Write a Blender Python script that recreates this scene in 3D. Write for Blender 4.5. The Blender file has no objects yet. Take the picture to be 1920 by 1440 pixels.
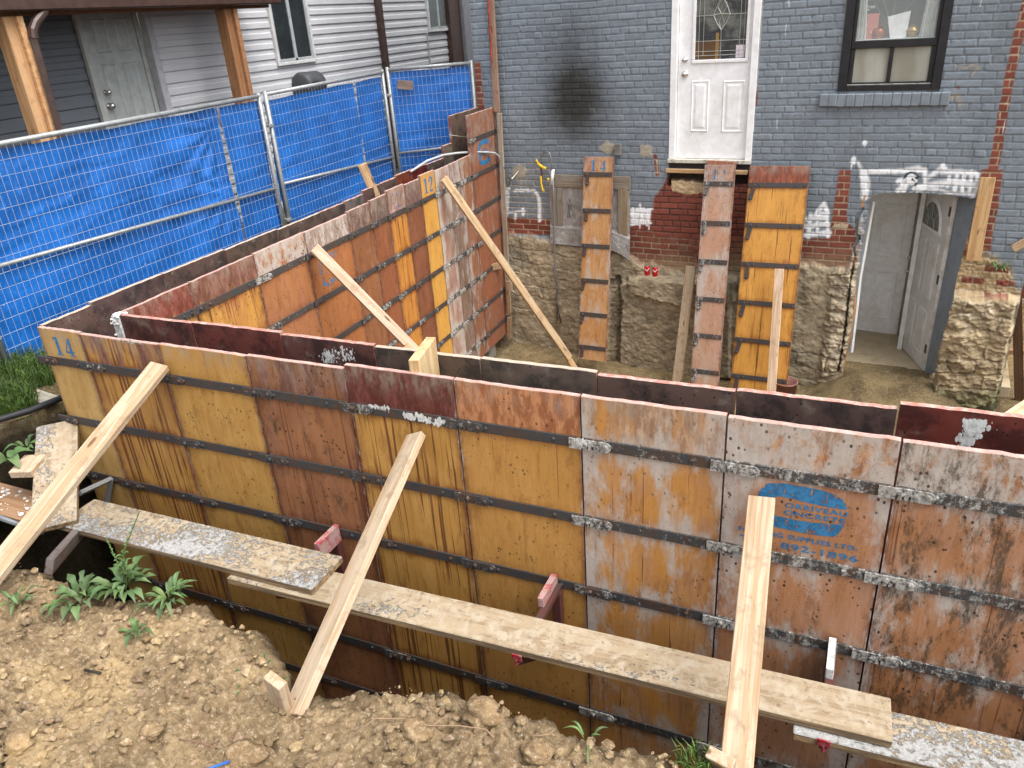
import bpy, math, random
import numpy as np
from mathutils import Vector, Matrix
random.seed(7)
rng = np.random.default_rng(11)
scene = bpy.context.scene
COL = scene.collection

# ------------------------------------------------------------------ camera
F_PX = 1455.148
AX, AR, AZ = 1.12649, -0.07260, 0.44404
CT = np.array([4.445, -2.778, 1.705])
def _rot(ax, ar, az):
    c, s = math.cos, math.sin
    Rz = np.array([[c(az), -s(az), 0], [s(az), c(az), 0], [0, 0, 1]])
    Rx = np.array([[1, 0, 0], [0, c(ax), -s(ax)], [0, s(ax), c(ax)]])
    Rr = np.array([[c(ar), -s(ar), 0], [s(ar), c(ar), 0], [0, 0, 1]])
    return Rz @ Rx @ Rr
CR = _rot(AX, AR, AZ)
cam_data = bpy.data.cameras.new('camera')
cam = bpy.data.objects.new('camera', cam_data)
COL.objects.link(cam)
M = Matrix.Identity(4)
for i in range(3):
    for j in range(3):
        M[i][j] = CR[i, j]
    M[i][3] = CT[i]
cam.matrix_world = M
cam_data.sensor_width = 36
cam_data.lens = F_PX / 1920 * 36
cam_data.clip_start = 0.05
cam_data.clip_end = 500
scene.camera = cam
scene.render.resolution_x = 1024
scene.render.resolution_y = 768

# ------------------------------------------------------------------ world, sun, exposure
world = bpy.data.worlds.new('World')
scene.world = world
world.use_nodes = True
wn = world.node_tree
for n in list(wn.nodes):
    wn.nodes.remove(n)
SUN_EL, SUN_AZ = math.radians(60), math.radians(103)     # azimuth measured clockwise from +Y
sky = wn.nodes.new('ShaderNodeTexSky')
sky.sky_type = 'NISHITA'
sky.sun_disc = False
sky.sun_elevation = SUN_EL
sky.sun_rotation = SUN_AZ
sky.air_density = 1.0
sky.dust_density = 4.0
sky.ozone_density = 1.0
hs = wn.nodes.new('ShaderNodeHueSaturation')
hs.inputs['Saturation'].default_value = 0.22
bg = wn.nodes.new('ShaderNodeBackground')
bg.inputs['Strength'].default_value = 0.15
wo = wn.nodes.new('ShaderNodeOutputWorld')
wn.links.new(sky.outputs[0], hs.inputs['Color'])
wn.links.new(hs.outputs[0], bg.inputs['Color'])
wn.links.new(bg.outputs[0], wo.inputs['Surface'])
sun_data = bpy.data.lights.new('sun', 'SUN')
sun_data.energy = 1.0
sun_data.angle = math.radians(45)
sun_data.color = (1.0, 0.965, 0.91)
sun = bpy.data.objects.new('sun', sun_data)
COL.objects.link(sun)
sd = Vector((math.sin(SUN_AZ) * math.cos(SUN_EL), math.cos(SUN_AZ) * math.cos(SUN_EL), math.sin(SUN_EL)))
sun.rotation_euler = sd.to_track_quat('Z', 'Y').to_euler()
sun.location = (0, 0, 12)
scene.view_settings.view_transform = 'Standard'
scene.view_settings.look = 'None'
scene.view_settings.exposure = 1.28
scene.view_settings.gamma = 1

# ------------------------------------------------------------------ helpers: photo pixel (1920x1440) -> point on a real plane
def ray(x, y):
    return CR @ np.array([(x - 960) / F_PX, -(y - 720) / F_PX, -1.0])
def on_plane(x, y, p0, n):
    d = ray(x, y); p0 = np.array(p0, float); n = np.array(n, float)
    return CT + d * ((p0 - CT) @ n) / (d @ n)
def on_z(x, y, z): return on_plane(x, y, (0, 0, z), (0, 0, 1))
def on_y(x, y, Y=0.0): return on_plane(x, y, (0, Y, 0), (0, 1, 0))
def on_x(x, y, X): return on_plane(x, y, (X, 0, 0), (1, 0, 0))
def project(P):
    c = (P - CT) @ CR
    return 960 + F_PX * c[..., 0] / -c[..., 2], 720 - F_PX * c[..., 1] / -c[..., 2]
def V(p): return Vector((float(p[0]), float(p[1]), float(p[2])))

# ------------------------------------------------------------------ numpy noise
def vnoise(x, y, seed=0):
    xi = np.floor(x).astype(np.int64); yi = np.floor(y).astype(np.int64)
    xf = x - xi; yf = y - yi
    xf = xf * xf * (3 - 2 * xf); yf = yf * yf * (3 - 2 * yf)
    def h(a, b):
        n = (a * 374761393 + b * 668265263 + seed * 974634777) & 0xffffffff
        n = ((n ^ (n >> 13)) * 1274126177) & 0xffffffff
        n = n ^ (n >> 16)
        return (n & 0xffff) / 65535.0
    return (h(xi, yi) * (1 - xf) + h(xi + 1, yi) * xf) * (1 - yf) + (h(xi, yi + 1) * (1 - xf) + h(xi + 1, yi + 1) * xf) * yf
def fbm(x, y, oct=4, seed=0, rough=0.5):
    x = np.asarray(x, float); y = np.asarray(y, float)
    s = 0; a = 1; t = 0
    for o in range(oct):
        s = s + a * vnoise(x * 2 ** o + o * 17.3, y * 2 ** o + o * 9.1, seed + o)
        t += a; a *= rough
    return s / t
def sst(a, b, x):
    t = np.clip((x - a) / (b - a), 0, 1)
    return t * t * (3 - 2 * t)
def seg_dist(px, py, pts):
    d = np.full(px.shape, 1e9)
    for (x0, y0), (x1, y1) in zip(pts[:-1], pts[1:]):
        dx, dy = x1 - x0, y1 - y0
        L = dx * dx + dy * dy + 1e-9
        t = np.clip(((px - x0) * dx + (py - y0) * dy) / L, 0, 1)
        d = np.minimum(d, np.hypot(px - x0 - t * dx, py - y0 - t * dy))
    return d
def poly_sd(px, py, poly):
    """signed distance, negative inside"""
    inside = np.zeros(px.shape, bool)
    n = len(poly)
    for i in range(n):
        x0, y0 = poly[i]; x1, y1 = poly[(i + 1) % n]
        c = ((y0 > py) != (y1 > py)) & (px < (x1 - x0) * (py - y0) / ((y1 - y0) + 1e-12) + x0)
        inside ^= c
    d = seg_dist(px, py, list(poly) + [poly[0]])
    return np.where(inside, -d, d)

# ------------------------------------------------------------------ object bookkeeping
def tag(o, label=None, cat=None, group=None, kind=None):
    if label: o['label'] = label
    if cat: o['category'] = cat
    if group: o['group'] = group
    if kind: o['kind'] = kind
    return o
def empty(name, loc, label, cat, group=None, rotz=0.0):
    o = bpy.data.objects.new(name, None)
    COL.objects.link(o)
    o.empty_display_size = 0.1
    o.location = V(loc)
    o.rotation_euler = (0, 0, rotz)
    tag(o, label, cat, group)
    return o
def world_of(o):
    if o is None: return Matrix.Identity(4)
    m = o.matrix_basis.copy()
    if o.parent: m = world_of(o.parent) @ m
    return m

class MB:
    """collects faces; world=True: coordinates are world coordinates"""
    def __init__(s): s.v = []; s.f = []; s.mi = []
    def add(s, vs, fs, mi=0):
        b = len(s.v); s.v += [tuple(float(c) for c in p) for p in vs]
        s.f += [tuple(i + b for i in f) for f in fs]; s.mi += [mi] * len(fs)
    def box(s, a, b, mi=0, m=None):
        x0, y0, z0 = a; x1, y1, z1 = b
        vs = [(x0, y0, z0), (x1, y0, z0), (x1, y1, z0), (x0, y1, z0), (x0, y0, z1), (x1, y0, z1), (x1, y1, z1), (x0, y1, z1)]
        if m is not None: vs = [tuple(m @ Vector(p)) for p in vs]
        s.add(vs, [(0, 3, 2, 1), (4, 5, 6, 7), (0, 1, 5, 4), (1, 2, 6, 5), (2, 3, 7, 6), (3, 0, 4, 7)], mi)
    def bbox(s, a, b, r=0.004, mi=0, m=None):
        """box with chamfered vertical+horizontal edges (octagonal in each section)"""
        x0, y0, z0 = a; x1, y1, z1 = b
        vs = []
        for (xa, xb, ya, yb, z) in ((x0 + r, x1 - r, y0 + r, y1 - r, z0), (x0, x1, y0, y1, z0 + r), (x0, x1, y0, y1, z1 - r), (x0 + r, x1 - r, y0 + r, y1 - r, z1)):
            vs += [(xa + (r if z not in (z0, z1) else 0), ya, z), (xb - (r if z not in (z0, z1) else 0), ya, z), (xb, ya + (r if z not in (z0, z1) else 0), z), (xb, yb - (r if z not in (z0, z1) else 0), z),
                   (xb - (r if z not in (z0, z1) else 0), yb, z), (xa + (r if z not in (z0, z1) else 0), yb, z), (xa, yb - (r if z not in (z0, z1) else 0), z), (xa, ya + (r if z not in (z0, z1) else 0), z)]
        fs = [tuple(range(7, -1, -1)), tuple(range(24, 32))]
        for k in range(3):
            for i in range(8):
                j = (i + 1) % 8
                fs.append((k * 8 + i, k * 8 + j, k * 8 + 8 + j, k * 8 + 8 + i))
        if m is not None: vs = [tuple(m @ Vector(p)) for p in vs]
        s.add(vs, fs, mi)
    def tube(s, pts, r, n=8, mi=0, cap=True):
        pts = [V(p) for p in pts]
        rs = r if isinstance(r, (list, tuple)) else [r] * len(pts)
        rings = []
        up = None
        for i, p in enumerate(pts):
            t = (pts[min(i + 1, len(pts) - 1)] - pts[max(i - 1, 0)]).normalized()
            if up is None:
                up = Vector((0, 0, 1)) if abs(t.z) < 0.9 else Vector((1, 0, 0))
            a = t.cross(up).normalized(); b = a.cross(t).normalized(); up = b
            rings.append([p + (a * math.cos(2 * math.pi * k / n) + b * math.sin(2 * math.pi * k / n)) * rs[i] for k in range(n)])
        vs = [q for ring in rings for q in ring]
        fs = []
        for i in range(len(pts) - 1):
            for k in range(n):
                j = (k + 1) % n
                fs.append((i * n + k, i * n + j, (i + 1) * n + j, (i + 1) * n + k))
        if cap:
            fs.append(tuple(range(n - 1, -1, -1))); fs.append(tuple(range((len(pts) - 1) * n, len(pts) * n)))
        s.add(vs, fs, mi)
    def lathe(s, prof, n=16, c=(0, 0, 0), mi=0, m=None):
        vs = []
        for r, z in prof:
            for k in range(n):
                a = 2 * math.pi * k / n
                vs.append((c[0] + r * math.cos(a), c[1] + r * math.sin(a), c[2] + z))
        fs = []
        for i in range(len(prof) - 1):
            for k in range(n):
                j = (k + 1) % n
                fs.append((i * n + k, i * n + j, (i + 1) * n + j, (i + 1) * n + k))
        if m is not None: vs = [tuple(m @ Vector(p)) for p in vs]
        s.add(vs, fs, mi)
    def prism(s, poly, d0, d1, m=None, mi=0):
        """polygon in local XZ, extruded along Y from d0 (front) to d1"""
        n = len(poly)
        area = sum(poly[i][0] * poly[(i + 1) % n][1] - poly[(i + 1) % n][0] * poly[i][1] for i in range(n))
        if area < 0: poly = poly[::-1]
        vs = [(p[0], d0, p[1]) for p in poly] + [(p[0], d1, p[1]) for p in poly]
        fs = [tuple(range(n)), tuple(range(2 * n - 1, n - 1, -1))]
        for i in range(n):
            j = (i + 1) % n
            fs.append((i, i + n, j + n, j))
        if m is not None: vs = [tuple(m @ Vector(p)) for p in vs]
        s.add(vs, fs, mi)
    def build(s, name, mats, parent=None, local=False, smooth=False, label=None, origin=None, color=None):
        me = bpy.data.meshes.new(name)
        vs = np.array(s.v, float).reshape(-1, 3)
        o = bpy.data.objects.new(name, me)
        if parent is not None:
            if not local:
                inv = np.array(world_of(parent).inverted())
                vs = vs @ inv[:3, :3].T + inv[:3, 3]
        else:
            if origin is None:
                lo = vs.min(0); hi = vs.max(0); origin = ((lo[0] + hi[0]) / 2, (lo[1] + hi[1]) / 2, lo[2])
            vs = vs - np.array(origin); o.location = V(origin)
        me.from_pydata(vs.tolist(), [], s.f)
        if not isinstance(mats, (list, tuple)): mats = [mats]
        for mm in mats: me.materials.append(mm)
        if any(s.mi): me.polygons.foreach_set('material_index', s.mi)
        if smooth: me.polygons.foreach_set('use_smooth', [True] * len(me.polygons))
        me.update()
        COL.objects.link(o)
        o.parent = parent
        if label: o['label'] = label
        if color: o.color = (*color, 1)
        return o

def set_attr(me, name, col):
    a = me.attributes.new(name, 'FLOAT_COLOR', 'POINT')
    n = len(me.vertices)
    c = np.ones((n, 4), np.float32)
    c[:, :3] = col
    a.data.foreach_set('color', c.ravel())

def grid_mesh(name, P, keep=None, colr=None, mats=None, parent=None, smooth=True, origin=(0, 0, 0), flip=False):
    """P: (n,m,3) local coordinates; keep: (n-1,m-1) bool"""
    n, m = P.shape[:2]
    idx = np.arange(n * m).reshape(n, m)
    q = np.stack([idx[:-1, :-1], idx[1:, :-1], idx[1:, 1:], idx[:-1, 1:]], -1)
    if flip: q = q[..., ::-1]
    q = q[keep] if keep is not None else q.reshape(-1, 4)
    used = np.unique(q)
    rem = np.full(n * m, -1); rem[used] = np.arange(len(used))
    q = rem[q]
    vs = P.reshape(-1, 3)[used]
    me = bpy.data.meshes.new(name)
    me.vertices.add(len(vs)); me.vertices.foreach_set('co', vs.astype(np.float32).ravel())
    me.loops.add(len(q) * 4); me.loops.foreach_set('vertex_index', q.astype(np.int32).ravel())
    me.polygons.add(len(q))
    me.polygons.foreach_set('loop_start', (np.arange(len(q)) * 4).astype(np.int32))
    me.polygons.foreach_set('loop_total', np.full(len(q), 4, np.int32))
    me.update(calc_edges=True); me.validate()
    if smooth: me.polygons.foreach_set('use_smooth', np.ones(len(me.polygons), bool))
    if colr is not None:
        a = me.attributes.new('Col', 'FLOAT_COLOR', 'POINT')
        c = np.ones((len(vs), 4), np.float32); c[:, :3] = colr.reshape(-1, 3)[used]
        a.data.foreach_set('color', c.ravel())
    if mats:
        for mm in (mats if isinstance(mats, (list, tuple)) else [mats]): me.materials.append(mm)
    o = bpy.data.objects.new(name, me)
    COL.objects.link(o)
    if parent is not None: o.parent = parent
    else: o.location = origin
    return o

# ------------------------------------------------------------------ material mini language
class NT:
    def __init__(s, name):
        s.m = bpy.data.materials.new(name); s.m.use_nodes = True
        s.t = s.m.node_tree
        for n in list(s.t.nodes): s.t.nodes.remove(n)
        s.out = s.t.nodes.new('ShaderNodeOutputMaterial')
    def n(s, typ, **kw):
        nd = s.t.nodes.new(typ)
        for k, v in kw.items(): setattr(nd, k, v)
        return nd
    def _set(s, sock, v):
        if isinstance(v, bpy.types.NodeSocket): s.t.links.new(v, sock)
        elif v is None: pass
        else:
            if hasattr(sock.default_value, '__len__') and not hasattr(v, '__len__'): v = [v] * len(sock.default_value)
            if hasattr(v, '__len__') and len(v) == 3 and len(sock.default_value) == 4: v = (*v, 1)
            sock.default_value = v
    def coord(s, kind='Object'): return s.n('ShaderNodeTexCoord').outputs[kind]
    def pos(s): return s.n('ShaderNodeNewGeometry').outputs['Position']
    def scale(s, vec, sc, off=None):
        m = s.n('ShaderNodeMapping'); s._set(m.inputs['Vector'], vec); m.inputs['Scale'].default_value = sc if hasattr(sc, '__len__') else (sc,) * 3
        if off is not None: s._set(m.inputs['Location'], off)
        return m.outputs[0]
    def noise(s, vec, scale=5, detail=4, rough=0.55, dist=0.0, col=False):
        n = s.n('ShaderNodeTexNoise'); s._set(n.inputs['Vector'], vec)
        n.inputs['Scale'].default_value = scale; n.inputs['Detail'].default_value = detail; n.inputs['Roughness'].default_value = rough
        n.inputs['Distortion'].default_value = dist
        return n.outputs['Color' if col else 'Fac']
    def voro(s, vec, scale=5, out='Distance', feature='F1', rnd=1.0):
        n = s.n('ShaderNodeTexVoronoi', feature=feature); s._set(n.inputs['Vector'], vec)
        n.inputs['Scale'].default_value = scale; n.inputs['Randomness'].default_value = rnd
        return n.outputs[out]
    def math(s, op, a, b=0.5, c=0.0, clamp=False):
        n = s.n('ShaderNodeMath', operation=op, use_clamp=clamp)
        s._set(n.inputs[0], a); s._set(n.inputs[1], b)
        if op in ('MULTIPLY_ADD', 'SMOOTH_MIN', 'SMOOTH_MAX'): s._set(n.inputs[2], c)
        return n.outputs[0]
    def ss(s, x, lo, hi, a=0.0, b=1.0):
        n = s.n('ShaderNodeMapRange', interpolation_type='SMOOTHSTEP')
        s._set(n.inputs['Value'], x); s._set(n.inputs['From Min'], lo); s._set(n.inputs['From Max'], hi)
        s._set(n.inputs['To Min'], a); s._set(n.inputs['To Max'], b)
        return n.outputs[0]
    def mix(s, f, a, b, mode='MIX'):
        n = s.n('ShaderNodeMix', data_type='RGBA', blend_type=mode)
        s._set(n.inputs[0], f); s._set(n.inputs[6], a); s._set(n.inputs[7], b)
        return n.outputs[2]
    def mul(s, a, b): return s.math('MULTIPLY', a, b)
    def add(s, a, b): return s.math('ADD', a, b)
    def sub(s, a, b): return s.math('SUBTRACT', a, b)
    def xyz(s, v):
        n = s.n('ShaderNodeSeparateXYZ'); s._set(n.inputs[0], v); return n.outputs
    def attr(s, name, kind='GEOMETRY'):
        n = s.n('ShaderNodeAttribute', attribute_name=name, attribute_type=kind); return n
    def objcol(s): return s.n('ShaderNodeObjectInfo').outputs['Color']
    def objrand(s): return s.n('ShaderNodeObjectInfo').outputs['Random']
    def bump(s, h, strength=0.5, dist=0.01, nrm=None):
        n = s.n('ShaderNodeBump'); s._set(n.inputs['Height'], h); n.inputs['Strength'].default_value = strength; n.inputs['Distance'].default_value = dist
        if nrm is not None: s._set(n.inputs['Normal'], nrm)
        return n.outputs[0]
    def bsdf(s, color, rough=0.7, spec=0.3, metal=0.0, normal=None, alpha=None, trans=None, **kw):
        n = s.n('ShaderNodeBsdfPrincipled')
        s._set(n.inputs['Base Color'], color); s._set(n.inputs['Roughness'], rough)
        s._set(n.inputs['Specular IOR Level'], spec); s._set(n.inputs['Metallic'], metal)
        if normal is not None: s._set(n.inputs['Normal'], normal)
        if alpha is not None: s._set(n.inputs['Alpha'], alpha)
        if trans is not None: s._set(n.inputs['Transmission Weight'], trans)
        for k, v in kw.items(): s._set(n.inputs[k.replace('_', ' ')], v)
        s.t.links.new(n.outputs[0], s.out.inputs['Surface'])
        return s.m

# ------------------------------------------------------------------ materials
def m_plywood():
    t = NT('form_plywood')
    P = t.coord('Object'); x, y, z = t.xyz(P)[0], t.xyz(P)[1], t.xyz(P)[2]
    seed = t.mul(t.objrand(), 37.0)
    cx = t.n('ShaderNodeCombineXYZ'); t._set(cx.inputs[0], seed); t._set(cx.inputs[1], t.mul(seed, 0.7)); t._set(cx.inputs[2], t.mul(seed, 1.3))
    Q = t.n('ShaderNodeVectorMath', operation='ADD'); t._set(Q.inputs[0], P); t._set(Q.inputs[1], cx.outputs[0]); Q = Q.outputs[0]
    c1, c2, c3, cb = [t.attr(k).outputs['Color'] for k in ('c1', 'c2', 'c3', 'cb')]
    a1 = t.xyz(t.attr('pa').outputs['Vector']); a2 = t.xyz(t.attr('pb').outputs['Vector'])
    drip, grime, wash = a1[0], a1[1], a1[2]
    speck, top, ewash = a2[0], a2[1], a2[2]
    w = t.attr('pw').outputs['Fac']
    stre = t.noise(t.scale(Q, (10, 1, 1.1)), 1.4, 5, 0.6)
    streF = t.noise(t.scale(Q, (58, 1, 0.9)), 1.0, 3, 0.55, 0.25)
    grain = t.noise(t.scale(Q, (90, 20, 5)), 1.0, 4, 0.6)
    big = t.noise(Q, 3.2, 5, 0.6)
    mid = t.noise(Q, 9.0, 6, 0.65, 0.6)
    col = t.mix(t.ss(t.add(t.mul(big, 0.6), t.mul(stre, 0.4)), 0.42, 0.62), c1, c2)
    # board seams of the film (faint verticals)
    ps = t.attr('ps').outputs['Fac']
    cell = t.math('DIVIDE', t.sub(2.24, z), ps); cf = t.math('FRACT', t.add(cell, 20.0)); cd = t.mul(t.math('MINIMUM', cf, t.sub(1.0, cf)), ps)
    core = t.math('MINIMUM', t.sub(cd, 0.024), t.math('MULTIPLY', t.math('MINIMUM', x, t.sub(w, x)), 0.8))
    seam = t.math('ABSOLUTE', t.sub(t.math('FRACT', t.add(t.mul(x, 9.0), t.mul(big, 0.05))), 0.5))
    col = t.mix(t.mul(t.ss(seam, 0.012, 0.0), t.mul(drip, 0.8)), col, (0.10, 0.03, 0.01))
    # rust streaks
    d = t.ss(streF, t.math('MULTIPLY_ADD', drip, -0.17, 0.70), t.math('MULTIPLY_ADD', drip, -0.17, 0.725))
    dm = t.mul(t.mul(d, t.ss(drip, 0.0, 0.1)), t.ss(t.noise(t.scale(Q, (6, 1, 1.6)), 1.0, 3, 0.5), 0.36, 0.52))
    rb = t.mul(t.ss(t.add(core, t.mul(mid, 0.10)), 0.105, 0.045), t.math('MULTIPLY_ADD', drip, 0.7, 0.15))
    col = t.mix(rb, col, t.mix(1.0, c2, (0.42, 0.25, 0.18), 'MULTIPLY'))
    lt = t.ss(t.noise(t.scale(Q, (2.4, 1, 0.55)), 5, 9, 0.72, 0.3), 0.48, 0.60)
    col = t.mix(t.mul(lt, 0.42), col, t.mix(1.0, c1, (1.18, 1.30, 1.7), 'MULTIPLY'))
    dk = t.ss(t.noise(t.scale(Q, (2.2, 1, 0.6)), 7, 11, 0.78, 0.2), 0.51, 0.62)
    col = t.mix(t.mul(dk, 0.42), col, t.mix(1.0, c2, (0.45, 0.36, 0.30), 'MULTIPLY'))
    col = t.mix(t.mul(dm, 0.85), col, (0.115, 0.032, 0.010))
    # top zone above first strap (strap at 2.24 above base)
    tz = t.ss(t.math('MULTIPLY_ADD', streF, 0.30, t.sub(z, 0.15)), 2.215, 2.25)
    tz = t.mul(tz, t.ss(t.math('MULTIPLY_ADD', t.noise(t.scale(Q, (9, 1, 2.5)), 1.0, 5, 0.65), 1.3, top), 1.10, 1.30))
    c3v = t.mix(t.ss(t.noise(t.scale(Q, (3, 1, 1)), 9, 9, 0.72), 0.42, 0.62), t.mix(1.0, c3, (0.72, 0.66, 0.62), 'MULTIPLY'), t.mix(1.0, c3, (1.3, 1.5, 1.7), 'MULTIPLY'))
    col = t.mix(tz, col, c3v)
    dust = t.mul(t.ss(z, 2.30, 2.44), t.ss(t.noise(t.scale(Q, (2, 1, 0.8)), 8, 8, 0.7), 0.40, 0.64)); col = t.mix(t.mul(dust, 0.6), col, (0.34, 0.27, 0.21))
    hsvn = t.n('ShaderNodeHueSaturation'); hsvn.inputs['Saturation'].default_value = 0.96; hsvn.inputs['Value'].default_value = 0.93; t._set(hsvn.inputs['Color'], col); col = hsvn.outputs[0]
    # rust along joints
    e = t.math('MINIMUM', x, t.sub(w, x))
    er = t.ss(t.add(e, t.mul(mid, 0.05)), 0.055, 0.02)
    col = t.mix(t.mul(er, 0.7), col, (0.10, 0.035, 0.018))
    # whitewash of cement
    wz = t.ss(t.add(t.noise(t.scale(Q, (2.0, 1, 0.6)), 3.4, 11, 0.74, 0.25), t.mul(t.ss(core, 0.13, 0.0), t.mul(wash, 0.26))), t.math('MULTIPLY_ADD', wash, -0.50, 0.68), t.math('MULTIPLY_ADD', wash, -0.50, 0.84))
    washc = t.mix(t.noise(Q, 24, 6, 0.7), (0.30, 0.25, 0.21), (0.56, 0.50, 0.45))
    col = t.mix(t.mul(wz, 0.9), col, washc)
    topw = t.mul(t.ss(z, 2.20, 2.24), t.ss(top, 1.4, 2.0))
    tw = t.ss(t.noise(t.scale(Q, (1.3, 1, 0.8)), 9, 9, 0.75, 0.4), 0.60, 0.46)
    col = t.mix(t.mul(t.mul(topw, tw), 0.92), col, washc)
    ew = t.mul(t.ss(t.add(e, t.mul(t.noise(Q, 22, 5), 0.05)), 0.032, 0.02), ewash)
    col = t.mix(t.math('MULTIPLY', ew, 0.8, clamp=True), col, (0.45, 0.40, 0.36))
    # grime
    g = t.ss(t.noise(t.scale(Q, (2.0, 1, 0.7)), 7, 12, 0.80, 0.15), t.math('MULTIPLY_ADD', grime, -0.2, 0.72), t.math('MULTIPLY_ADD', grime, -0.2, 0.84))
    col = t.mix(t.mul(g, 0.85), col, (0.055, 0.038, 0.024))
    # pock marks
    v = t.voro(t.scale(Q, (1, 1, 0.75)), 34)
    v2 = t.voro(Q, 95)
    sm = t.ss(t.noise(Q, 5.5, 3), 0.42, 0.6)
    sp = t.mul(t.ss(v, 0.24, 0.15), t.mul(sm, speck))
    sp2 = t.mul(t.ss(v2, 0.24, 0.14), t.mul(t.ss(t.noise(Q, 7.5, 3), 0.5, 0.62), speck))
    col = t.mix(t.math('MULTIPLY', t.math('MAXIMUM', sp, sp2), 0.9, clamp=True), col, (0.03, 0.016, 0.01))
    scr = t.ss(t.noise(t.scale(Q, (30, 30, 70)), 1.0, 2, 0.5, 3.5), 0.70, 0.73)
    col = t.mix(t.mul(scr, t.math('MULTIPLY', speck, 0.7, clamp=True)), col, (0.06, 0.03, 0.015))
    col = t.mix(1.0, col, t.ss(grain, 0.25, 0.75, 0.93, 1.06), 'MULTIPLY')
    # pour face (back)
    bk = t.ss(y, 0.024, 0.0262)
    bc = t.mix(t.ss(t.noise(Q, 7, 8, 0.7), 0.44, 0.62), cb, t.mix(1.0, cb, (0.42, 0.50, 0.55), 'MULTIPLY'))
    bc = t.mix(t.mul(t.ss(mid, 0.56, 0.70), 0.5), bc, (0.21, 0.17, 0.13))
    bc = t.mix(t.ss(v, 0.16, 0.10), bc, (0.01, 0.008, 0.008))
    col = t.mix(bk, col, bc)
    # worn painted edges
    nz = t.xyz(t.coord('Normal'))
    up = t.ss(nz[2], 0.6, 0.8)
    ec = t.mix(t.ss(t.noise(Q, 30, 6, 0.7), 0.40, 0.66), t.attr('ce').outputs['Color'], (0.50, 0.38, 0.33))
    col = t.mix(up, col, ec)
    sd_ = t.ss(t.math('ABSOLUTE', nz[0]), 0.6, 0.8)
    col = t.mix(sd_, col, t.mix(t.ss(mid, 0.4, 0.6), (0.22, 0.06, 0.04), (0.32, 0.24, 0.2)))
    h = t.add(t.mul(grain, 0.25), t.add(t.mul(mid, 0.6), t.mul(sp, -1.2)))
    r = t.ss(mid, 0.3, 0.7, 0.38, 0.62)
    return t.bsdf(col, t.math('MAXIMUM', r, t.mul(wz, 0.8)), 0.35, normal=t.bump(h, 0.25, 0.006))
MAT_PLY = m_plywood()

def m_steel():
    t = NT('strap_steel')
    P = t.pos(); cem = t.xyz(t.objcol())[0]
    a = t.noise(P, 14, 8, 0.7); b = t.noise(P, 55, 9, 0.8, 0.1); c = t.noise(t.scale(P, (1, 1, 0.3)), 26, 8, 0.78, 0.2)
    col = t.mix(t.ss(a, 0.42, 0.62), (0.040, 0.042, 0.044), (0.070, 0.040, 0.027))
    col = t.mix(t.mul(t.ss(b, 0.55, 0.68), 0.5), col, (0.12, 0.09, 0.065))
    k = t.ss(t.add(t.mul(b, 0.5), t.mul(c, 0.5)), t.math('MULTIPLY_ADD', cem, -0.32, 0.72), t.math('MULTIPLY_ADD', cem, -0.32, 0.82))
    col = t.mix(t.mul(k, 0.92), col, t.mix(t.ss(b, 0.35, 0.65), (0.15, 0.14, 0.125), (0.50, 0.48, 0.44)))
    return t.bsdf(col, t.ss(b, 0.3, 0.7, 0.38, 0.75), 0.5, normal=t.bump(t.add(b, k), 0.5, 0.004))
MAT_STEEL = m_steel()

def m_wood():
    t = NT('lumber')
    P = t.coord('Object')
    seed = t.mul(t.objrand(), 61.0)
    cx = t.n('ShaderNodeCombineXYZ'); t._set(cx.inputs[0], seed); t._set(cx.inputs[1], seed); t._set(cx.inputs[2], t.mul(seed, 1.7))
    Q = t.n('ShaderNodeVectorMath', operation='ADD'); t._set(Q.inputs[0], P); t._set(Q.inputs[1], cx.outputs[0]); Q = Q.outputs[0]
    base = t.objcol()
    g1 = t.noise(t.scale(Q, (1.2, 26, 26)), 1.0, 5, 0.55, 1.2)
    g2 = t.noise(t.scale(Q, (4, 130, 130)), 1.0, 3, 0.5)
    col = t.mix(t.ss(g1, 0.46, 0.60), base, t.mix(1.0, base, (0.84, 0.74, 0.63), 'MULTIPLY'))
    col = t.mix(t.ss(g1, 0.50, 0.36, 0, 0.35), col, t.mix(1.0, base, (1.15, 1.14, 1.12), 'MULTIPLY'))
    col = t.mix(1.0, col, t.ss(g2, 0.3, 0.7, 0.86, 1.08), 'MULTIPLY')
    kn = t.voro(t.scale(Q, (2.4, 9, 9)), 1.0)
    ring = t.noise(Q, 30, 3)
    col = t.mix(t.mul(t.ss(t.add(kn, t.mul(ring, 0.05)), 0.14, 0.085), 0.85), col, (0.12, 0.055, 0.025))
    dirt = t.noise(Q, 11, 6, 0.65)
    col = t.mix(t.mul(t.ss(dirt, 0.52, 0.68), 0.6), col, t.mix(1.0, base, (0.55, 0.50, 0.45), 'MULTIPLY'))
    mark = t.ss(t.noise(t.scale(Q, (14, 40, 40)), 1.0, 4, 0.6, 2.0), 0.62, 0.70)
    col = t.mix(t.mul(mark, 0.45), col, (0.16, 0.11, 0.08))
    return t.bsdf(col, 0.78, 0.2, normal=t.bump(t.add(g2, t.mul(kn, 0.4)), 0.35, 0.002))
MAT_WOOD = m_wood()

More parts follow.
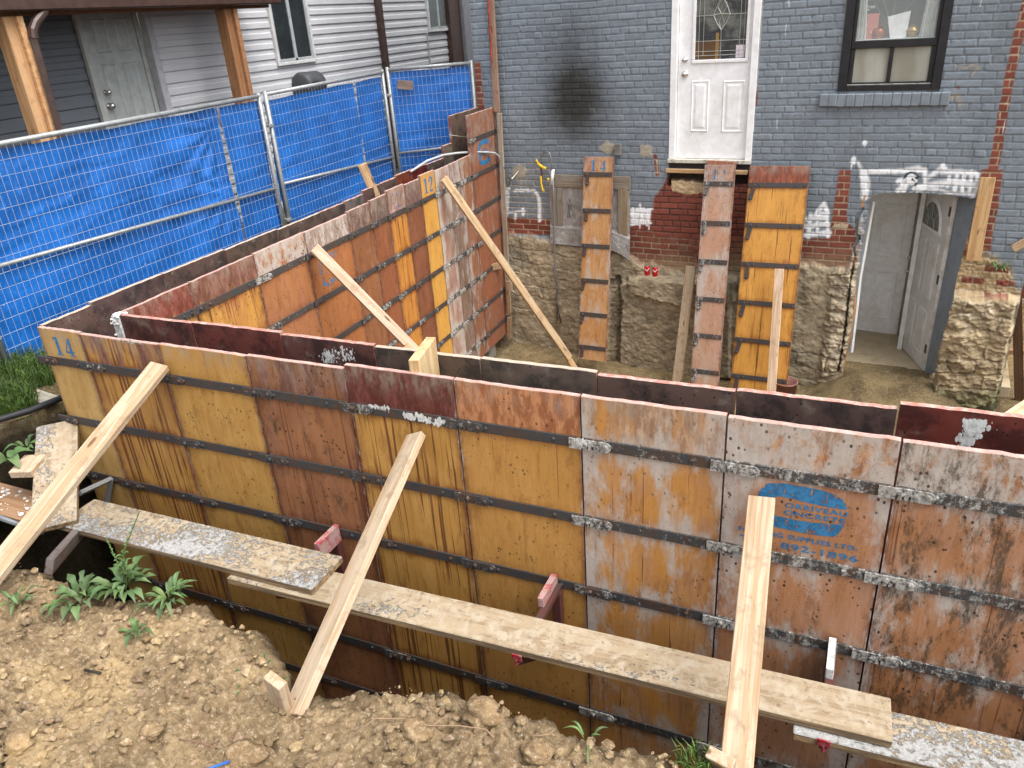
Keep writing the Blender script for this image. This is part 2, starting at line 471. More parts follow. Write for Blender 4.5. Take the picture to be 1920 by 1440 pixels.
def m_plank():
    """scaffold planks: mud smeared, with splatters of cement"""
    t = NT('muddy_plank')
    P = t.coord('Object')
    g1 = t.noise(t.scale(P, (1.0, 22, 22)), 1.0, 5, 0.55, 1.5)
    fine = t.noise(P, 60, 8, 0.7)
    m2 = t.noise(P, 14, 7, 0.65, 0.5)
    cem = t.xyz(t.objcol())[0]
    col = t.mix(t.ss(g1, 0.45, 0.6), (0.36, 0.280, 0.185), (0.27, 0.200, 0.125))
    col = t.mix(t.ss(m2, 0.42, 0.64), col, (0.41, 0.345, 0.255))
    col = t.mix(t.mul(t.ss(t.noise(P, 33, 6, 0.7, 0.4), 0.55, 0.68), 0.55), col, (0.12, 0.075, 0.04))
    region = t.noise(t.scale(P, (0.55, 1.2, 1)), 3.0, 3, 0.5)
    sp = t.noise(t.scale(P, (1, 1.3, 1)), 30, 11, 0.78, 0.15)
    k = t.ss(t.add(t.mul(sp, 0.65), t.mul(region, 0.4)), t.math('MULTIPLY_ADD', cem, -0.22, 0.66), t.math('MULTIPLY_ADD', cem, -0.22, 0.70))
    nz = t.xyz(t.coord('Normal'))[2]
    k = t.mul(k, t.ss(nz, 0.4, 0.7))
    cc = t.mix(t.noise(P, 45, 5, 0.7), (0.20, 0.20, 0.20), (0.58, 0.58, 0.57))
    col = t.mix(t.mul(k, 0.9), col, cc)
    side = t.ss(nz, 0.7, 0.4)
    col = t.mix(side, col, t.mix(t.ss(g1, 0.42, 0.6), (0.36, 0.245, 0.13), (0.17, 0.12, 0.075)))
    h = t.add(t.mul(fine, 0.5), t.add(t.mul(k, t.add(0.5, fine)), t.mul(m2, 0.6)))
    return t.bsdf(col, 0.85, 0.2, normal=t.bump(h, 0.9, 0.008))
MAT_PLANK = m_plank()

def m_soil():
    t = NT('clay_soil')
    P = t.pos()
    a = t.noise(P, 1.7, 5, 0.6); b = t.noise(P, 9, 8, 0.68, 0.3); c = t.noise(P, 46, 6, 0.7); d = t.noise(P, 150, 4, 0.65)
    col = t.mix(t.ss(t.add(t.mul(a, 0.5), t.mul(b, 0.5)), 0.40, 0.58), (0.23, 0.160, 0.088), (0.38, 0.275, 0.155))
    col = t.mix(t.mul(t.ss(a, 0.52, 0.64), 0.7), col, (0.43, 0.305, 0.155))
    col = t.mix(t.mul(t.ss(t.noise(P, 2.6, 8, 0.65, 0.5), 0.50, 0.62), 0.72), col, (0.20, 0.135, 0.075))
    col = t.mix(t.ss(c, 0.50, 0.66, 0, 0.7), col, (0.53, 0.42, 0.28))
    col = t.mix(t.ss(c, 0.46, 0.32, 0, 0.75), col, (0.15, 0.092, 0.05))
    col = t.mix(t.mul(t.ss(t.voro(P, 55), 0.16, 0.10), t.ss(b, 0.45, 0.6)), col, (0.62, 0.56, 0.48))
    tint = t.attr('Col').outputs['Color']
    col = t.mix(1.0, col, tint, 'MULTIPLY')
    h = t.add(t.mul(t.noise(P, 22, 8, 0.75), 0.9), t.add(t.mul(c, 0.5), t.mul(d, 0.35)))
    return t.bsdf(col, 0.93, 0.15, normal=t.bump(h, 1.0, 0.02))
MAT_SOIL = m_soil()

def m_wallcol():
    """painted / bare masonry: the colour of the paint, brick and clay is an attribute of the surface"""
    t = NT('masonry')
    P = t.coord('Object')
    c = t.attr('Col').outputs['Color']
    f = t.noise(P, 60, 6, 0.65); g = t.noise(P, 16, 6, 0.6)
    col = t.mix(1.0, c, t.ss(t.add(t.mul(f, 0.5), t.mul(g, 0.5)), 0.3, 0.7, 0.84, 1.14), 'MULTIPLY')
    return t.bsdf(col, 0.62, 0.25, normal=t.bump(f, 0.25, 0.004))
MAT_WALL = m_wallcol()
def m_clay():
    t = NT('clay_masonry')
    P = t.coord('Object')
    c = t.attr('Col').outputs['Color']
    f = t.noise(P, 42, 8, 0.7); g = t.noise(t.scale(P, (1, 1, 1.8)), 9, 7, 0.65, 0.5)
    col = t.mix(t.ss(g, 0.38, 0.62), t.mix(1.0, c, (0.74, 0.73, 0.70), 'MULTIPLY'), t.mix(1.0, c, (1.16, 1.15, 1.12), 'MULTIPLY'))
    col = t.mix(t.ss(f, 0.6, 0.72, 0, 0.5), col, (0.52, 0.45, 0.34))
    col = t.mix(t.ss(f, 0.42, 0.30, 0, 0.55), col, (0.10, 0.075, 0.045))
    return t.bsdf(col, 0.9, 0.15, normal=t.bump(t.add(f, t.mul(g, 0.8)), 0.6, 0.008))
MAT_CLAY = m_clay()

def simple(name, col, rough=0.6, spec=0.3, metal=0.0, var=0.12, sc=12, bumps=0.15, **kw):
    t = NT(name); P = t.coord('Object')
    n = t.noise(P, sc, 6, 0.62)
    c = t.mix(1.0, col, t.ss(n, 0.3, 0.7, 1 - var, 1 + var), 'MULTIPLY')
    return t.bsdf(c, rough, spec, metal, normal=t.bump(t.noise(P, sc * 4, 4), bumps, 0.003) if bumps else None, **kw)
def m_dirty(name, col, dirt, rough=0.6, amt=0.5, sc=6, spec=0.3, metal=0.0):
    t = NT(name); P = t.coord('Object')
    n = t.noise(P, sc, 7, 0.68, 0.5); f = t.noise(P, sc * 6, 5, 0.6)
    c = t.mix(t.math('MULTIPLY', t.ss(n, 0.44, 0.66), amt), col, dirt)
    c = t.mix(1.0, c, t.ss(f, 0.3, 0.7, 0.92, 1.06), 'MULTIPLY')
    return t.bsdf(c, rough, spec, metal, normal=t.bump(f, 0.2, 0.002))
MAT_WHITE = m_dirty('white_door_paint', (0.86, 0.86, 0.86), (0.70, 0.68, 0.64), 0.42, 0.45, 2.2)
MAT_WHITE2 = m_dirty('white_basement_door', (0.86, 0.86, 0.85), (0.62, 0.56, 0.45), 0.45, 0.35, 3)
MAT_GREYDOOR = m_dirty('grey_white_door', (0.66, 0.66, 0.63), (0.50, 0.46, 0.38), 0.45, 0.6, 3)
MAT_BLACK = simple('black_frame', (0.016, 0.016, 0.018), 0.4, 0.4, var=0.3)
MAT_CHROME = simple('brushed_nickel', (0.55, 0.53, 0.50), 0.28, 0.5, 0.9, bumps=0)
MAT_GALV = m_dirty('galvanised_steel', (0.31, 0.325, 0.33), (0.20, 0.21, 0.21), 0.45, 0.7, 14, 0.5, 0.35)
MAT_WIRE = simple('mesh_wire', (0.30, 0.33, 0.38), 0.45, 0.5, 0.2, bumps=0)
MAT_GLASSDARK = simple('dark_glass', (0.020, 0.024, 0.026), 0.06, 0.6, var=0.3, sc=3, bumps=0)
MAT_BROWN = simple('brown_metal', (0.050, 0.026, 0.020), 0.4, 0.5, var=0.3)
MAT_SOFFIT = simple('porch_soffit', (0.14, 0.075, 0.04), 0.7, 0.2, var=0.3)
MAT_CONC = m_dirty('concrete_floor', (0.42, 0.34, 0.23), (0.34, 0.25, 0.14), 0.7, 0.8, 5)
MAT_INT = simple('interior_wall', (0.78, 0.77, 0.74), 0.8)
MAT_DARK = simple('arch_shade', (0.012, 0.010, 0.008), 0.9)
MAT_BPAINT = simple('blue_grey_paint', (0.202, 0.231, 0.260), 0.5, 0.3, sc=9)
MAT_RUBBER = simple('black_rubber', (0.02, 0.02, 0.022), 0.55, 0.3)
MAT_RED = m_dirty('red_painted_steel', (0.30, 0.010, 0.022), (0.34, 0.24, 0.22), 0.45, 0.6, 30)
MAT_YELLOW = simple('yellow_paint', (0.72, 0.48, 0.02), 0.45)
MAT_WHITEPL = simple('white_plastic', (0.78, 0.78, 0.76), 0.4, bumps=0)
MAT_BLUEPL = simple('blue_plastic', (0.03, 0.12, 0.42), 0.4, bumps=0)
MAT_CEM = m_dirty('dried_cement', (0.60, 0.60, 0.58), (0.30, 0.29, 0.27), 0.9, 0.8, 30)
MAT_STENCIL = None
def m_stencil():
    t = NT('worn_blue_stencil')
    P = t.pos(); n = t.noise(P, 26, 7, 0.7, 0.4); n2 = t.noise(t.scale(P, (70, 70, 12)), 1.0, 4, 0.6)
    w = t.xyz(t.objcol())[0]
    c = t.mix(t.ss(n, 0.4, 0.6), (0.020, 0.125, 0.27), (0.045, 0.19, 0.37))
    a = t.ss(t.add(t.mul(n, 0.6), t.mul(n2, 0.4)), t.math('MULTIPLY_ADD', w, 0.30, 0.30), t.math('MULTIPLY_ADD', w, 0.30, 0.40))
    return t.bsdf(c, 0.6, 0.3, alpha=a)
MAT_STENCIL = m_stencil()
def m_tarp():
    t = NT('blue_tarp'); P = t.coord('Object')
    n = t.noise(P, 2.2, 5, 0.6); f = t.noise(t.scale(P, (1, 2, 0.5)), 8, 6, 0.6, 1.0); w = t.noise(P, 30, 5, 0.6)
    c = t.mix(t.ss(n, 0.35, 0.65), (0.005, 0.092, 0.35), (0.009, 0.138, 0.50))
    c = t.mix(t.ss(f, 0.58, 0.72, 0, 0.35), c, (0.06, 0.27, 0.80))
    c = t.mix(t.mul(t.ss(t.voro(P, 7), 0.05, 0.02), 0.8), c, (0.35, 0.5, 0.8))
    return t.bsdf(c, 0.42, 0.45, normal=t.bump(t.add(f, t.mul(w, 0.3)), 0.6, 0.02))
MAT_TARP = m_tarp()
def m_siding(name, col, dark=1.0):
    t = NT(name); P = t.coord('Object')
    n = t.noise(P, 2.5, 5, 0.6); g = t.noise(t.scale(P, (2, 2, 60)), 1.0, 4, 0.6)
    c = t.mix(1.0, col, t.ss(t.add(t.mul(n, 0.6), t.mul(g, 0.4)), 0.3, 0.7, 0.92, 1.06), 'MULTIPLY')
    return t.bsdf(c, 0.5, 0.3, normal=t.bump(g, 0.12, 0.003))
MAT_SIDING = m_siding('grey_vinyl_siding', (0.47, 0.47, 0.485))
def m_leaf(name, c0, c1):
    t = NT(name); P = t.pos()
    n = t.noise(P, 30, 4); r = t.attr('Col').outputs['Color']
    c = t.mix(n, c0, c1)
    c = t.mix(1.0, c, r, 'MULTIPLY')
    return t.bsdf(c, 0.55, 0.35, normal=t.bump(n, 0.3, 0.004), Subsurface_Weight=0.0)
MAT_LEAF = m_leaf('weed_leaf', (0.050, 0.095, 0.030), (0.100, 0.155, 0.060))
MAT_GRASS = m_leaf('grass_blade', (0.030, 0.062, 0.012), (0.065, 0.12, 0.025))
def m_poly():
    t = NT('plastic_sheet'); P = t.coord('Object')
    n = t.noise(P, 5, 6, 0.65, 1.0); f = t.noise(t.scale(P, (1, 1, 0.4)), 14, 6, 0.65, 1.5)
    c = t.mix(t.ss(n, 0.4, 0.6), (0.24, 0.22, 0.20), (0.34, 0.32, 0.30))
    c = t.mix(t.ss(f, 0.60, 0.70), c, (0.55, 0.54, 0.52))
    return t.bsdf(c, 0.3, 0.6, normal=t.bump(t.add(f, n), 0.8, 0.02))
MAT_POLY = m_poly()

# ------------------------------------------------------------------ form panels
STRAP_BASE = 2.24          # height of the first strap above a panel's foot
STRAP_STEP = 0.4064
YEL = (0.49, 0.265, 0.065); YEL2 = (0.42, 0.20, 0.045); ORA = (0.40, 0.135, 0.030); ORA2 = (0.29, 0.085, 0.024)
PNK = (0.46, 0.25, 0.16); GRY = (0.30, 0.20, 0.14); MAR = (0.120, 0.045, 0.036); DBR = (0.095, 0.062, 0.050); RED = (0.22, 0.035, 0.02)
def panel(name, label, group, base, w, rotz, top=0.205, c1=YEL, c2=YEL2, c3=None, drip=0.3, grime=0.2, wash=0.1, speck=0.4, topm=0.0, ewash=0.7,
          cb=DBR, ce=(0.46, 0.25, 0.21), cem=0.3, latch=True, straps=6, H0=0.0, gap=0.004, tilt=None, step=STRAP_STEP, latches=None, eseed=0, hang=False, first=STRAP_BASE):
    """base: world point of the panel's left foot corner on its front face; local +X along, -Y out of the front face"""
    root = empty('concrete_form', base, label, 'form panel', group, rotz)
    if tilt is not None: root.matrix_basis = tilt
    H = first + top
    mb = MB(); n = 14
    r = random.Random(eseed + int(w * 1000) + len(label))
    ch = 0.0025
    xs = [gap + (w - 2 * gap) * i / n for i in range(n + 1)]
    tops = [H + r.uniform(-1, 1) * 0.0022 for _ in xs]
    front = []
    for i in range(n + 1):
        front.append([(xs[i], 0.0, H0), (xs[i], 0.0, tops[i] - ch), (xs[i], ch, tops[i]), (xs[i], 0.028 - ch, tops[i] - r.uniform(0, .0015)), (xs[i], 0.028, tops[i] - ch), (xs[i], 0.028, H0)])
    vs = [p for c in front for p in c]; fs = []
    for i in range(n):
        for k in range(6):
            kk = (k + 1) % 6
            fs.append((i * 6 + k, (i + 1) * 6 + k, (i + 1) * 6 + kk, i * 6 + kk))
    fs.append(tuple(range(5, -1, -1))); fs.append(tuple(range(n * 6, n * 6 + 6)))
    mb.add(vs, fs)
    ply = mb.build('plywood_face', MAT_PLY, root, local=True)
    me = ply.data
    for k, c in (('c1', c1), ('c2', c2), ('c3', c3 or c1), ('cb', cb), ('ce', ce), ('pa', (drip, grime, wash)), ('pb', (speck, topm, ewash))): set_attr(me, k, c)
    a = me.attributes.new('pw', 'FLOAT', 'POINT'); a.data.foreach_set('value', [w] * len(me.vertices))
    a = me.attributes.new('ps', 'FLOAT', 'POINT'); a.data.foreach_set('value', [step] * len(me.vertices))
    for k in range(straps):
        z = first - step * k
        if z < H0 + 0.05: break
        mb = MB()
        mb.bbox((0.012, -0.009, z - 0.0265), (w - 0.012, 0.0, z + 0.0265), 0.002)
        for bx in ([0.06, w - 0.09] if w < 0.45 else [0.14, w - 0.13, w - 0.045]):
            rot = Matrix.Translation((bx + r.uniform(-.01, .01), -0.009, z)) @ Matrix.Rotation(math.pi / 2, 4, 'X')
            mb.lathe([(0.0105, 0), (0.0095, 0.005), (0.005, 0.008), (0.0, 0.0085)], 8, m=rot)
        mb.build('steel_strap', MAT_STEEL, root, local=True, color=(cem, 0, 0))
        if latch:
            mb = MB()
            if hang:     # latch hanging down unfastened, at an angle
                mm = Matrix.Translation((0.055 if w < .5 else 0.075, -0.012, z)) @ Matrix.Rotation(r.uniform(-0.05, 0.25) + math.pi / 2, 4, 'Y')
            else:
                mm = Matrix.Translation((-0.03, -0.012, z + r.uniform(-.002, .002))) @ Matrix.Rotation(r.uniform(-.02, .02), 4, 'Y')
            L = 0.13 if w < 0.45 else 0.165
            hp = 0.024
            pts = [(-0.022, -hp), (0.03, -hp)]
            # hooked tooth slots on the lower edge
            for q in range(3):
                xx = 0.036 + q * 0.022
                if xx + 0.02 < L - 0.03: pts += [(xx, -hp), (xx + 0.003, -hp + 0.022), (xx + 0.009, -hp + 0.022), (xx + 0.009, -hp)]
            pts += [(L - 0.02, -hp)]
            for q in range(7):
                aa = -math.pi / 2 + math.pi * q / 6
                pts.append((L - 0.02 + hp * math.cos(aa), hp * math.sin(aa)))
            pts += [(-0.022, hp)]
            mb.prism(pts, -0.009, 0.0, mm)
            for bx in ((L - 0.02, 0.004) if hang else (L - 0.02, 0.055)):
                rot = mm @ Matrix.Translation((bx, -0.009, 0.004)) @ Matrix.Rotation(math.pi / 2, 4, 'X')
                mb.lathe([(0.013, 0), (0.012, 0.006), (0.006, 0.010), (0.0, 0.0105)], 8, m=rot)
            mb.build('latch_plate', MAT_STEEL, root, local=True, color=(min(1.0, cem + (r.uniform(0.15, 0.45) if not hang else 0.2)), 0, 0))
    return root

def ribbon(mb, pts, width, y, mi=0):
    """flat stroke in local XZ at depth y"""
    pts = [Vector((p[0], 0, p[1])) for p in pts]
    L = []; R = []
    for i, p in enumerate(pts):
        t = (pts[min(i + 1, len(pts) - 1)] - pts[max(i - 1, 0)]).normalized()
        nrm = Vector((-t.z, 0, t.x)); ww = width[i] if isinstance(width, (list, tuple)) else width
        L.append(p + nrm * ww / 2); R.append(p - nrm * ww / 2)
    vs = [(q.x, y, q.z) for q in L] + [(q.x, y, q.z) for q in R]; n = len(pts)
    mb.add(vs, [(i, i + n, i + n + 1, i + 1) for i in range(n - 1)], mi)
def digit(mb, ch, x, z, h, y=-0.0012):
    w = h * 0.62
    def q(a, b): return (x + a * w, z + b * h)
    def poly(ps, dy=0): mb.add([(p[0], y - dy, p[1]) for p in ps], [tuple(range(len(ps)))])
    if ch == '1':
        poly([q(.30, .03), q(.62, .03), q(.62, 1), q(.30, 1)]); poly([q(.08, 0), q(.28, 0), q(.28, .07), q(.08, .07)]); poly([q(.64, 0), q(.86, 0), q(.86, .07), q(.64, .07)]); poly([q(.02, .80), q(.28, .92), q(.28, 1), q(.14, .99)])
    elif ch == '4':
        poly([q(.52, .03), q(.80, .03), q(.80, 1), q(.60, 1), q(.52, .88)]); poly([q(.0, .28), q(.14, .30), q(.50, .78), q(.50, .95)]); poly([q(.0, .20), q(.50, .20), q(.50, .30), q(.0, .30)]); poly([q(.82, .24), q(.98, .24), q(.98, .31), q(.82, .31)]); poly([q(.40, 0), q(.50, 0), q(.50, .06), q(.40, .06)]); poly([q(.82, 0), q(.94, 0), q(.94, .06), q(.82, .06)])
    elif ch == '2':
        ribbon(mb, [q(.14, .70), q(.12, .84), q(.25, .95)], [h * .14, h * .13, h * .06], y)
        ribbon(mb, [q(.30, .96), q(.55, .97), q(.76, .86), q(.80, .70), q(.66, .52), q(.42, .36), q(.22, .20), q(.14, .12)], [h * .05, h * .10, h * .18, h * .18, h * .15, h * .10, h * .07, h * .05], y)
        ribbon(mb, [q(.12, .08), q(.30, .10), q(.55, .06), q(.78, .06), q(.90, .20)], [h * .10, h * .13, h * .14, h * .12, h * .04], y - .0004)
    elif ch == '7':
        poly([q(.08, .84), q(.92, .84), q(.92, 1), q(.08, 1)]); ribbon(mb, [q(.84, .80), q(.60, .52), q(.46, .25), q(.44, 0)], [h * .08, h * .14, h * .18, h * .2], y)
def stencil_number(root, txt, x, z, h, wear=0.3, gapf=0.72):
    mb = MB()
    for i, c in enumerate(txt): digit(mb, c, x + i * h * gapf, z, h)
    return mb.build('stencil_number', MAT_STENCIL, root, local=True, color=(wear, 0, 0))

Z0 = -STRAP_BASE
G_FO = 'outer form panels of the front wall'
FX = [0.02, 0.378, 0.995, 1.612, 2.226, 2.828, 3.438, 4.050, 4.672, 5.288, 5.90, 6.52]
fo = [
 dict(label='narrow yellow form panel stencilled 14 at the far left corner of the forms', c1=(0.50, 0.30, 0.085), c2=(0.45, 0.25, 0.065), drip=0.0, grime=0.08, speck=0.35, cem=0.12, top=0.208),
 dict(label='yellow form panel with brown streaks beside the narrow panel stencilled 14', c1=YEL2, c2=(0.50, 0.25, 0.04), c3=(0.22, 0.09, 0.05), topm=0.55, drip=0.95, grime=0.15, speck=0.3, cem=0.2, top=0.199),
 dict(label='clean mustard form panel just right of the leftmost brace on the front wall', c1=(0.49, 0.26, 0.055), c2=(0.43, 0.21, 0.04), drip=0.12, grime=0.12, speck=0.75, cem=0.15, top=0.202),
 dict(label='rusty orange brown speckled form panel between two yellow panels of the front wall', c1=(0.31, 0.125, 0.045), c2=(0.22, 0.085, 0.038), drip=0.45, grime=0.9, speck=1.0, cem=0.18, top=0.204, c3=(0.20, 0.09, 0.06), topm=0.6),
 dict(label='yellow form panel with dark red top and long rust drips behind the middle brace', c1=(0.50, 0.25, 0.048), c2=(0.46, 0.225, 0.040), c3=(0.13, 0.032, 0.022), topm=1.15, drip=0.85, grime=0.0, speck=0.1, cem=0.35, top=0.226, wash=0.02),
 dict(label='amber form panel with orange top strip right of the dark red topped panel', c1=(0.48, 0.23, 0.045), c2=(0.45, 0.21, 0.042), c3=(0.40, 0.15, 0.055), topm=0.95, drip=0.15, grime=0.12, speck=0.75, cem=0.35, top=0.224),
 dict(label='amber to pinkish form panel left of the panel with the blue oval logo', c1=(0.49, 0.21, 0.035), c2=(0.42, 0.20, 0.085), c3=(0.40, 0.23, 0.13), topm=0.6, drip=0.35, grime=0.2, wash=0.37, speck=0.5, cem=0.6, top=0.224, ewash=1.0),
 dict(label='front wall form panel bearing the big blue oval supplier logo and phone number', c1=(0.40, 0.175, 0.07), c2=(0.42, 0.22, 0.13), drip=0.3, grime=0.8, wash=0.35, speck=1.0, cem=0.75, top=0.217, topm=2.0, ewash=1.2),
 dict(label='grimy form panel with whitewashed top right of the blue oval logo panel', c1=(0.37, 0.155, 0.055), c2=(0.40, 0.20, 0.11), drip=0.4, grime=1.2, wash=0.34, speck=1.0, cem=0.75, top=0.213, topm=2.0, ewash=1.2),
 dict(label='form panel at the right edge of the photo in the front wall', c1=(0.37, 0.155, 0.055), c2=(0.40, 0.20, 0.11), drip=0.1, grime=0.8, wash=0.35, speck=1.0, cem=0.75, top=0.21, topm=2.0),
]
FO = []
for i, d in enumerate(fo):
    FO.append(panel('concrete_form', d.pop('label'), G_FO, (FX[i], 0.0, Z0), FX[i + 1] - FX[i], 0.0, eseed=i, **d))
stencil_number(FO[0], '14', 0.105, STRAP_BASE + 0.040, 0.118, 0.05, 0.78)
# corner latch tabs wrapping round the corner of the first panel
for k in range(4):
    mb = MB(); z = STRAP_BASE - STRAP_STEP * k
    mb.bbox((-0.075, -0.012, z - 0.024), (0.02, -0.003, z + 0.022), 0.002)
    mb.lathe([(0.0105, 0), (0.0095, 0.006), (0.0, 0.008)], 8, m=Matrix.Translation((0.012, -0.012, z)) @ Matrix.Rotation(math.pi / 2, 4, 'X'))
    mb.build('corner_tab', MAT_STEEL, FO[0], local=True, color=(0.15, 0, 0))

# blue oval logo and lettering of panel 7 (painted on the plywood)
def logo(root, lift=-0.0013):
    ox, oz = FX[7], Z0
    def q(px, py):
        p = on_y(px, py, 0.0); return (p[0] - ox, p[2] - oz)
    mb = MB()
    top = [(1424, 921), (1430, 912), (1440, 906), (1470, 906), (1500, 911), (1540, 919), (1565, 927), (1580, 937), (1587, 950), (1588, 956), (1560, 952), (1520, 944), (1490, 936), (1462, 930), (1453, 931), (1449, 938)]
    mb.add([(q(*p)[0], lift, q(*p)[1]) for p in top], [tuple(range(len(top)))])
    left = [(1424, 921), (1449, 938), (1447, 950), (1447, 962), (1449, 967), (1440, 985), (1428, 970), (1422, 950), (1420, 935)]
    mb.add([(q(*p)[0], lift - .0003, q(*p)[1]) for p in left], [tuple(range(len(left)))])
    bot = [(1440, 985), (1449, 966), (1465, 969), (1500, 976), (1540, 981), (1560, 982), (1583, 984), (1576, 998), (1564, 1006), (1545, 1005), (1510, 1000), (1470, 991)]
    mb.add([(q(*p)[0], lift, q(*p)[1]) for p in bot], [tuple(range(len(bot)))])
    mb.build('painted_logo', MAT_STENCIL, root, local=True, color=(0.30, 0, 0))
    def text(s, p0, p1, hpx, wear, name='stencil_lettering'):
        a = q(*p0); b = q(*p1)
        cu = bpy.data.curves.new('txt', 'FONT'); cu.body = s; cu.size = 1.0; cu.space_character = 1.12
        ob = bpy.data.objects.new('txt', cu); COL.objects.link(ob)
        dg = bpy.context.evaluated_depsgraph_get(); dg.update()
        me = bpy.data.meshes.new_from_object(ob.evaluated_get(dg))
        bpy.data.objects.remove(ob)
        co = np.array([v.co[:] for v in me.vertices])
        x0, x1 = co[:, 0].min(), co[:, 0].max()
        L = math.hypot(b[0] - a[0], b[1] - a[1]); th = math.atan2(b[1] - a[1], b[0] - a[0])
        sx = L / (x1 - x0); sz = hpx / 0.70
        X = (co[:, 0] - x0) * sx; Z = co[:, 1] * sz
        out = np.stack([a[0] + X * math.cos(th) - Z * math.sin(th), np.full(len(X), lift), a[1] + X * math.sin(th) + Z * math.cos(th)], 1)
        fcs = [tuple(p.vertices) for p in me.polygons]; mv, mf = [], []
        for k, (ddx, ddz) in enumerate(((0, 0), (.0013, 0), (-.0013, 0), (0, .0009), (0, -.0009))):      # strokes fattened like a cut stencil
            o2 = out + np.array([ddx, -.00008 * k, ddz]); mf += [tuple(i + len(mv) for i in f) for f in fcs]; mv += o2.tolist()
        me = bpy.data.meshes.new(name); me.from_pydata(mv, [], mf); me.update()
        me.materials.append(MAT_STENCIL)
        # face towards -Y
        o = bpy.data.objects.new(name, me); COL.objects.link(o); o.parent = root; o.color = (wear, 0, 0, 1)
    text('ORRIVEAU', (1472, 950.5), (1588, 969), 0.0225, 0.12)
    text('ONCRETE', (1470, 964), (1584, 982), 0.0225, 0.12)
    text('FORMING SUPPLIES LTD.', (1385, 994), (1607, 1033), 0.0215, 0.10)
    text('TEL. 892-1896', (1386, 1012), (1607, 1054), 0.029, 0.05)
logo(FO[7])

def splash(root, pxs, Y, n, rad, seed):
    r = random.Random(seed); mb = MB()
    for k in range(n):
        i = r.randrange(len(pxs) - 1); f = r.random(); (x0, y0, s0), (x1, y1, s1) = pxs[i], pxs[i + 1]
        s = s0 + (s1 - s0) * f; p = on_y(x0 + (x1 - x0) * f + r.gauss(0, s), y0 + (y1 - y0) * f + r.gauss(0, s * .6), Y)
        q = rad * r.uniform(.25, 1.0) ** 1.5
        if Y > 0 and p[2] + q * 2 > .188: continue
        mb.lathe([(0, 0), (q, .0006), (q * .8, q * .12), (0, q * .18)], 9, m=Matrix.Translation(V(p)) @ Matrix.Rotation(math.pi / 2, 4, 'X') @ Matrix.Diagonal((1, r.uniform(1, 2.4), 1, 1)))
    mb.build('cement_splash', MAT_CEM, root)
splash(FO[4], [(760, 778, 3), (800, 786, 5), (832, 794, 4)], -.010, 150, .009, 1)
splash(FO[4], [(690, 760, 2), (730, 768, 4)], -.010, 60, .006, 2)
splash(FO[1], [(200, 634, 3), (270, 645, 3)], -.001, 50, .005, 3)
splash(FO[6], [(1080, 826, 4), (1100, 832, 5)], -.022, 60, .007, 4)
# inner forms of the front wall: the pour face is what shows above the outer panels
G_FI = 'inner form panels of the front wall'
IX = [0.352, 0.935, 1.585, 2.195, 2.812, 3.41, 4.035, 4.665, 5.28, 5.90]
fi = [
 ('dark maroon inner form panel at the cement coated corner post', MAR, 0.200, 0),
 ('clean dark red inner form panel second from the corner post', (0.135, 0.040, 0.032), 0.206, 0),
 ('maroon inner form panel with a splash of white cement on its rim', (0.115, 0.048, 0.040), 0.196, 0),
 ('dark brown inner form panel with chipped top rim behind the short upright board', (0.105, 0.072, 0.058), 0.190, 0),
 ('brown inner form panel with eroded pale rim right of the short upright board', (0.120, 0.085, 0.068), 0.192, 0),
 ('dull brown inner form panel below the leaning panel stencilled 11', (0.115, 0.070, 0.058), 0.180, 0),
 ('black stained brown inner form panel below the basement doorway', (0.085, 0.052, 0.045), 0.186, 0),
 ('red and black inner form panel with a white cement splash at the right', (0.13, 0.030, 0.022), 0.212, 0),
 ('red inner form panel cut by the right edge of the photo', (0.12, 0.030, 0.022), 0.212, 0),
]
for i, (lab, cb, tp, s) in enumerate(fi):
    pi_ = panel('concrete_form', lab, G_FI, (IX[i + 1], 0.343, Z0), IX[i + 1] - IX[i], math.pi, top=tp, cb=cb, latch=False, c1=ORA, c2=ORA2, straps=6, cem=0.3, eseed=40 + i, ce=(0.42, 0.17, 0.13) if i not in (3, 4) else (0.42, 0.34, 0.25))

    if i == 7: splash(pi_, [(1836, 762, 16), (1832, 790, 12), (1818, 815, 7), (1806, 850, 5)], .3145, 650, .0085, 7)
    if i == 2: splash(pi_, [(612, 660, 5), (622, 680, 7)], .3145, 130, .006, 8)
    if i == 3: splash(pi_, [(640, 655, 8), (655, 672, 8)], .3145, 60, .008, 9)
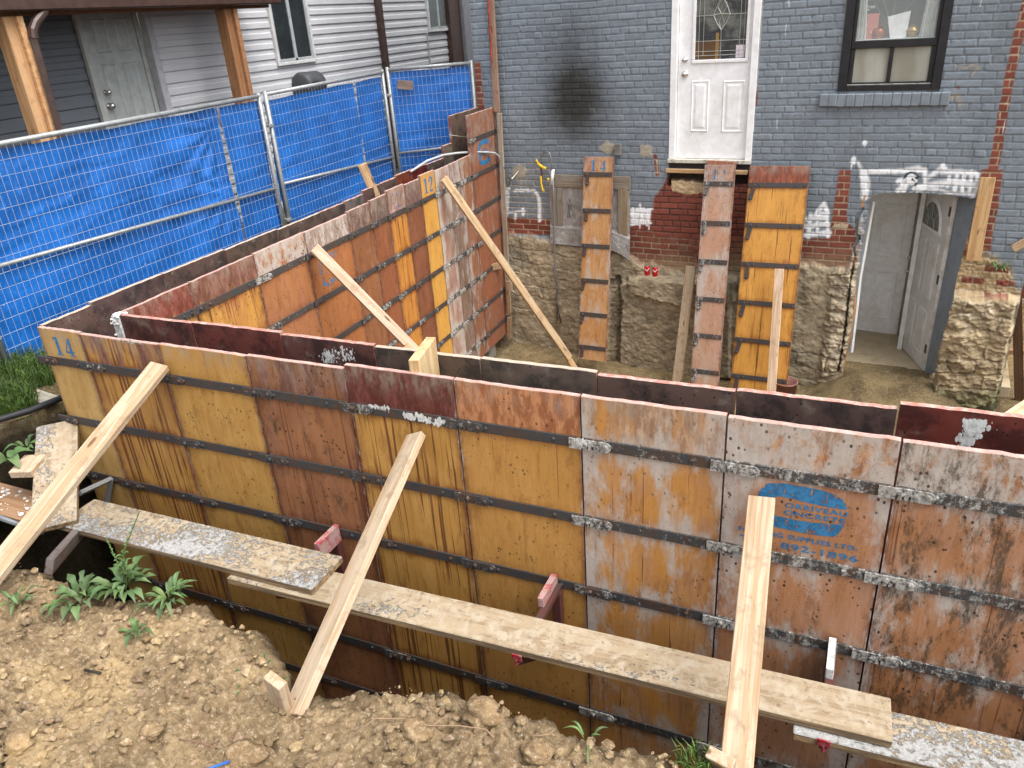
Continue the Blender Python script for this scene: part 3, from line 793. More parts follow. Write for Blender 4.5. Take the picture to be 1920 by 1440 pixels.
# left wall, inner forms: faces the pit (+x)
G_LI = 'inner form panels of the left wall'
A_L = math.radians(90) + math.atan(0.028)
def LIx(y): return 0.335 - 0.028 * y
LY = [0.345, 0.935, 1.604, 2.243, 2.887, 3.268, 3.585, 3.925, 4.256, 4.590, 4.930, 5.205, 5.514, 6.315]
li = [
 dict(label='dark red and yellow form panel of the left wall beside the cement coated corner', c1=YEL, c2=YEL2, c3=(0.20, 0.05, 0.03), topm=0.75, drip=0.35, top=0.2, speck=0.5),
 dict(label='form panel with maroon top and yellow lower half, second in the left wall', c1=(0.52, 0.25, 0.04), c2=(0.38, 0.15, 0.04), c3=(0.20, 0.08, 0.05), topm=0.8, drip=0.8, top=0.2, speck=0.9, grime=0.3),
 dict(label='form panel with chalky white top left of the brace with white lettering side', c1=(0.36, 0.14, 0.045), c2=(0.30, 0.11, 0.05), topm=2.0, drip=0.3, top=0.205, speck=1.0, grime=0.4, wash=0.1, cem=0.6),
 dict(label='orange form panel with faded blue oval logo under the upper end of a brace', c1=(0.36, 0.13, 0.035), c2=(0.33, 0.115, 0.035), c3=(0.40, 0.30, 0.24), topm=0.9, drip=0.3, top=0.2, speck=1.0, grime=0.45, cem=0.3),
 dict(label='stained orange form panel with faint stencilled 14, left of another faint one', c1=(0.27, 0.10, 0.035), c2=(0.22, 0.085, 0.035), c3=(0.20, 0.12, 0.085), topm=1.0, drip=0.2, top=0.215, speck=1.0, grime=0.6, cem=0.4),
 dict(label='brown form panel with nearly worn off number left of the grey one stencilled 12', c1=(0.26, 0.085, 0.03), c2=(0.23, 0.075, 0.03), c3=(0.17, 0.11, 0.085), topm=0.9, drip=0.2, top=0.225, speck=0.9, grime=0.6, cem=0.4),
 dict(label='form panel with greyish pink top stencilled 12 above a bright amber face', c1=(0.50, 0.20, 0.025), c2=(0.46, 0.18, 0.025), c3=(0.34, 0.20, 0.15), topm=1.0, drip=0.7, top=0.25, speck=0.5, grime=0.1, cem=0.4),
 dict(label='dull brown form panel between the two panels stencilled 12', c1=(0.22, 0.075, 0.03), c2=(0.19, 0.065, 0.03), c3=(0.18, 0.10, 0.08), topm=0.9, drip=0.3, top=0.235, speck=0.8, grime=0.5, cem=0.4),
 dict(label='bright yellow form panel stencilled 12 near the house end of the left wall', c1=(0.57, 0.28, 0.04), c2=(0.55, 0.27, 0.04), drip=0.05, top=0.262, speck=0.25, grime=0.05, cem=0.3),
 dict(label='pinkish whitewashed form panel behind the upper end of the longest inner brace', c1=(0.36, 0.19, 0.12), c2=(0.34, 0.20, 0.15), drip=0.1, top=0.245, speck=0.5, grime=0.3, wash=0.42, ewash=1.3, cem=0.8),
 dict(label='grey brown form panel right of the pinkish whitewashed panel', c1=(0.22, 0.135, 0.09), c2=(0.26, 0.17, 0.12), drip=0.1, top=0.25, speck=0.6, grime=0.3, wash=0.3, ewash=1.3, cem=0.7, c3=(0.33, 0.22, 0.19), topm=1.0),
 dict(label='narrow orange form panel left of the tall panel with the faded C logo', c1=(0.29, 0.115, 0.05), c2=(0.26, 0.12, 0.07), drip=0.2, top=0.255, speck=0.6, grime=0.3, wash=0.3, ewash=1.2, cem=0.7),
 dict(label='taller form panel with a faded blue C logo against the house wall', c1=(0.28, 0.095, 0.04), c2=(0.25, 0.10, 0.055), drip=0.25, top=0.69, speck=0.5, grime=0.35, wash=0.22, ewash=0.8, cem=0.5),
]
LI = []
for i, d in enumerate(li):
    y0, y1 = LY[i], LY[i + 1]
    if i == 12: d.update(top=0.284, first=STRAP_BASE + STRAP_STEP, straps=7)
    LI.append(panel('concrete_form', d.pop('label'), G_LI, (LIx(y0), y0, Z0), (y1 - y0) / math.cos(math.atan(0.028)), A_L, eseed=70 + i, **d))
stencil_number(LI[8], '12', 0.07, STRAP_BASE + 0.055, 0.155, 0.05, 0.70)
stencil_number(LI[6], '12', 0.06, STRAP_BASE + 0.05, 0.155, 0.62, 0.70)
stencil_number(LI[4], '14', 0.12, STRAP_BASE + 0.03, 0.125, 0.80, 0.78)
stencil_number(LI[3], '14', 0.14, STRAP_BASE + 0.03, 0.12, 0.98, 0.78)
stencil_number(LI[7], '7', 0.17, STRAP_BASE + 0.04, 0.13, 0.72)
stencil_number(LI[11], '7', 0.08, STRAP_BASE + 0.045, 0.14, 0.80)
stencil_number(LI[9], '12', 0.08, STRAP_BASE + 0.05, 0.14, 0.95, 0.70)
def c_logo(root, x, z, w, h, th, wear):
    """open oval ring, gap on the right-hand side"""
    mb = MB(); pts = []
    for k in range(33):
        a = math.radians(35 + 290 * k / 32)
        ca, sa = math.cos(a), math.sin(a)
        pts.append((x + w / 2 * abs(ca) ** 0.55 * (1 if ca > 0 else -1), z + h / 2 * abs(sa) ** 0.55 * (1 if sa > 0 else -1)))
    ribbon(mb, pts, th, -0.0013)
    mb.build('painted_logo', MAT_STENCIL, root, local=True, color=(wear, 0, 0))
    mb = MB()
    for r_ in range(2):
        for q in range(6):
            xx = x - w * 0.26 + q * w * 0.105; zz = z + h * 0.10 - r_ * h * 0.2
            ribbon(mb, [(xx, zz - h * .06), (xx, zz + h * .06)], w * 0.045, -0.0013); ribbon(mb, [(xx, zz + h * .05 - (q % 2) * h * .1), (xx + w * .05, zz + h * .05 - (q % 2) * h * .1)], h * 0.03, -0.0016)
    mb.build('worn_lettering', MAT_STENCIL, root, local=True, color=(wear + 0.15, 0, 0))
c_logo(LI[3], 0.28, STRAP_BASE - 0.195, 0.30, 0.22, 0.055, 0.62)
c_logo(LI[12], 0.40, STRAP_BASE + 0.22, 0.30, 0.24, 0.055, 0.25)

# left wall, outer forms: pour face seen over the inner forms
G_LO = 'outer form panels of the left wall'
OY = [0.028, 0.385, 0.996, 1.624, 2.262, 2.875, 3.258, 3.583, 3.912, 4.224, 4.564, 4.901, 5.322, 5.566, 6.365]
lo = [('short grey brown outer panel behind the narrow panel stencilled 14', 0.208), ('mottled brown outer form panel, second along the blue fence from the corner', 0.226),
      ('plain brown outer form panel, third along the blue fence from the corner', 0.222), ('brown outer form panel below the first pair of fence posts', 0.215),
      ('brown outer form panel just past the first pair of fence posts', 0.207), ('worn brown outer form panel behind the panel with faint stencilled 14', 0.209),
      ('grey outer form panel with chalky rim below the cut brace top', 0.214), ('dull maroon outer form panel beside the cut brace top', 0.246),
      ('brown outer form panel just before the one with the ochre patch', 0.25), ('red outer form panel with an ochre patch on its pour face', 0.266),
      ('clean dark red outer form panel under the grey bent pipe', 0.264), ('brown outer form panel with white cement run under the grey bent pipe', 0.254),
      ('weathered outer form panel stepping up below the tall corner pair', 0.385), ('tall outer form panel with a rust red stripe beside the house corner', 0.684)]
for i, (lab, tp) in enumerate(lo):
    y0, y1 = OY[i], OY[i + 1]
    cb = [(0.10, 0.06, 0.048), (0.085, 0.05, 0.045), (0.09, 0.055, 0.045), (0.095, 0.062, 0.045), (0.10, 0.065, 0.05), (0.09, 0.06, 0.05), (0.14, 0.11, 0.095), (0.10, 0.055, 0.05), (0.10, 0.065, 0.05),
          (0.17, 0.04, 0.02), (0.13, 0.022, 0.018), (0.09, 0.06, 0.05), (0.13, 0.10, 0.075), (0.13, 0.085, 0.065)][i]
    ex = dict(top=tp) if i != 13 else dict(top=0.278, first=STRAP_BASE + STRAP_STEP, straps=7)
    panel('concrete_form', lab, G_LO, (0.0 - 0.018 * y1, y1, Z0), y1 - y0, math.radians(-90) + 0.018, cb=cb, latch=False, eseed=100 + i, cem=0.3,
          ce=(0.45, 0.36, 0.27) if i in (0, 1, 2, 3, 4) else (0.40, 0.20, 0.14), **ex)

# corner post of the inner forms, coated with cement
mb = MB()
mb.bbox((0.286, 0.300, Z0), (0.306, 0.345, 0.192), 0.004); mb.bbox((0.306, 0.300, Z0), (0.350, 0.315, 0.19), 0.004)
rr = random.Random(3)
for k in range(26):
    x = 0.285 + rr.random() * 0.065; z = 0.20 - abs(rr.gauss(0, 0.05))
    if k < 14: x, y, z = 0.285 + rr.random() * 0.07, 0.30 + rr.random() * 0.06, 0.192 + rr.random() * .006
    else: y = 0.297 + rr.random() * 0.01
    r = 0.006 + rr.random() * 0.011
    mb.lathe([(0, -r * .5), (r, -r * .2), (r * .8, r * .3), (0, r * .5)], 7, (x, y, z))
tag(mb.build('corner_post', MAT_CEM), 'steel corner post caked in white cement where the inner forms meet', 'corner post')

# ------------------------------------------------------------------ the brick house
TH = math.atan(-0.062)
W0 = np.array([0.2, 6.35, 0.0])
WD = np.array([math.cos(TH), math.sin(TH), 0.0]); WN = np.array([math.sin(TH), -math.cos(TH), 0.0])   # along the wall; outwards
def wpt(px, py, off=0.0): return on_plane(px, py, W0 + WN * off, WN)
def wuz(px, py, off=0.0):
    p = wpt(px, py, off); return float((p - W0) @ WD), float(p[2])
FLOOR = -2.42
house = empty('brick_house', (W0[0], W0[1], FLOOR), 'house with blue grey painted brick wall, white back door and dug out basement doorway', 'house', rotz=TH)
MW = Matrix.Translation((W0[0], W0[1], 0)) @ Matrix.Rotation(TH, 4, 'Z')      # wall frame: x along, y into the house, z up

def px_poly(pts): return [wuz(*p) for p in pts]
def mottle(c, n): return np.asarray(c)[None, None, :] * n[..., None]

def build_wall():
    st = 0.0075
    us = np.arange(-0.30, 5.80, st); zs = np.arange(-2.62, 2.12, st)
    U, Z = np.meshgrid(us, zs, indexing='ij')
    PW = W0 + U[..., None] * WD; PW[..., 2] = Z
    PX, PY = project(PW)
    # --- bricks
    ch = 0.0700; zb = 1.041 - ch / 2
    wob = (fbm(U * 0.9, Z * 0.4, 3, 5) - 0.5) * 0.028
    zz = (Z + wob - zb) / ch
    row = np.floor(zz).astype(int); fz = zz - row
    header = (row % 6) == 0
    L = np.where(header, 0.105, 0.218)
    off = np.where(row % 2 == 0, 0.0, 0.5) + (((row * 7919) % 13) - 6) * 0.018
    uu = (U + (fbm(U * 2, Z * 5, 2, 8) - 0.5) * 0.02) / L + off
    ci = np.floor(uu).astype(int); fu = uu - ci
    def hsh(a, b, k):
        n = (a * 73856093 ^ b * 19349663 ^ k * 83492791) & 0xffffff
        n = (n * 1103515245 + 12345) & 0x7fffffff
        return ((n >> 8) & 0xffff) / 65535.0
    r1, r2, r3 = hsh(ci, row, 1), hsh(ci, row, 2), hsh(ci, row, 3)
    rough = fbm(U * 40, Z * 40, 3, 21) - 0.5
    dj = np.minimum(np.minimum(fu, 1 - fu) * L, np.minimum(fz, 1 - fz) * ch) + rough * 0.006 * (0.4 + 1.6 * (hsh(ci, row, 6) > .8))
    face = sst(0.0022, 0.0075, dj)
    bed = sst(0.006, 0.0022, np.minimum(fz, 1 - fz) * ch)
    h = face * (0.007 + (r1 - 0.5) * 0.004 + (fz - .5) * (r2 - .5) * 0.006) + rough * 0.0024
    # --- regions (authored on the photograph, evaluated on the wall)
    def R(pts, soft=4.0, nz=5.0, seed=1):
        d = poly_sd(PX, PY, pts) + (fbm(U * 14, Z * 14, 4, seed) - 0.5) * 2 * nz
        return sst(soft / 2, -soft / 2, d)
    def S(pts, w, soft=2.5, nz=1.5, seed=3):
        d = seg_dist(PX, PY, pts) + (fbm(U * 30, Z * 30, 3, seed) - 0.5) * 2 * nz
        return sst(w / 2 + soft / 2, w / 2 - soft / 2, d)
    lown = fbm(U * 1.5, Z * 1.5, 4, 31)
    tone = 0.95 + 0.30 * (lown - .5) + (r1 - 0.5) * 0.10 - 0.10 * sst(.55, .75, fbm(U * 7, Z * 1.1, 4, 33))
    paint = mottle((0.208, 0.238, 0.268), tone)
    paint = paint * (1 - 0.13 * (1 - face)[..., None])
    # --- bare brick
    redc = np.stack([0.165 + r3 * 0.075, 0.046 + r3 * 0.024, 0.032 + r3 * .014], -1) * (0.85 + 0.3 * fbm(U * 30, Z * 30, 3, 4))[..., None]
    mort_dark = mottle((0.045, 0.032, 0.028), 1 + 0 * U); mort_tan = mottle((0.42, 0.34, 0.23), 0.8 + 0.4 * fbm(U * 25, Z * 25, 3, 9))
    red = redc * face[..., None] + mort_dark * (1 - face)[..., None]
    redt = redc * face[..., None] + mort_tan * (1 - face)[..., None]
    col = paint.copy()
    def blend(c, m): 
        nonlocal col
        col = col * (1 - m[..., None]) + c * m[..., None]
    # soot stain
    e1 = np.hypot((PX - 1078) / 78, (PY - 198) / 88); e2 = np.hypot((PX - 1075) / 62, (PY - 110) / 110)
    so = sst(1.3, 0.1, e1 + 0.35 * (fbm(U * 5, Z * 5, 4, 44) - .5)) * 0.88 + sst(1.3, 0.1, e2 + .4 * (fbm(U * 6, Z * 2, 4, 45) - .5)) * 0.42
    col *= (1 - np.clip(so, 0, .93)[..., None] * np.array([0.86, 0.89, 0.93]))
    # tan mortar at lower left of the wall
    m = R([(945, 330), (990, 300), (1032, 315), (1034, 408), (945, 408)], 14, 6, 6) * (1 - face)
    blend(mort_tan, m * 0.85)
    blend(redt, R([(940, 406), (1036, 410), (1040, 440), (940, 438)], 3, 3, 7))
    blend(red, R([(1256, 318), (1410, 318), (1410, 470), (1380, 500), (1180, 500), (1178, 424), (1206, 412), (1222, 396), (1226, 372), (1242, 352)], 5, 4, 8))
    blend(redt * .75, R([(1180, 432), (1245, 438), (1290, 452), (1300, 470), (1300, 510), (1180, 500)], 12, 8, 9))
    blend(redt * .85, R([(1495, 446), (1552, 446), (1566, 400), (1605, 430), (1612, 480), (1600, 500), (1495, 500)], 5, 4, 10))
    blend(redt, R([(1573, 318), (1596, 318), (1594, 350), (1588, 398), (1590, 440), (1556, 440), (1562, 395), (1568, 360)], 2, 1.6, 11))
    blend(mort_tan * 1.1, R([(1565, 418), (1590, 420), (1588, 428), (1560, 427)], 2, 2, 12))
    # long bare stripe where a pipe was fixed
    sm = S([(1935, -30), (1912, 60), (1896, 130), (1880, 215), (1868, 290), (1856, 345), (1846, 440)], 19, 2, 1.6, 13)
    blend(redt, sm); blend(redt, R([(1838, 318), (1880, 318), (1872, 380), (1856, 470), (1836, 470), (1846, 380)], 3, 3, 14))
    blend(redt, R([(884, 116), (901, 116), (910, 215), (884, 215)], 1.5, 1.0, 15) * 1.0)
    blend(redt, S([(1229, 292), (1233, 326)], 7, 2, 1.5, 16)); blend(mort_tan, S([(1232, 300), (1233, 325)], 2.5, 1, 1, 17))
    blend(redc, S([(1420, 152), (1418, 196)], 4, 1.5, .6, 18))
    for p in ((1887, 200, 5), (1683, 268, 5), (1648, 270, 4), (1797, 165, 6), (1795, 130, 8), (1815, 125, 8)): 
        blend(redc * 1.0, .7 * sst(p[2] * .4, p[2] * .1, np.hypot(PX - p[0], PY - p[1]) + (fbm(U * 25, Z * 25, 3, 60) - .5) * 9))
    # cement patches
    for (cx, cy, rx) in ((1139, 276, 13), (1212, 283, 14), (974, 322, 15)):
        d = np.hypot((PX - cx) / rx, (PY - cy) / (rx * .9)) + (fbm(U * 22, Z * 22, 4, 50) - .5) * 0.9
        m = sst(1.1, 0.7, d); blend(mottle((0.34, 0.30, 0.23), .8 + .4 * fbm(U * 40, Z * 40, 3, 51)), m); h = h * (1 - m) + 0.010 * m
    blend(mottle((0.34, 0.30, 0.23), 1 + 0 * U), S([(976, 330), (978, 352)], 4, 2, 2, 52))
    # ghost of the lighter paint edge beside the timber
    blend(paint * 1.28, R([(905, -20), (888, -20), (890, 118), (906, 118), (920, 210), (928, 210)], 3, 1, 53) * .6)
    col *= (1 - 0.16 * R([(930, -20), (938, -20), (944, 130), (946, 230), (938, 240), (932, 100)], 3, 1, 54))[..., None]  # soft shadow of the timber darkened into the brick colour
    # tan worn scrapes
    blend(mort_tan, S([(1792, 124), (1812, 128), (1822, 122), (1836, 126), (1822, 140)], 4, 2, 1.2, 55) * .5)
    blend(mort_tan * .8, S([(1775, 182), (1798, 180), (1800, 196)], 9, 6, 3, 56) * .6)
    # crack / broken edge left of the basement doorway
    rub = R([(1616, 400), (1606, 420), (1606, 448), (1600, 470), (1590, 500), (1560, 520), (1560, 700), (1580, 704), (1601, 600), (1612, 490), (1618, 430)], 4, 4, 57)
    # tan eroded masonry right of the doorway and above the pier
    em = R([(1795, 400), (1812, 395), (1815, 440), (1845, 470), (1895, 505), (1915, 560), (1760, 575), (1775, 520), (1785, 470)], 22, 9, 58)
    tanb = np.stack([0.40 + .12 * r3, 0.30 + .06 * r3 - .10 * (r2 > .75), 0.17 + .03 * r3 - .06 * (r2 > .75)], -1) * (0.8 + .4 * fbm(U * 20, Z * 20, 4, 59))[..., None]
    tanb = tanb * face[..., None] + mort_tan * .9 * (1 - face)[..., None]
    blend(tanb, em * (1 - .0 * face))
    blend(redc, em * face * (r2 > .80))
    h = h + em * rough * 0.03
    # dust running down to the clay
    dust = sst(445, 520, PY + 60 * (fbm(U * 4, Z * 6, 4, 61) - .5)) * (PX < 1610)
    blend(mottle((0.33, 0.25, 0.15), .8 + .4 * fbm(U * 30, Z * 30, 3, 62)), dust * .8)
    # --- graffiti
    white = mottle((0.80, 0.81, 0.82), 1 + 0 * U) * (1 - .10 * (1 - face)[..., None])
    G = np.zeros_like(U)
    def st_(pts, w, soft=5, a=1.0):
        nonlocal G
        G = np.maximum(G, a * S(pts, w, soft, 1.2, 70))
    # left tag
    st_([(950, 360), (946, 368), (948, 392), (950, 404), (952, 362)], 7, 3); st_([(944, 355), (954, 354)], 7, 3); st_([(946, 399), (984, 395)], 4, 3); st_([(981, 391), (981, 402)], 5, 3); st_([(967, 402), (967, 409)], 5, 3)
    st_([(966, 357), (1002, 357)], 5, 3); st_([(1004, 360), (1010, 368), (1012, 380), (1012, 398), (1012, 414)], 6, 3)
    # middle tag
    for q in ((1187, 394), (1196, 394), (1206, 394), (1216, 396)): st_([q, (q[0] - 2, q[1] + 22)], 10, 4)
    st_([(1182, 400), (1222, 392)], 5, 3); st_([(1182, 420), (1220, 418)], 5, 3); st_([(1200, 384), (1202, 394)], 5, 3); st_([(1201, 418), (1200, 428)], 2, 2); st_([(1218, 418), (1217, 430)], 2, 2)
    # tag right of the orange panel
    st_([(1545, 382), (1536, 392), (1530, 402), (1552, 400), (1546, 384)], 8, 5); st_([(1514, 410), (1550, 408)], 9, 5); st_([(1512, 424), (1552, 420)], 9, 5); st_([(1512, 440), (1555, 436)], 9, 6); st_([(1520, 402), (1516, 444)], 8, 5); st_([(1550, 404), (1553, 442)], 8, 5); st_([(1534, 404), (1532, 440)], 6, 5)
    # arch tag
    st_([(1601, 298), (1600, 303)], 10, 4); st_([(1598, 304), (1596, 316)], 2, 2); st_([(1608, 305), (1618, 322)], 6, 6, .7)
    st_([(1620, 322), (1660, 321), (1700, 320), (1735, 318)], 9, 5); st_([(1622, 326), (1625, 345), (1621, 368)], 13, 7); st_([(1616, 322), (1618, 350), (1620, 364)], 8, 5)
    st_([(1700, 318), (1722, 315), (1734, 322), (1736, 346), (1715, 354)], 9, 6); st_([(1684, 340), (1694, 336), (1690, 352), (1682, 358)], 8, 6); st_([(1700, 345), (1694, 358)], 8, 6)
    st_([(1738, 334), (1756, 322), (1770, 312)], 8, 6, .75); st_([(1768, 310), (1772, 316), (1764, 322), (1800, 322), (1832, 326)], 9, 6); st_([(1745, 348), (1765, 344), (1790, 340), (1838, 350)], 12, 8, .95)
    st_([(1780, 330), (1776, 350)], 6, 5); st_([(1795, 326), (1790, 356)], 8, 5); st_([(1808, 326), (1804, 360)], 8, 5); st_([(1822, 322), (1818, 362)], 8, 5); st_([(1832, 326), (1834, 352), (1824, 366)], 8, 5)
    st_([(1740, 356), (1758, 354), (1780, 362), (1812, 362)], 6, 6, .8); st_([(1720, 356), (1736, 352)], 8, 6); st_([(1622, 267), (1621, 268)], 8, 4)
    for a_, b_ in (((1479, 0), (1480, 13)), ((1474, 45), (1473, 75)), ((1467, 143), (1465, 156)), ((1457, 222), (1457, 242)), ((1840, 0), (1838, 12)), ((925, 88), (926, 92)), ((1884, 225), (1880, 252)), ((1620, 268), (1621, 276))): G = np.maximum(G, .7 * S([a_, b_], 1.2, 1.0, 0.35, 70))
    blend(white, np.clip(G, 0, 1) * .96)
    K = np.zeros_like(U)
    for pts, w in (([(1695, 334), (1700, 326), (1708, 322.5), (1717, 325), (1722, 331)], 3.2), ([(1711, 336), (1711.5, 336.5)], 4.5), ([(1718, 333.5), (1719.5, 334)], 5), ([(1714.5, 339), (1715, 340)], 2.4), ([(1717, 343), (1716, 348)], 2.6)):
        K = np.maximum(K, S(pts, w, 1.0, 0.2, 71))
    skull = sst(11.5, 9.5, np.hypot(PX - 1710, (PY - 336) * 1.0)); blend(white * 1.1, skull * .9)
    blend(mottle((0.025, 0.028, 0.03), 1 + 0 * U), K)
    # rust coloured edge of the timber frame at the crack
    blend(mottle((0.42, 0.20, 0.05), 1 + 0 * U), S([(1622, 368), (1618, 380), (1616, 390)], 4, 2, 2, 72) * .9)
    crack = S([(1617, 392), (1606, 408), (1606, 436), (1611, 446), (1600, 462), (1604, 480), (1596, 520), (1592, 560), (1586, 610), (1574, 690)], 3.5, 2.0, 2.4, 73)
    # --- foundation (clay covered rubble and parging)
    bx = [900, 945, 1035, 1120, 1180, 1250, 1300, 1405, 1500, 1570, 1606, 1760, 1800, 1850, 1935]
    by = [436, 438, 446, 462, 474, 506, 512, 520, 494, 508, 500, 556, 548, 556, 560]
    bnd = np.interp(PX, bx, by) + (fbm(U * 6, Z * 3, 4, 80) - .5) * 26
    fnd = sst(-5, 7, PY - bnd)
    n1 = fbm(U * 3.2, Z * 3.2, 5, 81) - .5; n2 = fbm(U * 11, Z * 15, 5, 82) - .5; n3 = fbm(U * 34, Z * 40, 4, 83) - .5
    hf = 0.045 + n1 * 0.055 + n2 * 0.022 + n3 * 0.012
    hf += 0.05 * sst(-0.9, -2.3, Z)
    # courses of rubble stones under the clay skin
    sz_ = Z / .155 + (fbm(U * 2.2, Z * 1.5, 3, 130) - .5) * 1.3; sr = np.floor(sz_).astype(int)
    su_ = U / .27 + (sr % 2) * .5 + (fbm(U * 3, Z * 4, 3, 131) - .5) * 1.2; sc_ = np.floor(su_).astype(int)
    fs_, ft_ = su_ - sc_, sz_ - sr
    sd_ = np.minimum(np.minimum(fs_, 1 - fs_) * .27, np.minimum(ft_, 1 - ft_) * .155) + n3 * .012
    stone = sst(.0, .016, sd_); sh_ = hsh(sc_, sr, 11) - .5
    sk = sst(.38, .62, fbm(U * 1.1, Z * 1.4, 3, 132))
    hf += sk * .35 * (stone * (.018 + sh_ * .030) + (stone - 1) * .008)
    cl = mottle((0.36, 0.295, 0.205), 0.80 + 0.6 * (fbm(U * 2.2, Z * 2.6, 5, 84) - .35)) * (1 + (n2 * .6)[..., None])
    cl = cl * (1 + (sk * stone * sh_ * .25)[..., None])
    cl = cl * (1 - sst(.52, .66, fbm(U * 1.3, Z * 1.6, 4, 85))[..., None] * np.array([.30, .26, .22]))
    def Rf(pts, soft=5, nz=4, seed=1): return R(pts, soft, nz, seed)
    # parged slab under the cans with its ledge
    slab = Rf([(1168, 530), (1196, 518), (1345, 520), (1372, 520), (1372, 700), (1280, 696), (1168, 676)], 5, 3, 86)
    lip = Rf([(1182, 516), (1380, 518), (1378, 560), (1300, 566), (1230, 552), (1190, 540)], 4, 4, 87)
    hf = hf * (1 - slab) + slab * (0.135 + n1 * .03 + n2 * .03 + n3 * .018)
    hf = hf + lip * 0.075
    ledge_w = S([(1185, 540), (1230, 549), (1268, 560), (1300, 572), (1340, 578)], 12, 5, 5, 88)
    crev = S([(1160, 520), (1168, 560), (1164, 620), (1162, 680)], 9, 5, 3, 89) + Rf([(1146, 520), (1164, 520), (1162, 690), (1144, 690)], 6, 3, 90) * .5
    hf -= np.clip(crev, 0, 1) * 0.10
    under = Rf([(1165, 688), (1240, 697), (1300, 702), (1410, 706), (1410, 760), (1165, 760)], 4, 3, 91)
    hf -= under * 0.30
    # big clay pier right of the doorway
    pier = Rf([(1772, 540), (1800, 520), (1850, 524), (1905, 545), (1898, 600), (1884, 660), (1862, 742), (1800, 752), (1768, 748), (1752, 720), (1757, 660), (1768, 600)], 8, 6, 92)
    hf = hf + pier * (0.14 + stone * (.014 + sh_ * .030) + n1 * .13 + n2 * .030 + n3 * .018 + (fbm(U * 2.2, Z * 8, 4, 120) - .5) * .055)
    rj = Rf([(1556, 470), (1604, 480), (1600, 560), (1584, 690), (1540, 700), (1552, 600)], 10, 6, 93)
    hf = hf + rj * (0.02 + stone * (.020 + sh_ * .040) + n2 * .04 + n1 * .05 + n3 * .02 + (fbm(U * 3, Z * 8, 3, 121) - .5) * .06)
    cl = cl * (1 - pier[..., None]) + mottle((0.38, 0.30, 0.195), .72 + .9 * (fbm(U * 5, Z * 9, 5, 94) - .25)) * pier[..., None]
    lt = sst(.60, .68, fbm(U * 9, Z * 26, 4, 95)) * (pier * sst(640, 560, PY) + .5 * slab * 0)
    cl = cl * (1 - lt[..., None] * .7) + mottle((0.52, 0.45, 0.34), 1 + 0 * U) * lt[..., None] * .7
    cl = cl * (1 - ledge_w[..., None] * .65) + mottle((0.50, 0.43, 0.34), 1 + 0 * U) * ledge_w[..., None] * .65
    green = sst(690, 740, PY + 30 * n2) * (PX > 1500)
    cl = cl * (1 - green[..., None] * np.array([.50, .42, .50]))
    cl = cl * (1 - under[..., None] * .35)  # shade of the undercut below the slab put into the clay colour
    rg = (rub * sst(440, 470, PY))
    cl = cl * (1 - rg[..., None] * .5) + mottle((0.40, 0.34, 0.26), .7 + .8 * fbm(U * 14, Z * 14, 4, 96)) * rg[..., None] * .5
    h = h * (1 - fnd) + hf * fnd
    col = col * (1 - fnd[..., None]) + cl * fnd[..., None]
    # rubble near the crack above the clay line
    rr2 = rub * (1 - fnd); blend(mottle((0.34, 0.30, 0.26), .7 + .7 * fbm(U * 16, Z * 16, 4, 97)), rr2 * .75); h = h + rr2 * (fbm(U * 9, Z * 9, 4, 98) - .4) * .06
    h = h - np.clip(crack, 0, 1) * 0.055
    blend(mottle((0.035, 0.028, 0.02), 1 + 0 * U), np.clip(crack, 0, 1) * .8)
    # hollow under the back door, its darkness painted into the recess
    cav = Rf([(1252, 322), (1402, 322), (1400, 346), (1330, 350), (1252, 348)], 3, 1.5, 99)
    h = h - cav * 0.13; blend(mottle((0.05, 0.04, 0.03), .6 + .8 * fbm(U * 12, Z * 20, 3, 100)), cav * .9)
    lw = Rf([(1256, 337), (1326, 342), (1345, 350), (1340, 360), (1290, 364), (1262, 358)], 3, 3, 101)
    h = h * (1 - lw) + lw * (0.012 + rough * .02); blend(mottle((0.50, 0.37, 0.22), .7 + .6 * fbm(U * 16, Z * 30, 4, 102)), lw)
    col = np.clip(col, 0.004, 0.85)
    # --- openings
    cx_, cy_ = (PX[:-1, :-1] + PX[1:, 1:]) / 2, (PY[:-1, :-1] + PY[1:, 1:]) / 2
    zc = (Z[:-1, :-1] + Z[1:, 1:]) / 2
    nzc = (fbm(U * 30, Z * 30, 3, 110) - .5)[:-1, :-1] * 4
    keep = ~((poly_sd(cx_, cy_, [(1271, -160), (1255, 303), (1408, 305), (1447, -160)]) < 0) & (zc < 2.10))
    keep &= ~(poly_sd(cx_, cy_, [(1602, -160), (1570, 171), (1761, 171), (1806, -160)]) < 0)
    keep &= ~(poly_sd(cx_, cy_, [(1630, 376), (1636, 366), (1655, 362), (1700, 360), (1745, 362), (1790, 366), (1829, 373), (1812, 450), (1795, 520), (1774, 600), (1760, 650), (1750, 712), (1577, 712), (1590, 650), (1600, 590), (1610, 500), (1622, 430)]) + nzc < 0)
    # right end of the wall: broken edge
    fc = (fnd[:-1, :-1] > 0.5)
    Pl = np.stack([U, -h, Z - FLOOR], -1)
    tag_ = 0
    a = grid_mesh('painted_brick_wall', Pl, keep & ~fc, col, MAT_WALL, house, flip=False)
    b = grid_mesh('clay_foundation', Pl, keep & fc, col, MAT_CLAY, house, flip=False)
    return h
build_wall()

def wbox(mb, u0, u1, off0, off1, z0, z1, r=0.003, mi=0):
    """box in the wall frame; off = distance in front of the wall plane (negative = inside)"""
    a, b = min(-off0, -off1), max(-off0, -off1)
    mb.bbox((u0, a, z0), (u1, b, z1), r, mi, MW)
def wbuild(mb, name, mat, **kw): return mb.build(name, mat, house, **kw)
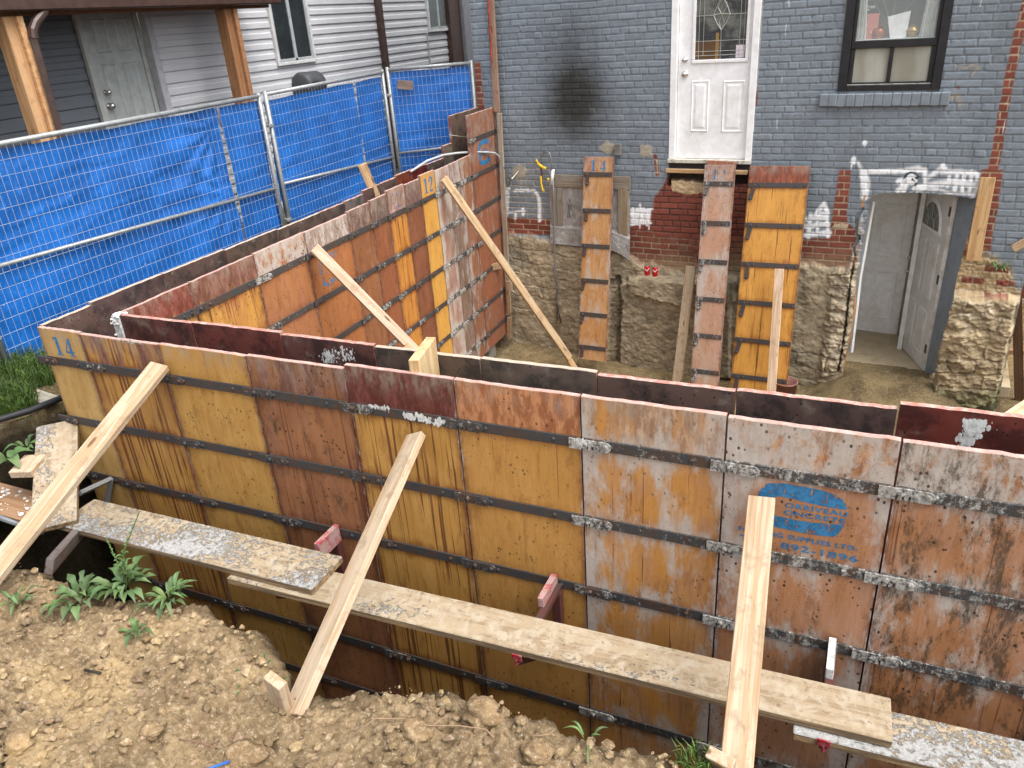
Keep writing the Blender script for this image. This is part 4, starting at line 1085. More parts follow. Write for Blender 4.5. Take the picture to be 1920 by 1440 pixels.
# body of the house behind the wall skin: reveals of the basement doorway, inner rooms, upper storey
uL, uR = wuz(1606, 500)[0] - 0.01, wuz(1829, 373)[0] + 0.004
zT, zF = -0.18, -2.22
mb = MB()
wbox(mb, -0.30, 6.0, -0.30, -0.02, 2.12, 5.2)                      # upper storey
wbox(mb, -0.30, -0.02 - 0.0, -6.0, -0.004, -2.4, 5.2)              # left flank of the house
o_ = wbuild(mb, 'upper_wall', MAT_BPAINT)
mb = MB()
q4 = [wpt(1800, 360, -.20), wpt(1733, 700, -.20), wpt(1752, 700, -.012), wpt(1832, 366, -.012)]; q5 = [p + np.array([.06, .06, 0]) for p in q4]
mb.add(q4 + q5, [(0, 1, 2, 3), (7, 6, 5, 4), (0, 4, 5, 1), (1, 5, 6, 2), (2, 6, 7, 3), (3, 7, 4, 0)])   # splayed right reveal
wbox(mb, uL - 0.06, uL, -0.30, -0.012, zF - 0.3, zT + 0.02)
wbuild(mb, 'doorway_reveal', MAT_BPAINT)
mb = MB()
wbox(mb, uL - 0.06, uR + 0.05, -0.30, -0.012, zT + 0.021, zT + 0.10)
wbuild(mb, 'doorway_lintel', MAT_DARK)  # shade under the arch put into a near black lintel colour
mb = MB()
wbox(mb, 3.7, 5.9, -1.75, -0.06, zF - 0.12, zF)
wbuild(mb, 'basement_floor', MAT_CONC)
mb = MB()
wbox(mb, uR + 0.055, uR + 0.08, -1.7, -0.53, zF, 0.1); wbox(mb, 3.7, 5.9, -1.9, -1.7, zF, 0.1); wbox(mb, 3.68, 3.72, -1.7, -0.53, zF, 0.1)
wbox(mb, 3.7, uL - .065, -0.36, -0.30, zF, 0.1)
wbuild(mb, 'basement_wall', MAT_INT)
mb = MB(); wbox(mb, 3.7, 5.9, -1.9, -0.53, zT + 0.05, zT + 0.12); wbuild(mb, 'basement_ceiling', MAT_INT)

def door_slab(root_name, parent_thing, mat, M4, w, h, panels, t=0.040, z0=0.0):
    """slab with raised mouldings; M4 places local X (width), -Y (front), Z"""
    mb = MB(); mb.bbox((0, 0, z0), (w, t, h), 0.003, 0, M4)
    for (a, b, c, d) in panels:
        m_, ins = 0.030, 0.042
        for k, (off, hh) in enumerate(((0.0, 0.0), (0.008, 0.009), (0.016, 0.003), (0.030, 0.0025), (0.048, 0.009))):
            pass
        rings = [(0.0, 0.0005), (0.008, 0.010), (0.018, 0.0045), (0.034, 0.0035), (0.056, 0.0105)]
        vs = []
        for off, hh in rings:
            vs += [(a + off, -hh, c + off), (b - off, -hh, c + off), (b - off, -hh, d - off), (a + off, -hh, d - off)]
        fs = []
        for k in range(len(rings) - 1):
            for i in range(4):
                j = (i + 1) % 4
                fs.append((k * 4 + i, k * 4 + j, k * 4 + 4 + j, k * 4 + 4 + i))
        fs.append(tuple(range((len(rings) - 1) * 4, len(rings) * 4)))
        mb.add([tuple(M4 @ Vector(v)) for v in vs], fs)
    return mb.build(root_name, mat, parent_thing)
def knob(parent, M4, x, z, r=0.030, lever=False, rose=True, name='door_knob'):
    mb = MB(); m = M4 @ Matrix.Translation((x, 0, z)) @ Matrix.Rotation(math.pi / 2, 4, 'X')
    mb.lathe([(0, 0.001), (r * 1.15, 0.001), (r * 1.1, 0.010), (r * .5, 0.014), (r * .45, 0.03), (r * .9, 0.038), (r, 0.052), (r * .75, 0.066), (0, 0.070)], 18, m=m)
    if lever: mb.tube([M4 @ Vector((x, -0.045, z)), M4 @ Vector((x + .04, -0.055, z)), M4 @ Vector((x + 0.105, -0.052, z - .004))], [.010, .009, .007], 8)
    return mb.build(name, MAT_CHROME, parent, smooth=True)

# --- white back door, upstairs
uA, zA = wuz(1255, 302); uB, _ = wuz(1408, 304)
mb = MB()
FWD = 0.02
wbox(mb, uA - 0.004, uA + 0.065, -0.09, FWD, zA + 0.03, 2.14); wbox(mb, uB - 0.065, uB + 0.004, -0.09, FWD, zA + 0.03, 2.14); wbox(mb, uA + 0.0655, uB - 0.0655, -0.09, FWD - .003, 2.075, 2.138)
fr = wbuild(mb, 'door_frame', MAT_WHITE)
mb = MB(); wbox(mb, uA - 0.012, uB + 0.006, -0.1, 0.045, zA - 0.012, zA + 0.028); wbuild(mb, 'door_sill', m_dirty('weathered_sill', (0.60, 0.57, 0.50), (0.25, 0.19, 0.13), 0.6, 0.9, 14))
mb = MB(); wbox(mb, uA - 0.0, uB + 0.0, -0.1, 0.012, zA - 0.075, zA - 0.0135); wbuild(mb, 'dark_sill_gap', MAT_BLACK)  # added black strip stands in for the dark gap under the sill
mb = MB(); u0, z0_ = wuz(1248, 317, .05); u1, _ = wuz(1401, 317, .05); wbox(mb, u0, u1, -0.04, 0.05, zA - 0.122, zA - 0.078)
ox = wbuild(mb, 'support_timber', MAT_WOOD, color=(0.55, 0.38, 0.22))
dw = uB - uA - 0.136
DM = MW @ Matrix.Translation((uA + 0.068, 0.028, 0))
def dq(px, py, off=-0.028):
    u, z = wuz(px, py, off); return u - uA - 0.068, z
zb = zA + 0.032
gx0, gz0 = dq(1302, 113); gx1, gz1 = dq(1398, 110); gz0 = min(gz0, gz1); gzT = 2.0
p1a, p1b = dq(1294, 247), dq(1331, 150); p2a, p2b = dq(1352, 248), dq(1398, 150)
# slab made of four members round the glass
mb = MB()
mb.bbox((0.001, 0, zb), (dw - .001, .042, gz0 - .001), .002, 0, DM); mb.bbox((0.001, 0, gz0), (gx0, .042, 2.07), .001, 0, DM); mb.bbox((gx1, 0, gz0), (dw - .001, .042, 2.07), .001, 0, DM)
door = mb.build('back_door', MAT_WHITE, house)
def mould(parent, mat, M4, panels, name='door_panel'):
    for (a, b, c, d) in panels:
        mb = MB(); rings = [(0.0, 0.0005), (0.010, 0.010), (0.020, 0.004), (0.034, 0.0035), (0.056, 0.0105)]; vs = []
        for off, hh in rings: vs += [(a + off, -hh, c + off), (b - off, -hh, c + off), (b - off, -hh, d - off), (a + off, -hh, d - off)]
        fs = [(k * 4 + i, k * 4 + (i + 1) % 4, k * 4 + 4 + (i + 1) % 4, k * 4 + 4 + i) for k in range(len(rings) - 1) for i in range(4)] + [tuple(range(16, 20))]
        mb.add([tuple(M4 @ Vector(v)) for v in vs], fs); mb.build(name, mat, parent)
mould(door, MAT_WHITE, DM, [(p1a[0], p1b[0], p1a[1], p1b[1]), (p2a[0], p2b[0], p2a[1], p2b[1])])
mb = MB()
for (a, b, c, d) in ((gx0 - .028, gx1 + .028, gz0 - .030, gz0 + 0.006), (gx0 - .028, gx0 + .006, gz0 + .0065, 2.05), (gx1 - .006, gx1 + .028, gz0 + .0065, 2.05)): mb.bbox((a, -0.014, c), (b, 0.001, d), .005, 0, DM)
mb.build('glass_moulding', MAT_WHITE, door)
def m_artglass():
    t = NT('leaded_glass'); P = t.coord('Object'); v = t.voro(P, 90); n = t.noise(P, 5, 3)
    c = t.mix(t.ss(v, .1, .5), (0.05, 0.055, 0.05), (0.15, 0.155, 0.135)); c = t.mix(t.ss(n, .42, .6), c, (0.03, 0.033, 0.035))
    return t.bsdf(c, 0.12, 0.6, normal=t.bump(v, 0.6, 0.004))
mb = MB(); mb.bbox((gx0, 0.016, gz0), (gx1, 0.026, 2.06), .001, 0, DM); gl = mb.build('leaded_glass_pane', m_artglass(), door)
mb = MB()
gw = gx1 - gx0; mb.bbox((gx0 + .001, 0.0145, gz0 + .001), (gx0 + gw * .42, 0.0155, gz0 + .19), .0002, 0, DM); mb.build('painted_fence_reflection', simple('reflection_brown', (0.10, 0.055, 0.03), 0.15, .5), gl)  # thin brown plate painted as the fence reflected in the glass
mb = MB(); mb.bbox((gx0 + gw * .40, 0.0135, gz0 + .001), (gx0 + gw * .46, 0.0145, gz0 + .26), .0002, 0, DM); mb.build('amber_glass_strip', simple('amber_glass', (0.30, 0.17, 0.05), 0.2, .5), gl)
MAT_CAME = simple('lead_came', (0.42, 0.42, 0.38), 0.35, 0.6, 0.5, bumps=0)
mb = MB()
def came(pts, r=0.0032): mb.tube([DM @ Vector((gx0 + a * gw, 0.012, gz0 + b)) for a, b in pts], r, 6)
for (a, b) in ((0.07, 0.0), (0.16, 0.0)): came([(a, 0.0 if a < .1 else .045), (a + .0, 1.5)])
for (a, b) in ((0.86, 0), (0.94, 0)): came([(a, 0.0), (a, 1.5)])
for zz_ in (0.045, 0.085): came([(0.0, zz_), (1.0, zz_)])
for zz_ in (0.185, 0.43): came([(0.0, zz_), (0.38, zz_)]); came([(0.62, zz_), (1.0, zz_)])
came([(.38, .185), (.62, .185)]); came([(0.5, 0.0), (0.5, 0.285)])
came([(.5, .285), (.40, .36), (.34, .43), (.42, .53), (.5, .60), (.58, .53), (.66, .43), (.60, .36), (.5, .285)], .005)
came([(.5, .285), (.45, .36), (.5, .43), (.55, .36), (.5, .285)], .004); came([(.5, .43), (.42, .50), (.5, .60), (.58, .50), (.5, .43)], .004)
came([(.34, .43), (.5, .44), (.66, .43)], .005)
mb.build('lead_came', MAT_CAME, gl)
mb = MB(); mb.bbox((gx0 + gw * .80, 0.011, gz0 + .012), (gx0 + gw * .965, 0.0135, gz0 + .135), .001, 0, DM); mb.build('paper_sticker', simple('pale_sticker', (0.66, 0.60, 0.64), .6), gl)
k1, k2 = dq(1285, 112), dq(1285, 139)
knob(door, DM, k1[0], k1[1], 0.024, name='deadbolt'); knob(door, DM, k2[0], k2[1], 0.030)

# --- black framed kitchen window
def wq(px, py, off=0.0): return wuz(px, py, off)
a0, b0 = wq(1571, 171)[0], wq(1761, 171)[0]; zl = wq(1571, 171)[1]
zt = 2.05
mb = MB()
fw = 0.075
wbox(mb, a0 - .004, a0 + fw, -0.10, 0.022, zl, zt); wbox(mb, b0 - fw, b0 + .004, -0.10, 0.022, zl, zt); wbox(mb, a0 + fw + .001, b0 - fw - .001, -0.10, 0.018, zl, zl + .050); wbox(mb, a0 + fw + .001, b0 - fw - .001, -0.10, 0.018, zt - .07, zt)
win = wbuild(mb, 'window', MAT_BLACK)
ia, ib = a0 + fw + .001, b0 - fw - .001
zr = wq(1670, 88, -0.03)[1]; zu = wq(1670, 68, -0.03)[1]; mid = wq(1669, 120, -.03)[0]
mb = MB()
wbox(mb, ia, ib, -0.085, -0.005, zr - .004, zu - .028, .004); wbox(mb, mid - .017, mid + .017, -0.085, -0.012, zl + .075, zr - .005); wbox(mb, ia, ia + .04, -0.08, -0.012, zl + .075, zr - .005); wbox(mb, ib - .045, ib, -0.08, -0.012, zl + .075, zr - .005); wbox(mb, ia, ib, -0.08, -0.012, zl + .052, zl + .074)
wbox(mb, ia, ia + .030, -0.08, -0.012, zu - .027, zt - .071); wbox(mb, ib - .030, ib, -0.08, -0.012, zu - .027, zt - .071)
mb.build('sash', MAT_BLACK, win)
mb = MB(); wbox(mb, ia + .004, ib - .004, -0.010, 0.006, zl + .0505, zl + .060); mb.build('sill_strip', m_dirty('dirty_strip', (0.38, 0.38, 0.35), (0.14, 0.10, 0.06), .6, .9, 10), win)
def m_frost():
    t = NT('frosted_pane'); P = t.coord('Object'); n = t.noise(t.scale(P, (3.5, 1, 1.2)), 1.0, 3, .5)
    return t.bsdf(t.mix(t.ss(n, .35, .65), (0.26, 0.25, 0.20), (0.42, 0.42, 0.36)), 0.25, .5)
MAT_FROST = m_frost()
for (x0, x1) in ((ia + .0405, mid - .0175), (mid + .0175, ib - .0455)):
    mb = MB(); wbox(mb, x0, x1, -0.05, -0.035, zl + .0745, zr - .0045, .001); mb.build('frosted_pane', MAT_FROST, win)
def m_clear():
    t = NT('window_glass')
    return t.bsdf((0.75, 0.8, 0.8), 0.04, 0.6, alpha=0.16)
mb = MB(); wbox(mb, ia + .0305, ib - .0305, -0.050, -0.045, zu - .0275, zt - .072, .0005); mb.build('clear_pane', m_clear(), win)
mb = MB()   # niche behind the clear pane
zi = zu - .027
wbox(mb, ia - .05, ib + .05, -0.60, -0.58, zi, zt); wbox(mb, ia - .05, ia - .03, -0.58, -0.10, zi, zt); wbox(mb, ib + .03, ib + .05, -0.58, -0.10, zi, zt); wbox(mb, ia - .05, ib + .05, -0.60, -0.10, zt, zt + .02)
wbuild(mb, 'room_behind_window', simple('dim_room', (0.035, 0.045, 0.045), .9))
mb = MB(); wbox(mb, ia - .03, ib + .03, -0.30, -0.055, zi - .012, zi + .006); wbuild(mb, 'inner_sill', simple('pale_sill', (0.66, 0.72, 0.67), .5))
sz = zi + .007
def sillq(px, off=-0.12): return wuz(px, 60, off)[0]
def wthing(mb, name, mat, label, cat, group=None, **kw):
    o = mb.build(name, mat, **kw); tag(o, label, cat, group); return o
def card(u0, u1, z0, z1, off, mat, name, label, bend=0.0):
    mb = MB(); n = 8
    for i in range(n):
        ua = u0 + (u1 - u0) * i / n; ub = u0 + (u1 - u0) * (i + 1) / n
        oa = off - bend * math.sin(math.pi * i / n); ob = off - bend * math.sin(math.pi * (i + 1) / n)
        vs = [MW @ Vector(v) for v in ((ua, -oa, z0), (ub, -ob, z0), (ub, -ob, z1), (ua, -oa, z1), (ua, -oa + .002, z0), (ub, -ob + .002, z0), (ub, -ob + .002, z1), (ua, -oa + .002, z1))]
        mb.add([tuple(v) for v in vs], [(0, 1, 2, 3), (7, 6, 5, 4), (3, 2, 6, 7), (1, 0, 4, 5)])
    return wthing(mb, name, mat, label, 'card')
def m_card():
    t = NT('pink_card'); P = t.coord('Object'); v = t.voro(P, 18); c = t.mix(t.ss(v, .30, .26), (0.60, 0.20, 0.16), (0.66, 0.42, 0.42)); c = t.mix(t.ss(v, .18, .14), c, (0.30, 0.03, 0.10)); return t.bsdf(c, .5)
q0 = wuz(1599, 69, -.08)[0]
card(q0 + .0, q0 + .085, sz, sz + .115, -.075, simple('white_card', (.74, .70, .76), .5), 'small_card', 'small white card at the left corner of the kitchen window')
card(q0 + .075, q0 + .215, sz, sz + .225, -.105, m_card(), 'greeting_card', 'pink and red greeting card standing on the kitchen window sill')
mb = MB(); uu0 = wuz(1670, 60, -.10)[0]; uu1 = wuz(1700, 60, -.10)[0]
vs = [(uu0, .10, sz), (uu1, .10, sz), (uu1 + .01, .135, sz + .23), (uu0 - .045, .135, sz + .19)]
mb.add([tuple(MW @ Vector(v)) for v in vs] + [tuple(MW @ Vector((v[0], v[1] + .002, v[2]))) for v in vs], [(0, 1, 2, 3), (7, 6, 5, 4), (0, 4, 5, 1), (1, 5, 6, 2), (2, 6, 7, 3), (3, 7, 4, 0)])
wthing(mb, 'paper_sheet', simple('white_paper', (.80, .82, .80), .6), 'large white paper sheet leaning inside the kitchen window', 'paper')
mb = MB(); cx_ = wuz(1647, 60, -.13)[0]
mb.lathe([(0, 0), (.05, 0), (.060, .03), (.060, .07), (.045, .095), (0, .095)], 18, m=MW @ Matrix.Translation((cx_, .13, sz)), mi=0)
mb.tube([MW @ Vector((cx_ + .05, .13, sz + .02)), MW @ Vector((cx_ + .10, .13, sz + .08)), MW @ Vector((cx_ + .075, .13, sz + .135)), MW @ Vector((cx_ - .05, .13, sz + .115))], .006, 6)
wthing(mb, 'copper_pot', simple('copper', (.35, .09, .04), .25, .5, .6), 'small copper pot with wire handle on the kitchen window sill', 'pot', smooth=True)
mb = MB(); cx_ = wuz(1711, 60, -.12)[0]
mb.lathe([(0, 0), (.042, 0), (.045, .045), (.060, .050), (.058, .065), (.030, .095), (.006, .115), (0, .12)], 18, m=MW @ Matrix.Translation((cx_, .12, sz)))
wthing(mb, 'brass_jar', simple('brass', (.50, .32, .08), .25, .5, .8), 'gold lidded jar on the kitchen window sill beside the white paper', 'jar', smooth=True)
mb = MB(); pc = wuz(1672, 40, -.2)[0]
for (dx, dz, b_) in ((-.20, .34, .05), (-.12, .40, -.03), (.02, .42, .02), (.18, .33, -.05), (-.26, .30, .1)):
    mb.tube([MW @ Vector((pc, .20, sz)), MW @ Vector((pc + dx * .4, .2 + b_ * .5, sz + dz * .55)), MW @ Vector((pc + dx, .2 + b_, sz + dz))], [.010, .008, .004], 6)
for k in range(10):
    a = random.random() * 6.28; r = .035 * random.random() ** .5
    mb.lathe([(0, -.012), (.014, 0), (0, .012)], 6, m=MW @ Matrix.Translation((pc - .21 + r * 1.6 * math.cos(a), .17, sz + .27 + r * 1.4 * math.sin(a))), mi=1)
wthing(mb, 'potted_orchid', [simple('orchid_stem', (.12, .14, .06), .5), simple('orchid_flower', (.70, .72, .66), .6)], 'orchid with thin stems and small white flowers behind the window', 'plant')
def curtain(u0, u1, label):
    mb = MB(); n = 14; lo_, hi_ = [], []
    for i in range(n + 1):
        f = i / n; lo_.append(MW @ Vector((u0 + (u1 - u0) * f * (1.0), .07 + .012 * math.sin(i * 1.9), sz + .004))); hi_.append(MW @ Vector((u0 + (u1 - u0) * (.15 + .6 * f) + (.03 if u1 > pc + .2 else -.03), .07 + .012 * math.sin(i * 1.9), zt - .075)))
    mb.add([tuple(v) for v in lo_ + hi_], [(i, i + 1, n + 2 + i, n + 1 + i) for i in range(n)])
    wthing(mb, 'curtain', simple('sheer_curtain', (.55, .58, .54), .8), label, 'curtain', 'curtains of the kitchen window')
curtain(ia + .035, ia + .12, 'sheer white curtain at the left side of the kitchen window')
curtain(ib - .17, ib - .035, 'sheer white curtain gathered at the right side of the kitchen window')
# brick sill
s0, s1 = wq(1536, 185, .05)[0], wq(1781, 185, .05)[0]; zs1, zs0 = wq(1600, 176, .05)[1], wq(1600, 200, .05)[1]
mb = MB(); nb = 14
for i in range(nb):
    x0 = s0 + (s1 - s0) * i / nb; x1 = s0 + (s1 - s0) * (i + 1) / nb; dz = random.uniform(-.004, .004)
    wbox(mb, x0 + .0025, x1 - .0025, -0.02, 0.052 + random.uniform(-.004, .004), zs0 + dz, zs1 + dz * .5, .007)
mb2 = wbuild(mb, 'brick_sill', MAT_BPAINT)
mb = MB(); wbox(mb, s0 + .01, s1 - .01, -0.02, 0.045, zs0 + .006, zs1 - .006, .002); wbuild(mb, 'sill_mortar', MAT_BPAINT)

# --- basement doors
fl = zF
W1 = on_z(1600, 617, fl); W2 = on_z(1681, 628, fl)
phi = math.atan2(W2[1] - W1[1], W2[0] - W1[0])
DX = Vector((math.cos(phi), math.sin(phi), 0))
org = V(W2) - DX * 0.78
BM = Matrix.Translation(org) @ Matrix.Rotation(phi, 4, 'Z')
inner = door_slab('inner_basement_door', house, MAT_WHITE2, BM, 0.78, 1.98, [(0.09, 0.345, .20, .80), (0.435, 0.69, .20, .80), (0.09, 0.345, .98, 1.62), (0.435, 0.69, .98, 1.62), (0.09, 0.345, 1.72, 1.92), (0.435, 0.69, 1.72, 1.92)])
mb = MB()
mb.bbox((0.783, -0.02, 0), (0.845, 0.05, 2.05), .004, 0, BM); mb.bbox((-.065, -0.02, 0), (-.003, 0.05, 2.05), .004, 0, BM)
mb.build('inner_door_frame', simple('brown_grey_trim', (.30, .27, .23), .5), house)
mb = MB(); mb.bbox((0.85, -0.45, 0), (0.90, 0.30, 2.0), .004, 0, BM); mb.build('basement_partition', MAT_INT, house)
Hn = on_z(1729, 696, fl); Fr = on_z(1683, 645, fl)
phi2 = math.atan2(Hn[1] - Fr[1], Hn[0] - Fr[0]); X2 = Vector((math.cos(phi2), math.sin(phi2), 0))
GM = Matrix.Translation(V(Hn) - X2 * 0.775) @ Matrix.Rotation(phi2, 4, 'Z')
gd = door_slab('open_basement_door', house, MAT_GREYDOOR, GM, 0.775, 2.0, [(0.10, 0.335, .16, .66), (0.425, 0.66, .16, .66), (0.10, 0.335, .80, 1.42), (0.425, 0.66, .80, 1.42)], z0=0.012)
mb = MB()   # fan light: half round frame, glass and glazing bars
R0 = 0.27; cxx, czz = .38, 1.50
outer = [(cxx + R0 * math.cos(math.pi * k / 20), czz + R0 * 1.3 * math.sin(math.pi * k / 20)) for k in range(21)]
inn = [(cxx + (R0 - .045) * math.cos(math.pi * k / 20), czz + .04 + (R0 - .045) * 1.3 * math.sin(math.pi * k / 20) * .93) for k in range(21)]
vs = [(p[0], -.002, p[1]) for p in outer] + [(p[0], -.016, p[1]) for p in inn]; n_ = 21
mb.add([tuple(GM @ Vector(v)) for v in vs], [(i, i + 1, n_ + i + 1, n_ + i) for i in range(20)] + [(20, 0, n_, n_ + 20)])
mb.build('fanlight_frame', MAT_WHITE2, gd)
mb = MB(); mb.add([tuple(GM @ Vector((p[0], -.006, p[1]))) for p in inn], [tuple(range(21))]); mb.build('fanlight_glass', simple('dim_glass', (.16, .165, .14), .15, .5, bumps=0), gd)
mb = MB()
for a in (45, 90, 135):
    ca, sa = math.cos(math.radians(a)), math.sin(math.radians(a)); mb.tube([GM @ Vector((cxx + .09 * ca, -.010, czz + .04 + .10 * sa)), GM @ Vector((cxx + .22 * ca, -.010, czz + .04 + .27 * sa))], .005, 6)
mb.tube([GM @ Vector((cxx + .09 * math.cos(math.pi * k / 8), -.010, czz + .04 + .11 * math.sin(math.pi * k / 8))) for k in range(9)], .005, 6)
mb.build('glazing_bar', simple('grey_bar', (.42, .42, .38), .4), gd)
knob(gd, GM, 0.055, 0.94, .024, lever=False); knob(gd, GM, 0.055, 1.10, .020, name='deadbolt')
mb = MB(); mb.bbox((.777, -.001, .012), (.792, .04, 2.0), .002, 0, GM); mb.build('white_jamb', m_dirty('dirty_jamb', (.68, .67, .64), (.40, .33, .24), .5, .6, 6), house)
for k, zz_ in enumerate((.22, 1.02, 1.75)):
    mb = MB(); mb.box((.745, -.006, zz_), (.790, -.002, zz_ + .10), 0, GM); mb.build('hinge', MAT_BROWN, gd)
mb = MB(); mb.tube([wpt(1637, 378, -.16), wpt(1612, 520, -.16), wpt(1603, 600, -.16), wpt(1596, 660, -.16)], .022, 4); mb.build('left_jamb', MAT_WHITE2, house)
# timber jamb, left, worn orange wood
mb = MB(); j0 = wpt(1603, 480, .01); j1 = wpt(1577, 704, .02)
mb.tube([j0, wpt(1601, 580, .02), wpt(1590, 640, .03), j1], [.016, .020, .018, .014], 4)
jt = mb.build('split_door_jamb', MAT_WOOD, house, color=(.42, .22, .09))

# ------------------------------------------------------------------ things at the house wall
def obj_thing(mb, name, mat, label, cat, group=None, **kw):
    o = mb.build(name, mat, **kw); tag(o, label, cat, group); return o
def board(name, label, cat, p0, p1, w, t, up=(0, 0, 1), color=(0.62, 0.46, 0.29), mat=None, group=None, parent=None, roll=0.0, r=0.003):
    """plank from p0 to p1 (centre line of its top/front face); w across, t below; `up` = direction the face looks"""
    p0, p1, up = V(p0), V(p1), Vector(up)
    X = (p1 - p0); L = X.length; X.normalize()
    Zv = (up - X * up.dot(X)).normalized(); Y = Zv.cross(X)
    m = Matrix(((X.x, Y.x, Zv.x, p0.x), (X.y, Y.y, Zv.y, p0.y), (X.z, Y.z, Zv.z, p0.z), (0, 0, 0, 1)))
    if roll: m = m @ Matrix.Rotation(roll, 4, 'X')
    mb = MB(); mb.bbox((0, -w / 2, -t), (L, w / 2, 0), r)
    me_o = mb.build(name, mat or MAT_WOOD, None, origin=(0, 0, 0), color=color)
    me_o.matrix_basis = m
    tag(me_o, label, cat, group)
    return me_o

def lean_panel(label, tl, tr, bl, off_t, off_b, texts, nstrap=6, **kw):
    """tl,tr: photo pixels of the panel's top corners, bl: pixel on its left edge at the last visible strap"""
    A = wpt(tl[0], tl[1], off_t); B = wpt(tr[0], tr[1], off_t); C = wpt(bl[0], bl[1], off_b)
    w = float(np.linalg.norm(B - A)); X = V(B - A).normalized()
    Zv = (V(A) - V(C)); L = Zv.length; Zv.normalize(); Zv = (Zv - X * Zv.dot(X)).normalized()
    Y = Zv.cross(X).normalized()
    step = (L - 0.2) / (nstrap - 1)
    foot = V(A) - Zv * (0.2 + step * 5 + 0.16)
    m = Matrix(((X.x, Y.x, Zv.x, foot.x), (X.y, Y.y, Zv.y, foot.y), (X.z, Y.z, Zv.z, foot.z), (0, 0, 0, 1)))
    first = step * 5 + 0.16
    # material expects strap one at 2.24 above the origin: shift the frame
    m = m @ Matrix.Translation((0, 0, first - STRAP_BASE))
    root = panel('concrete_form', label, 'form panels leaning on the house wall', tuple(foot), w, 0, tilt=m, top=0.2, H0=STRAP_BASE - first, step=step, hang=True, **kw)
    for (s, x, z, h, wear) in texts: stencil_number(root, s, x, STRAP_BASE + z, h, wear, 0.95)
    return root
lean_panel('narrow orange form panel stencilled 14 leaning over the plastic covered opening', (1094, 294), (1151, 294), (1093, 650), 0.10, 0.50, [('14', 0.095, 0.035, 0.125, 0.0)],
           c1=(0.48, 0.25, 0.09), c2=(0.44, 0.20, 0.06), c3=(0.40, 0.20, 0.12), topm=0.5, drip=0.05, grime=0.25, wash=0.28, speck=0.6, ewash=1.3, cem=0.35, eseed=1)
lean_panel('narrow pinkish form panel stencilled 11 leaning below the white back door', (1321, 309), (1380, 309), (1280, 692), 0.18, 0.62, [('11', 0.09, 0.04, 0.11, 0.55)],
           c1=(0.46, 0.25, 0.15), c2=(0.47, 0.30, 0.21), c3=(0.35, 0.20, 0.14), topm=0.7, drip=0.08, grime=0.3, wash=0.30, speck=0.8, ewash=1.1, cem=0.6, eseed=2)
lean_panel('wide bright orange form panel with dark red top leaning on the house wall', (1405, 311), (1520, 311), (1365, 703), 0.10, 0.62, [],
           c1=(0.60, 0.28, 0.035), c2=(0.56, 0.25, 0.035), c3=(0.24, 0.060, 0.025), topm=1.3, drip=0.55, grime=0.03, wash=0.02, speck=0.25, ewash=0.0, cem=0.2, eseed=3)
# spare panel piece behind the '11' panel (its top pokes out)
board('board', 'thin reddish board end poking up behind the panel stencilled 11', 'board', wpt(1352, 302, .09), wpt(1349, 330, .10), 0.30, 0.02, WN, (0.36, 0.17, 0.11), group=None)
board('lumber', 'grey weathered plank leaning left of the panel stencilled 11', 'board', wpt(1295, 499, .30), wpt(1268, 725, .62), 0.115, 0.035, WN, (0.36, 0.28, 0.19), group='loose boards leaning in the pit')
board('lumber', 'pale new stud leaning on the wide orange panel', 'board', wpt(1461, 504, .52), wpt(1445, 745, .92), 0.092, 0.038, WN, (0.60, 0.45, 0.32), group='loose boards leaning in the pit')
board('lumber', 'fresh timber leaning on the brick wall right of the basement doorway', 'board', wpt(1853, 333, .05), wpt(1824, 489, .13), 0.130, 0.036, WN, (0.50, 0.32, 0.16), group='loose boards leaning in the pit')
# small red bucket
mb = MB(); bp = wpt(1468, 735, .60); mb.lathe([(.001, 0), (.105, 0), (.125, .26), (.131, .26), (.131, .272), (.120, .272), (.101, .012), (.001, .012)], 24, (bp[0] + .02, bp[1], -2.46)); 
obj_thing(mb, 'bucket', simple('pink_plastic', (.26, .12, .10), .6), 'pinkish bucket on the pit floor behind the wide orange panel', 'bucket', smooth=True)

# window cover: grey boards over plastic sheet
cov = empty('opening_cover', wpt(1037, 480), 'grey board frame with plastic sheet covering a basement opening', 'opening cover', rotz=TH)
def wb(p0, p1, w, off, name='frame_board', col=(.25, .215, .175), t=.03):
    o = board(name, None, None, wpt(p0[0], p0[1], off), wpt(p1[0], p1[1], off), w, t, WN, col)
    m = o.matrix_basis.copy(); o.parent = cov; o.matrix_basis = world_of(cov).inverted() @ m
wb((1036, 339), (1181, 344), 0.150, 0.052)
wb((1037, 351), (1040, 436), 0.075, 0.050); wb((1044, 351), (1046, 436), 0.0, 0.05) if False else None
wb((1049, 353), (1050, 437), 0.072, 0.053)
wb((1168, 352), (1168, 441), 0.125, 0.052, col=(.29, .23, .16))
mb = MB(); n1_, n2_ = 40, 40; vs = []
cs = [(1030, 340), (1182, 345), (1181, 490), (1032, 456)]
for j in range(n2_ + 1):
    for i in range(n1_ + 1):
        a, b = i / n1_, j / n2_
        x = (cs[0][0] * (1 - a) + cs[1][0] * a) * (1 - b) + (cs[3][0] * (1 - a) + cs[2][0] * a) * b
        bot = np.interp(a, [0, .3, .6, .75, .9, 1], [456, 461, 464, 468, 478, 489])
        y = (cs[0][1] * (1 - a) + cs[1][1] * a) * (1 - b) + bot * b
        o_f = 0.022 + 0.030 * float(fbm(np.array(a * 5.0), np.array(b * 5.0), 4, 5)) + (0.03 * max(0, b - .75) * 4) + 0.02 * (b > .72)
        vs.append(wpt(x, y, o_f))
mb.add(vs, [(j * (n1_ + 1) + i, (j + 1) * (n1_ + 1) + i, (j + 1) * (n1_ + 1) + i + 1, j * (n1_ + 1) + i + 1) for j in range(n2_) for i in range(n1_)])
sh = mb.build('plastic_sheet', MAT_POLY, cov, smooth=True)
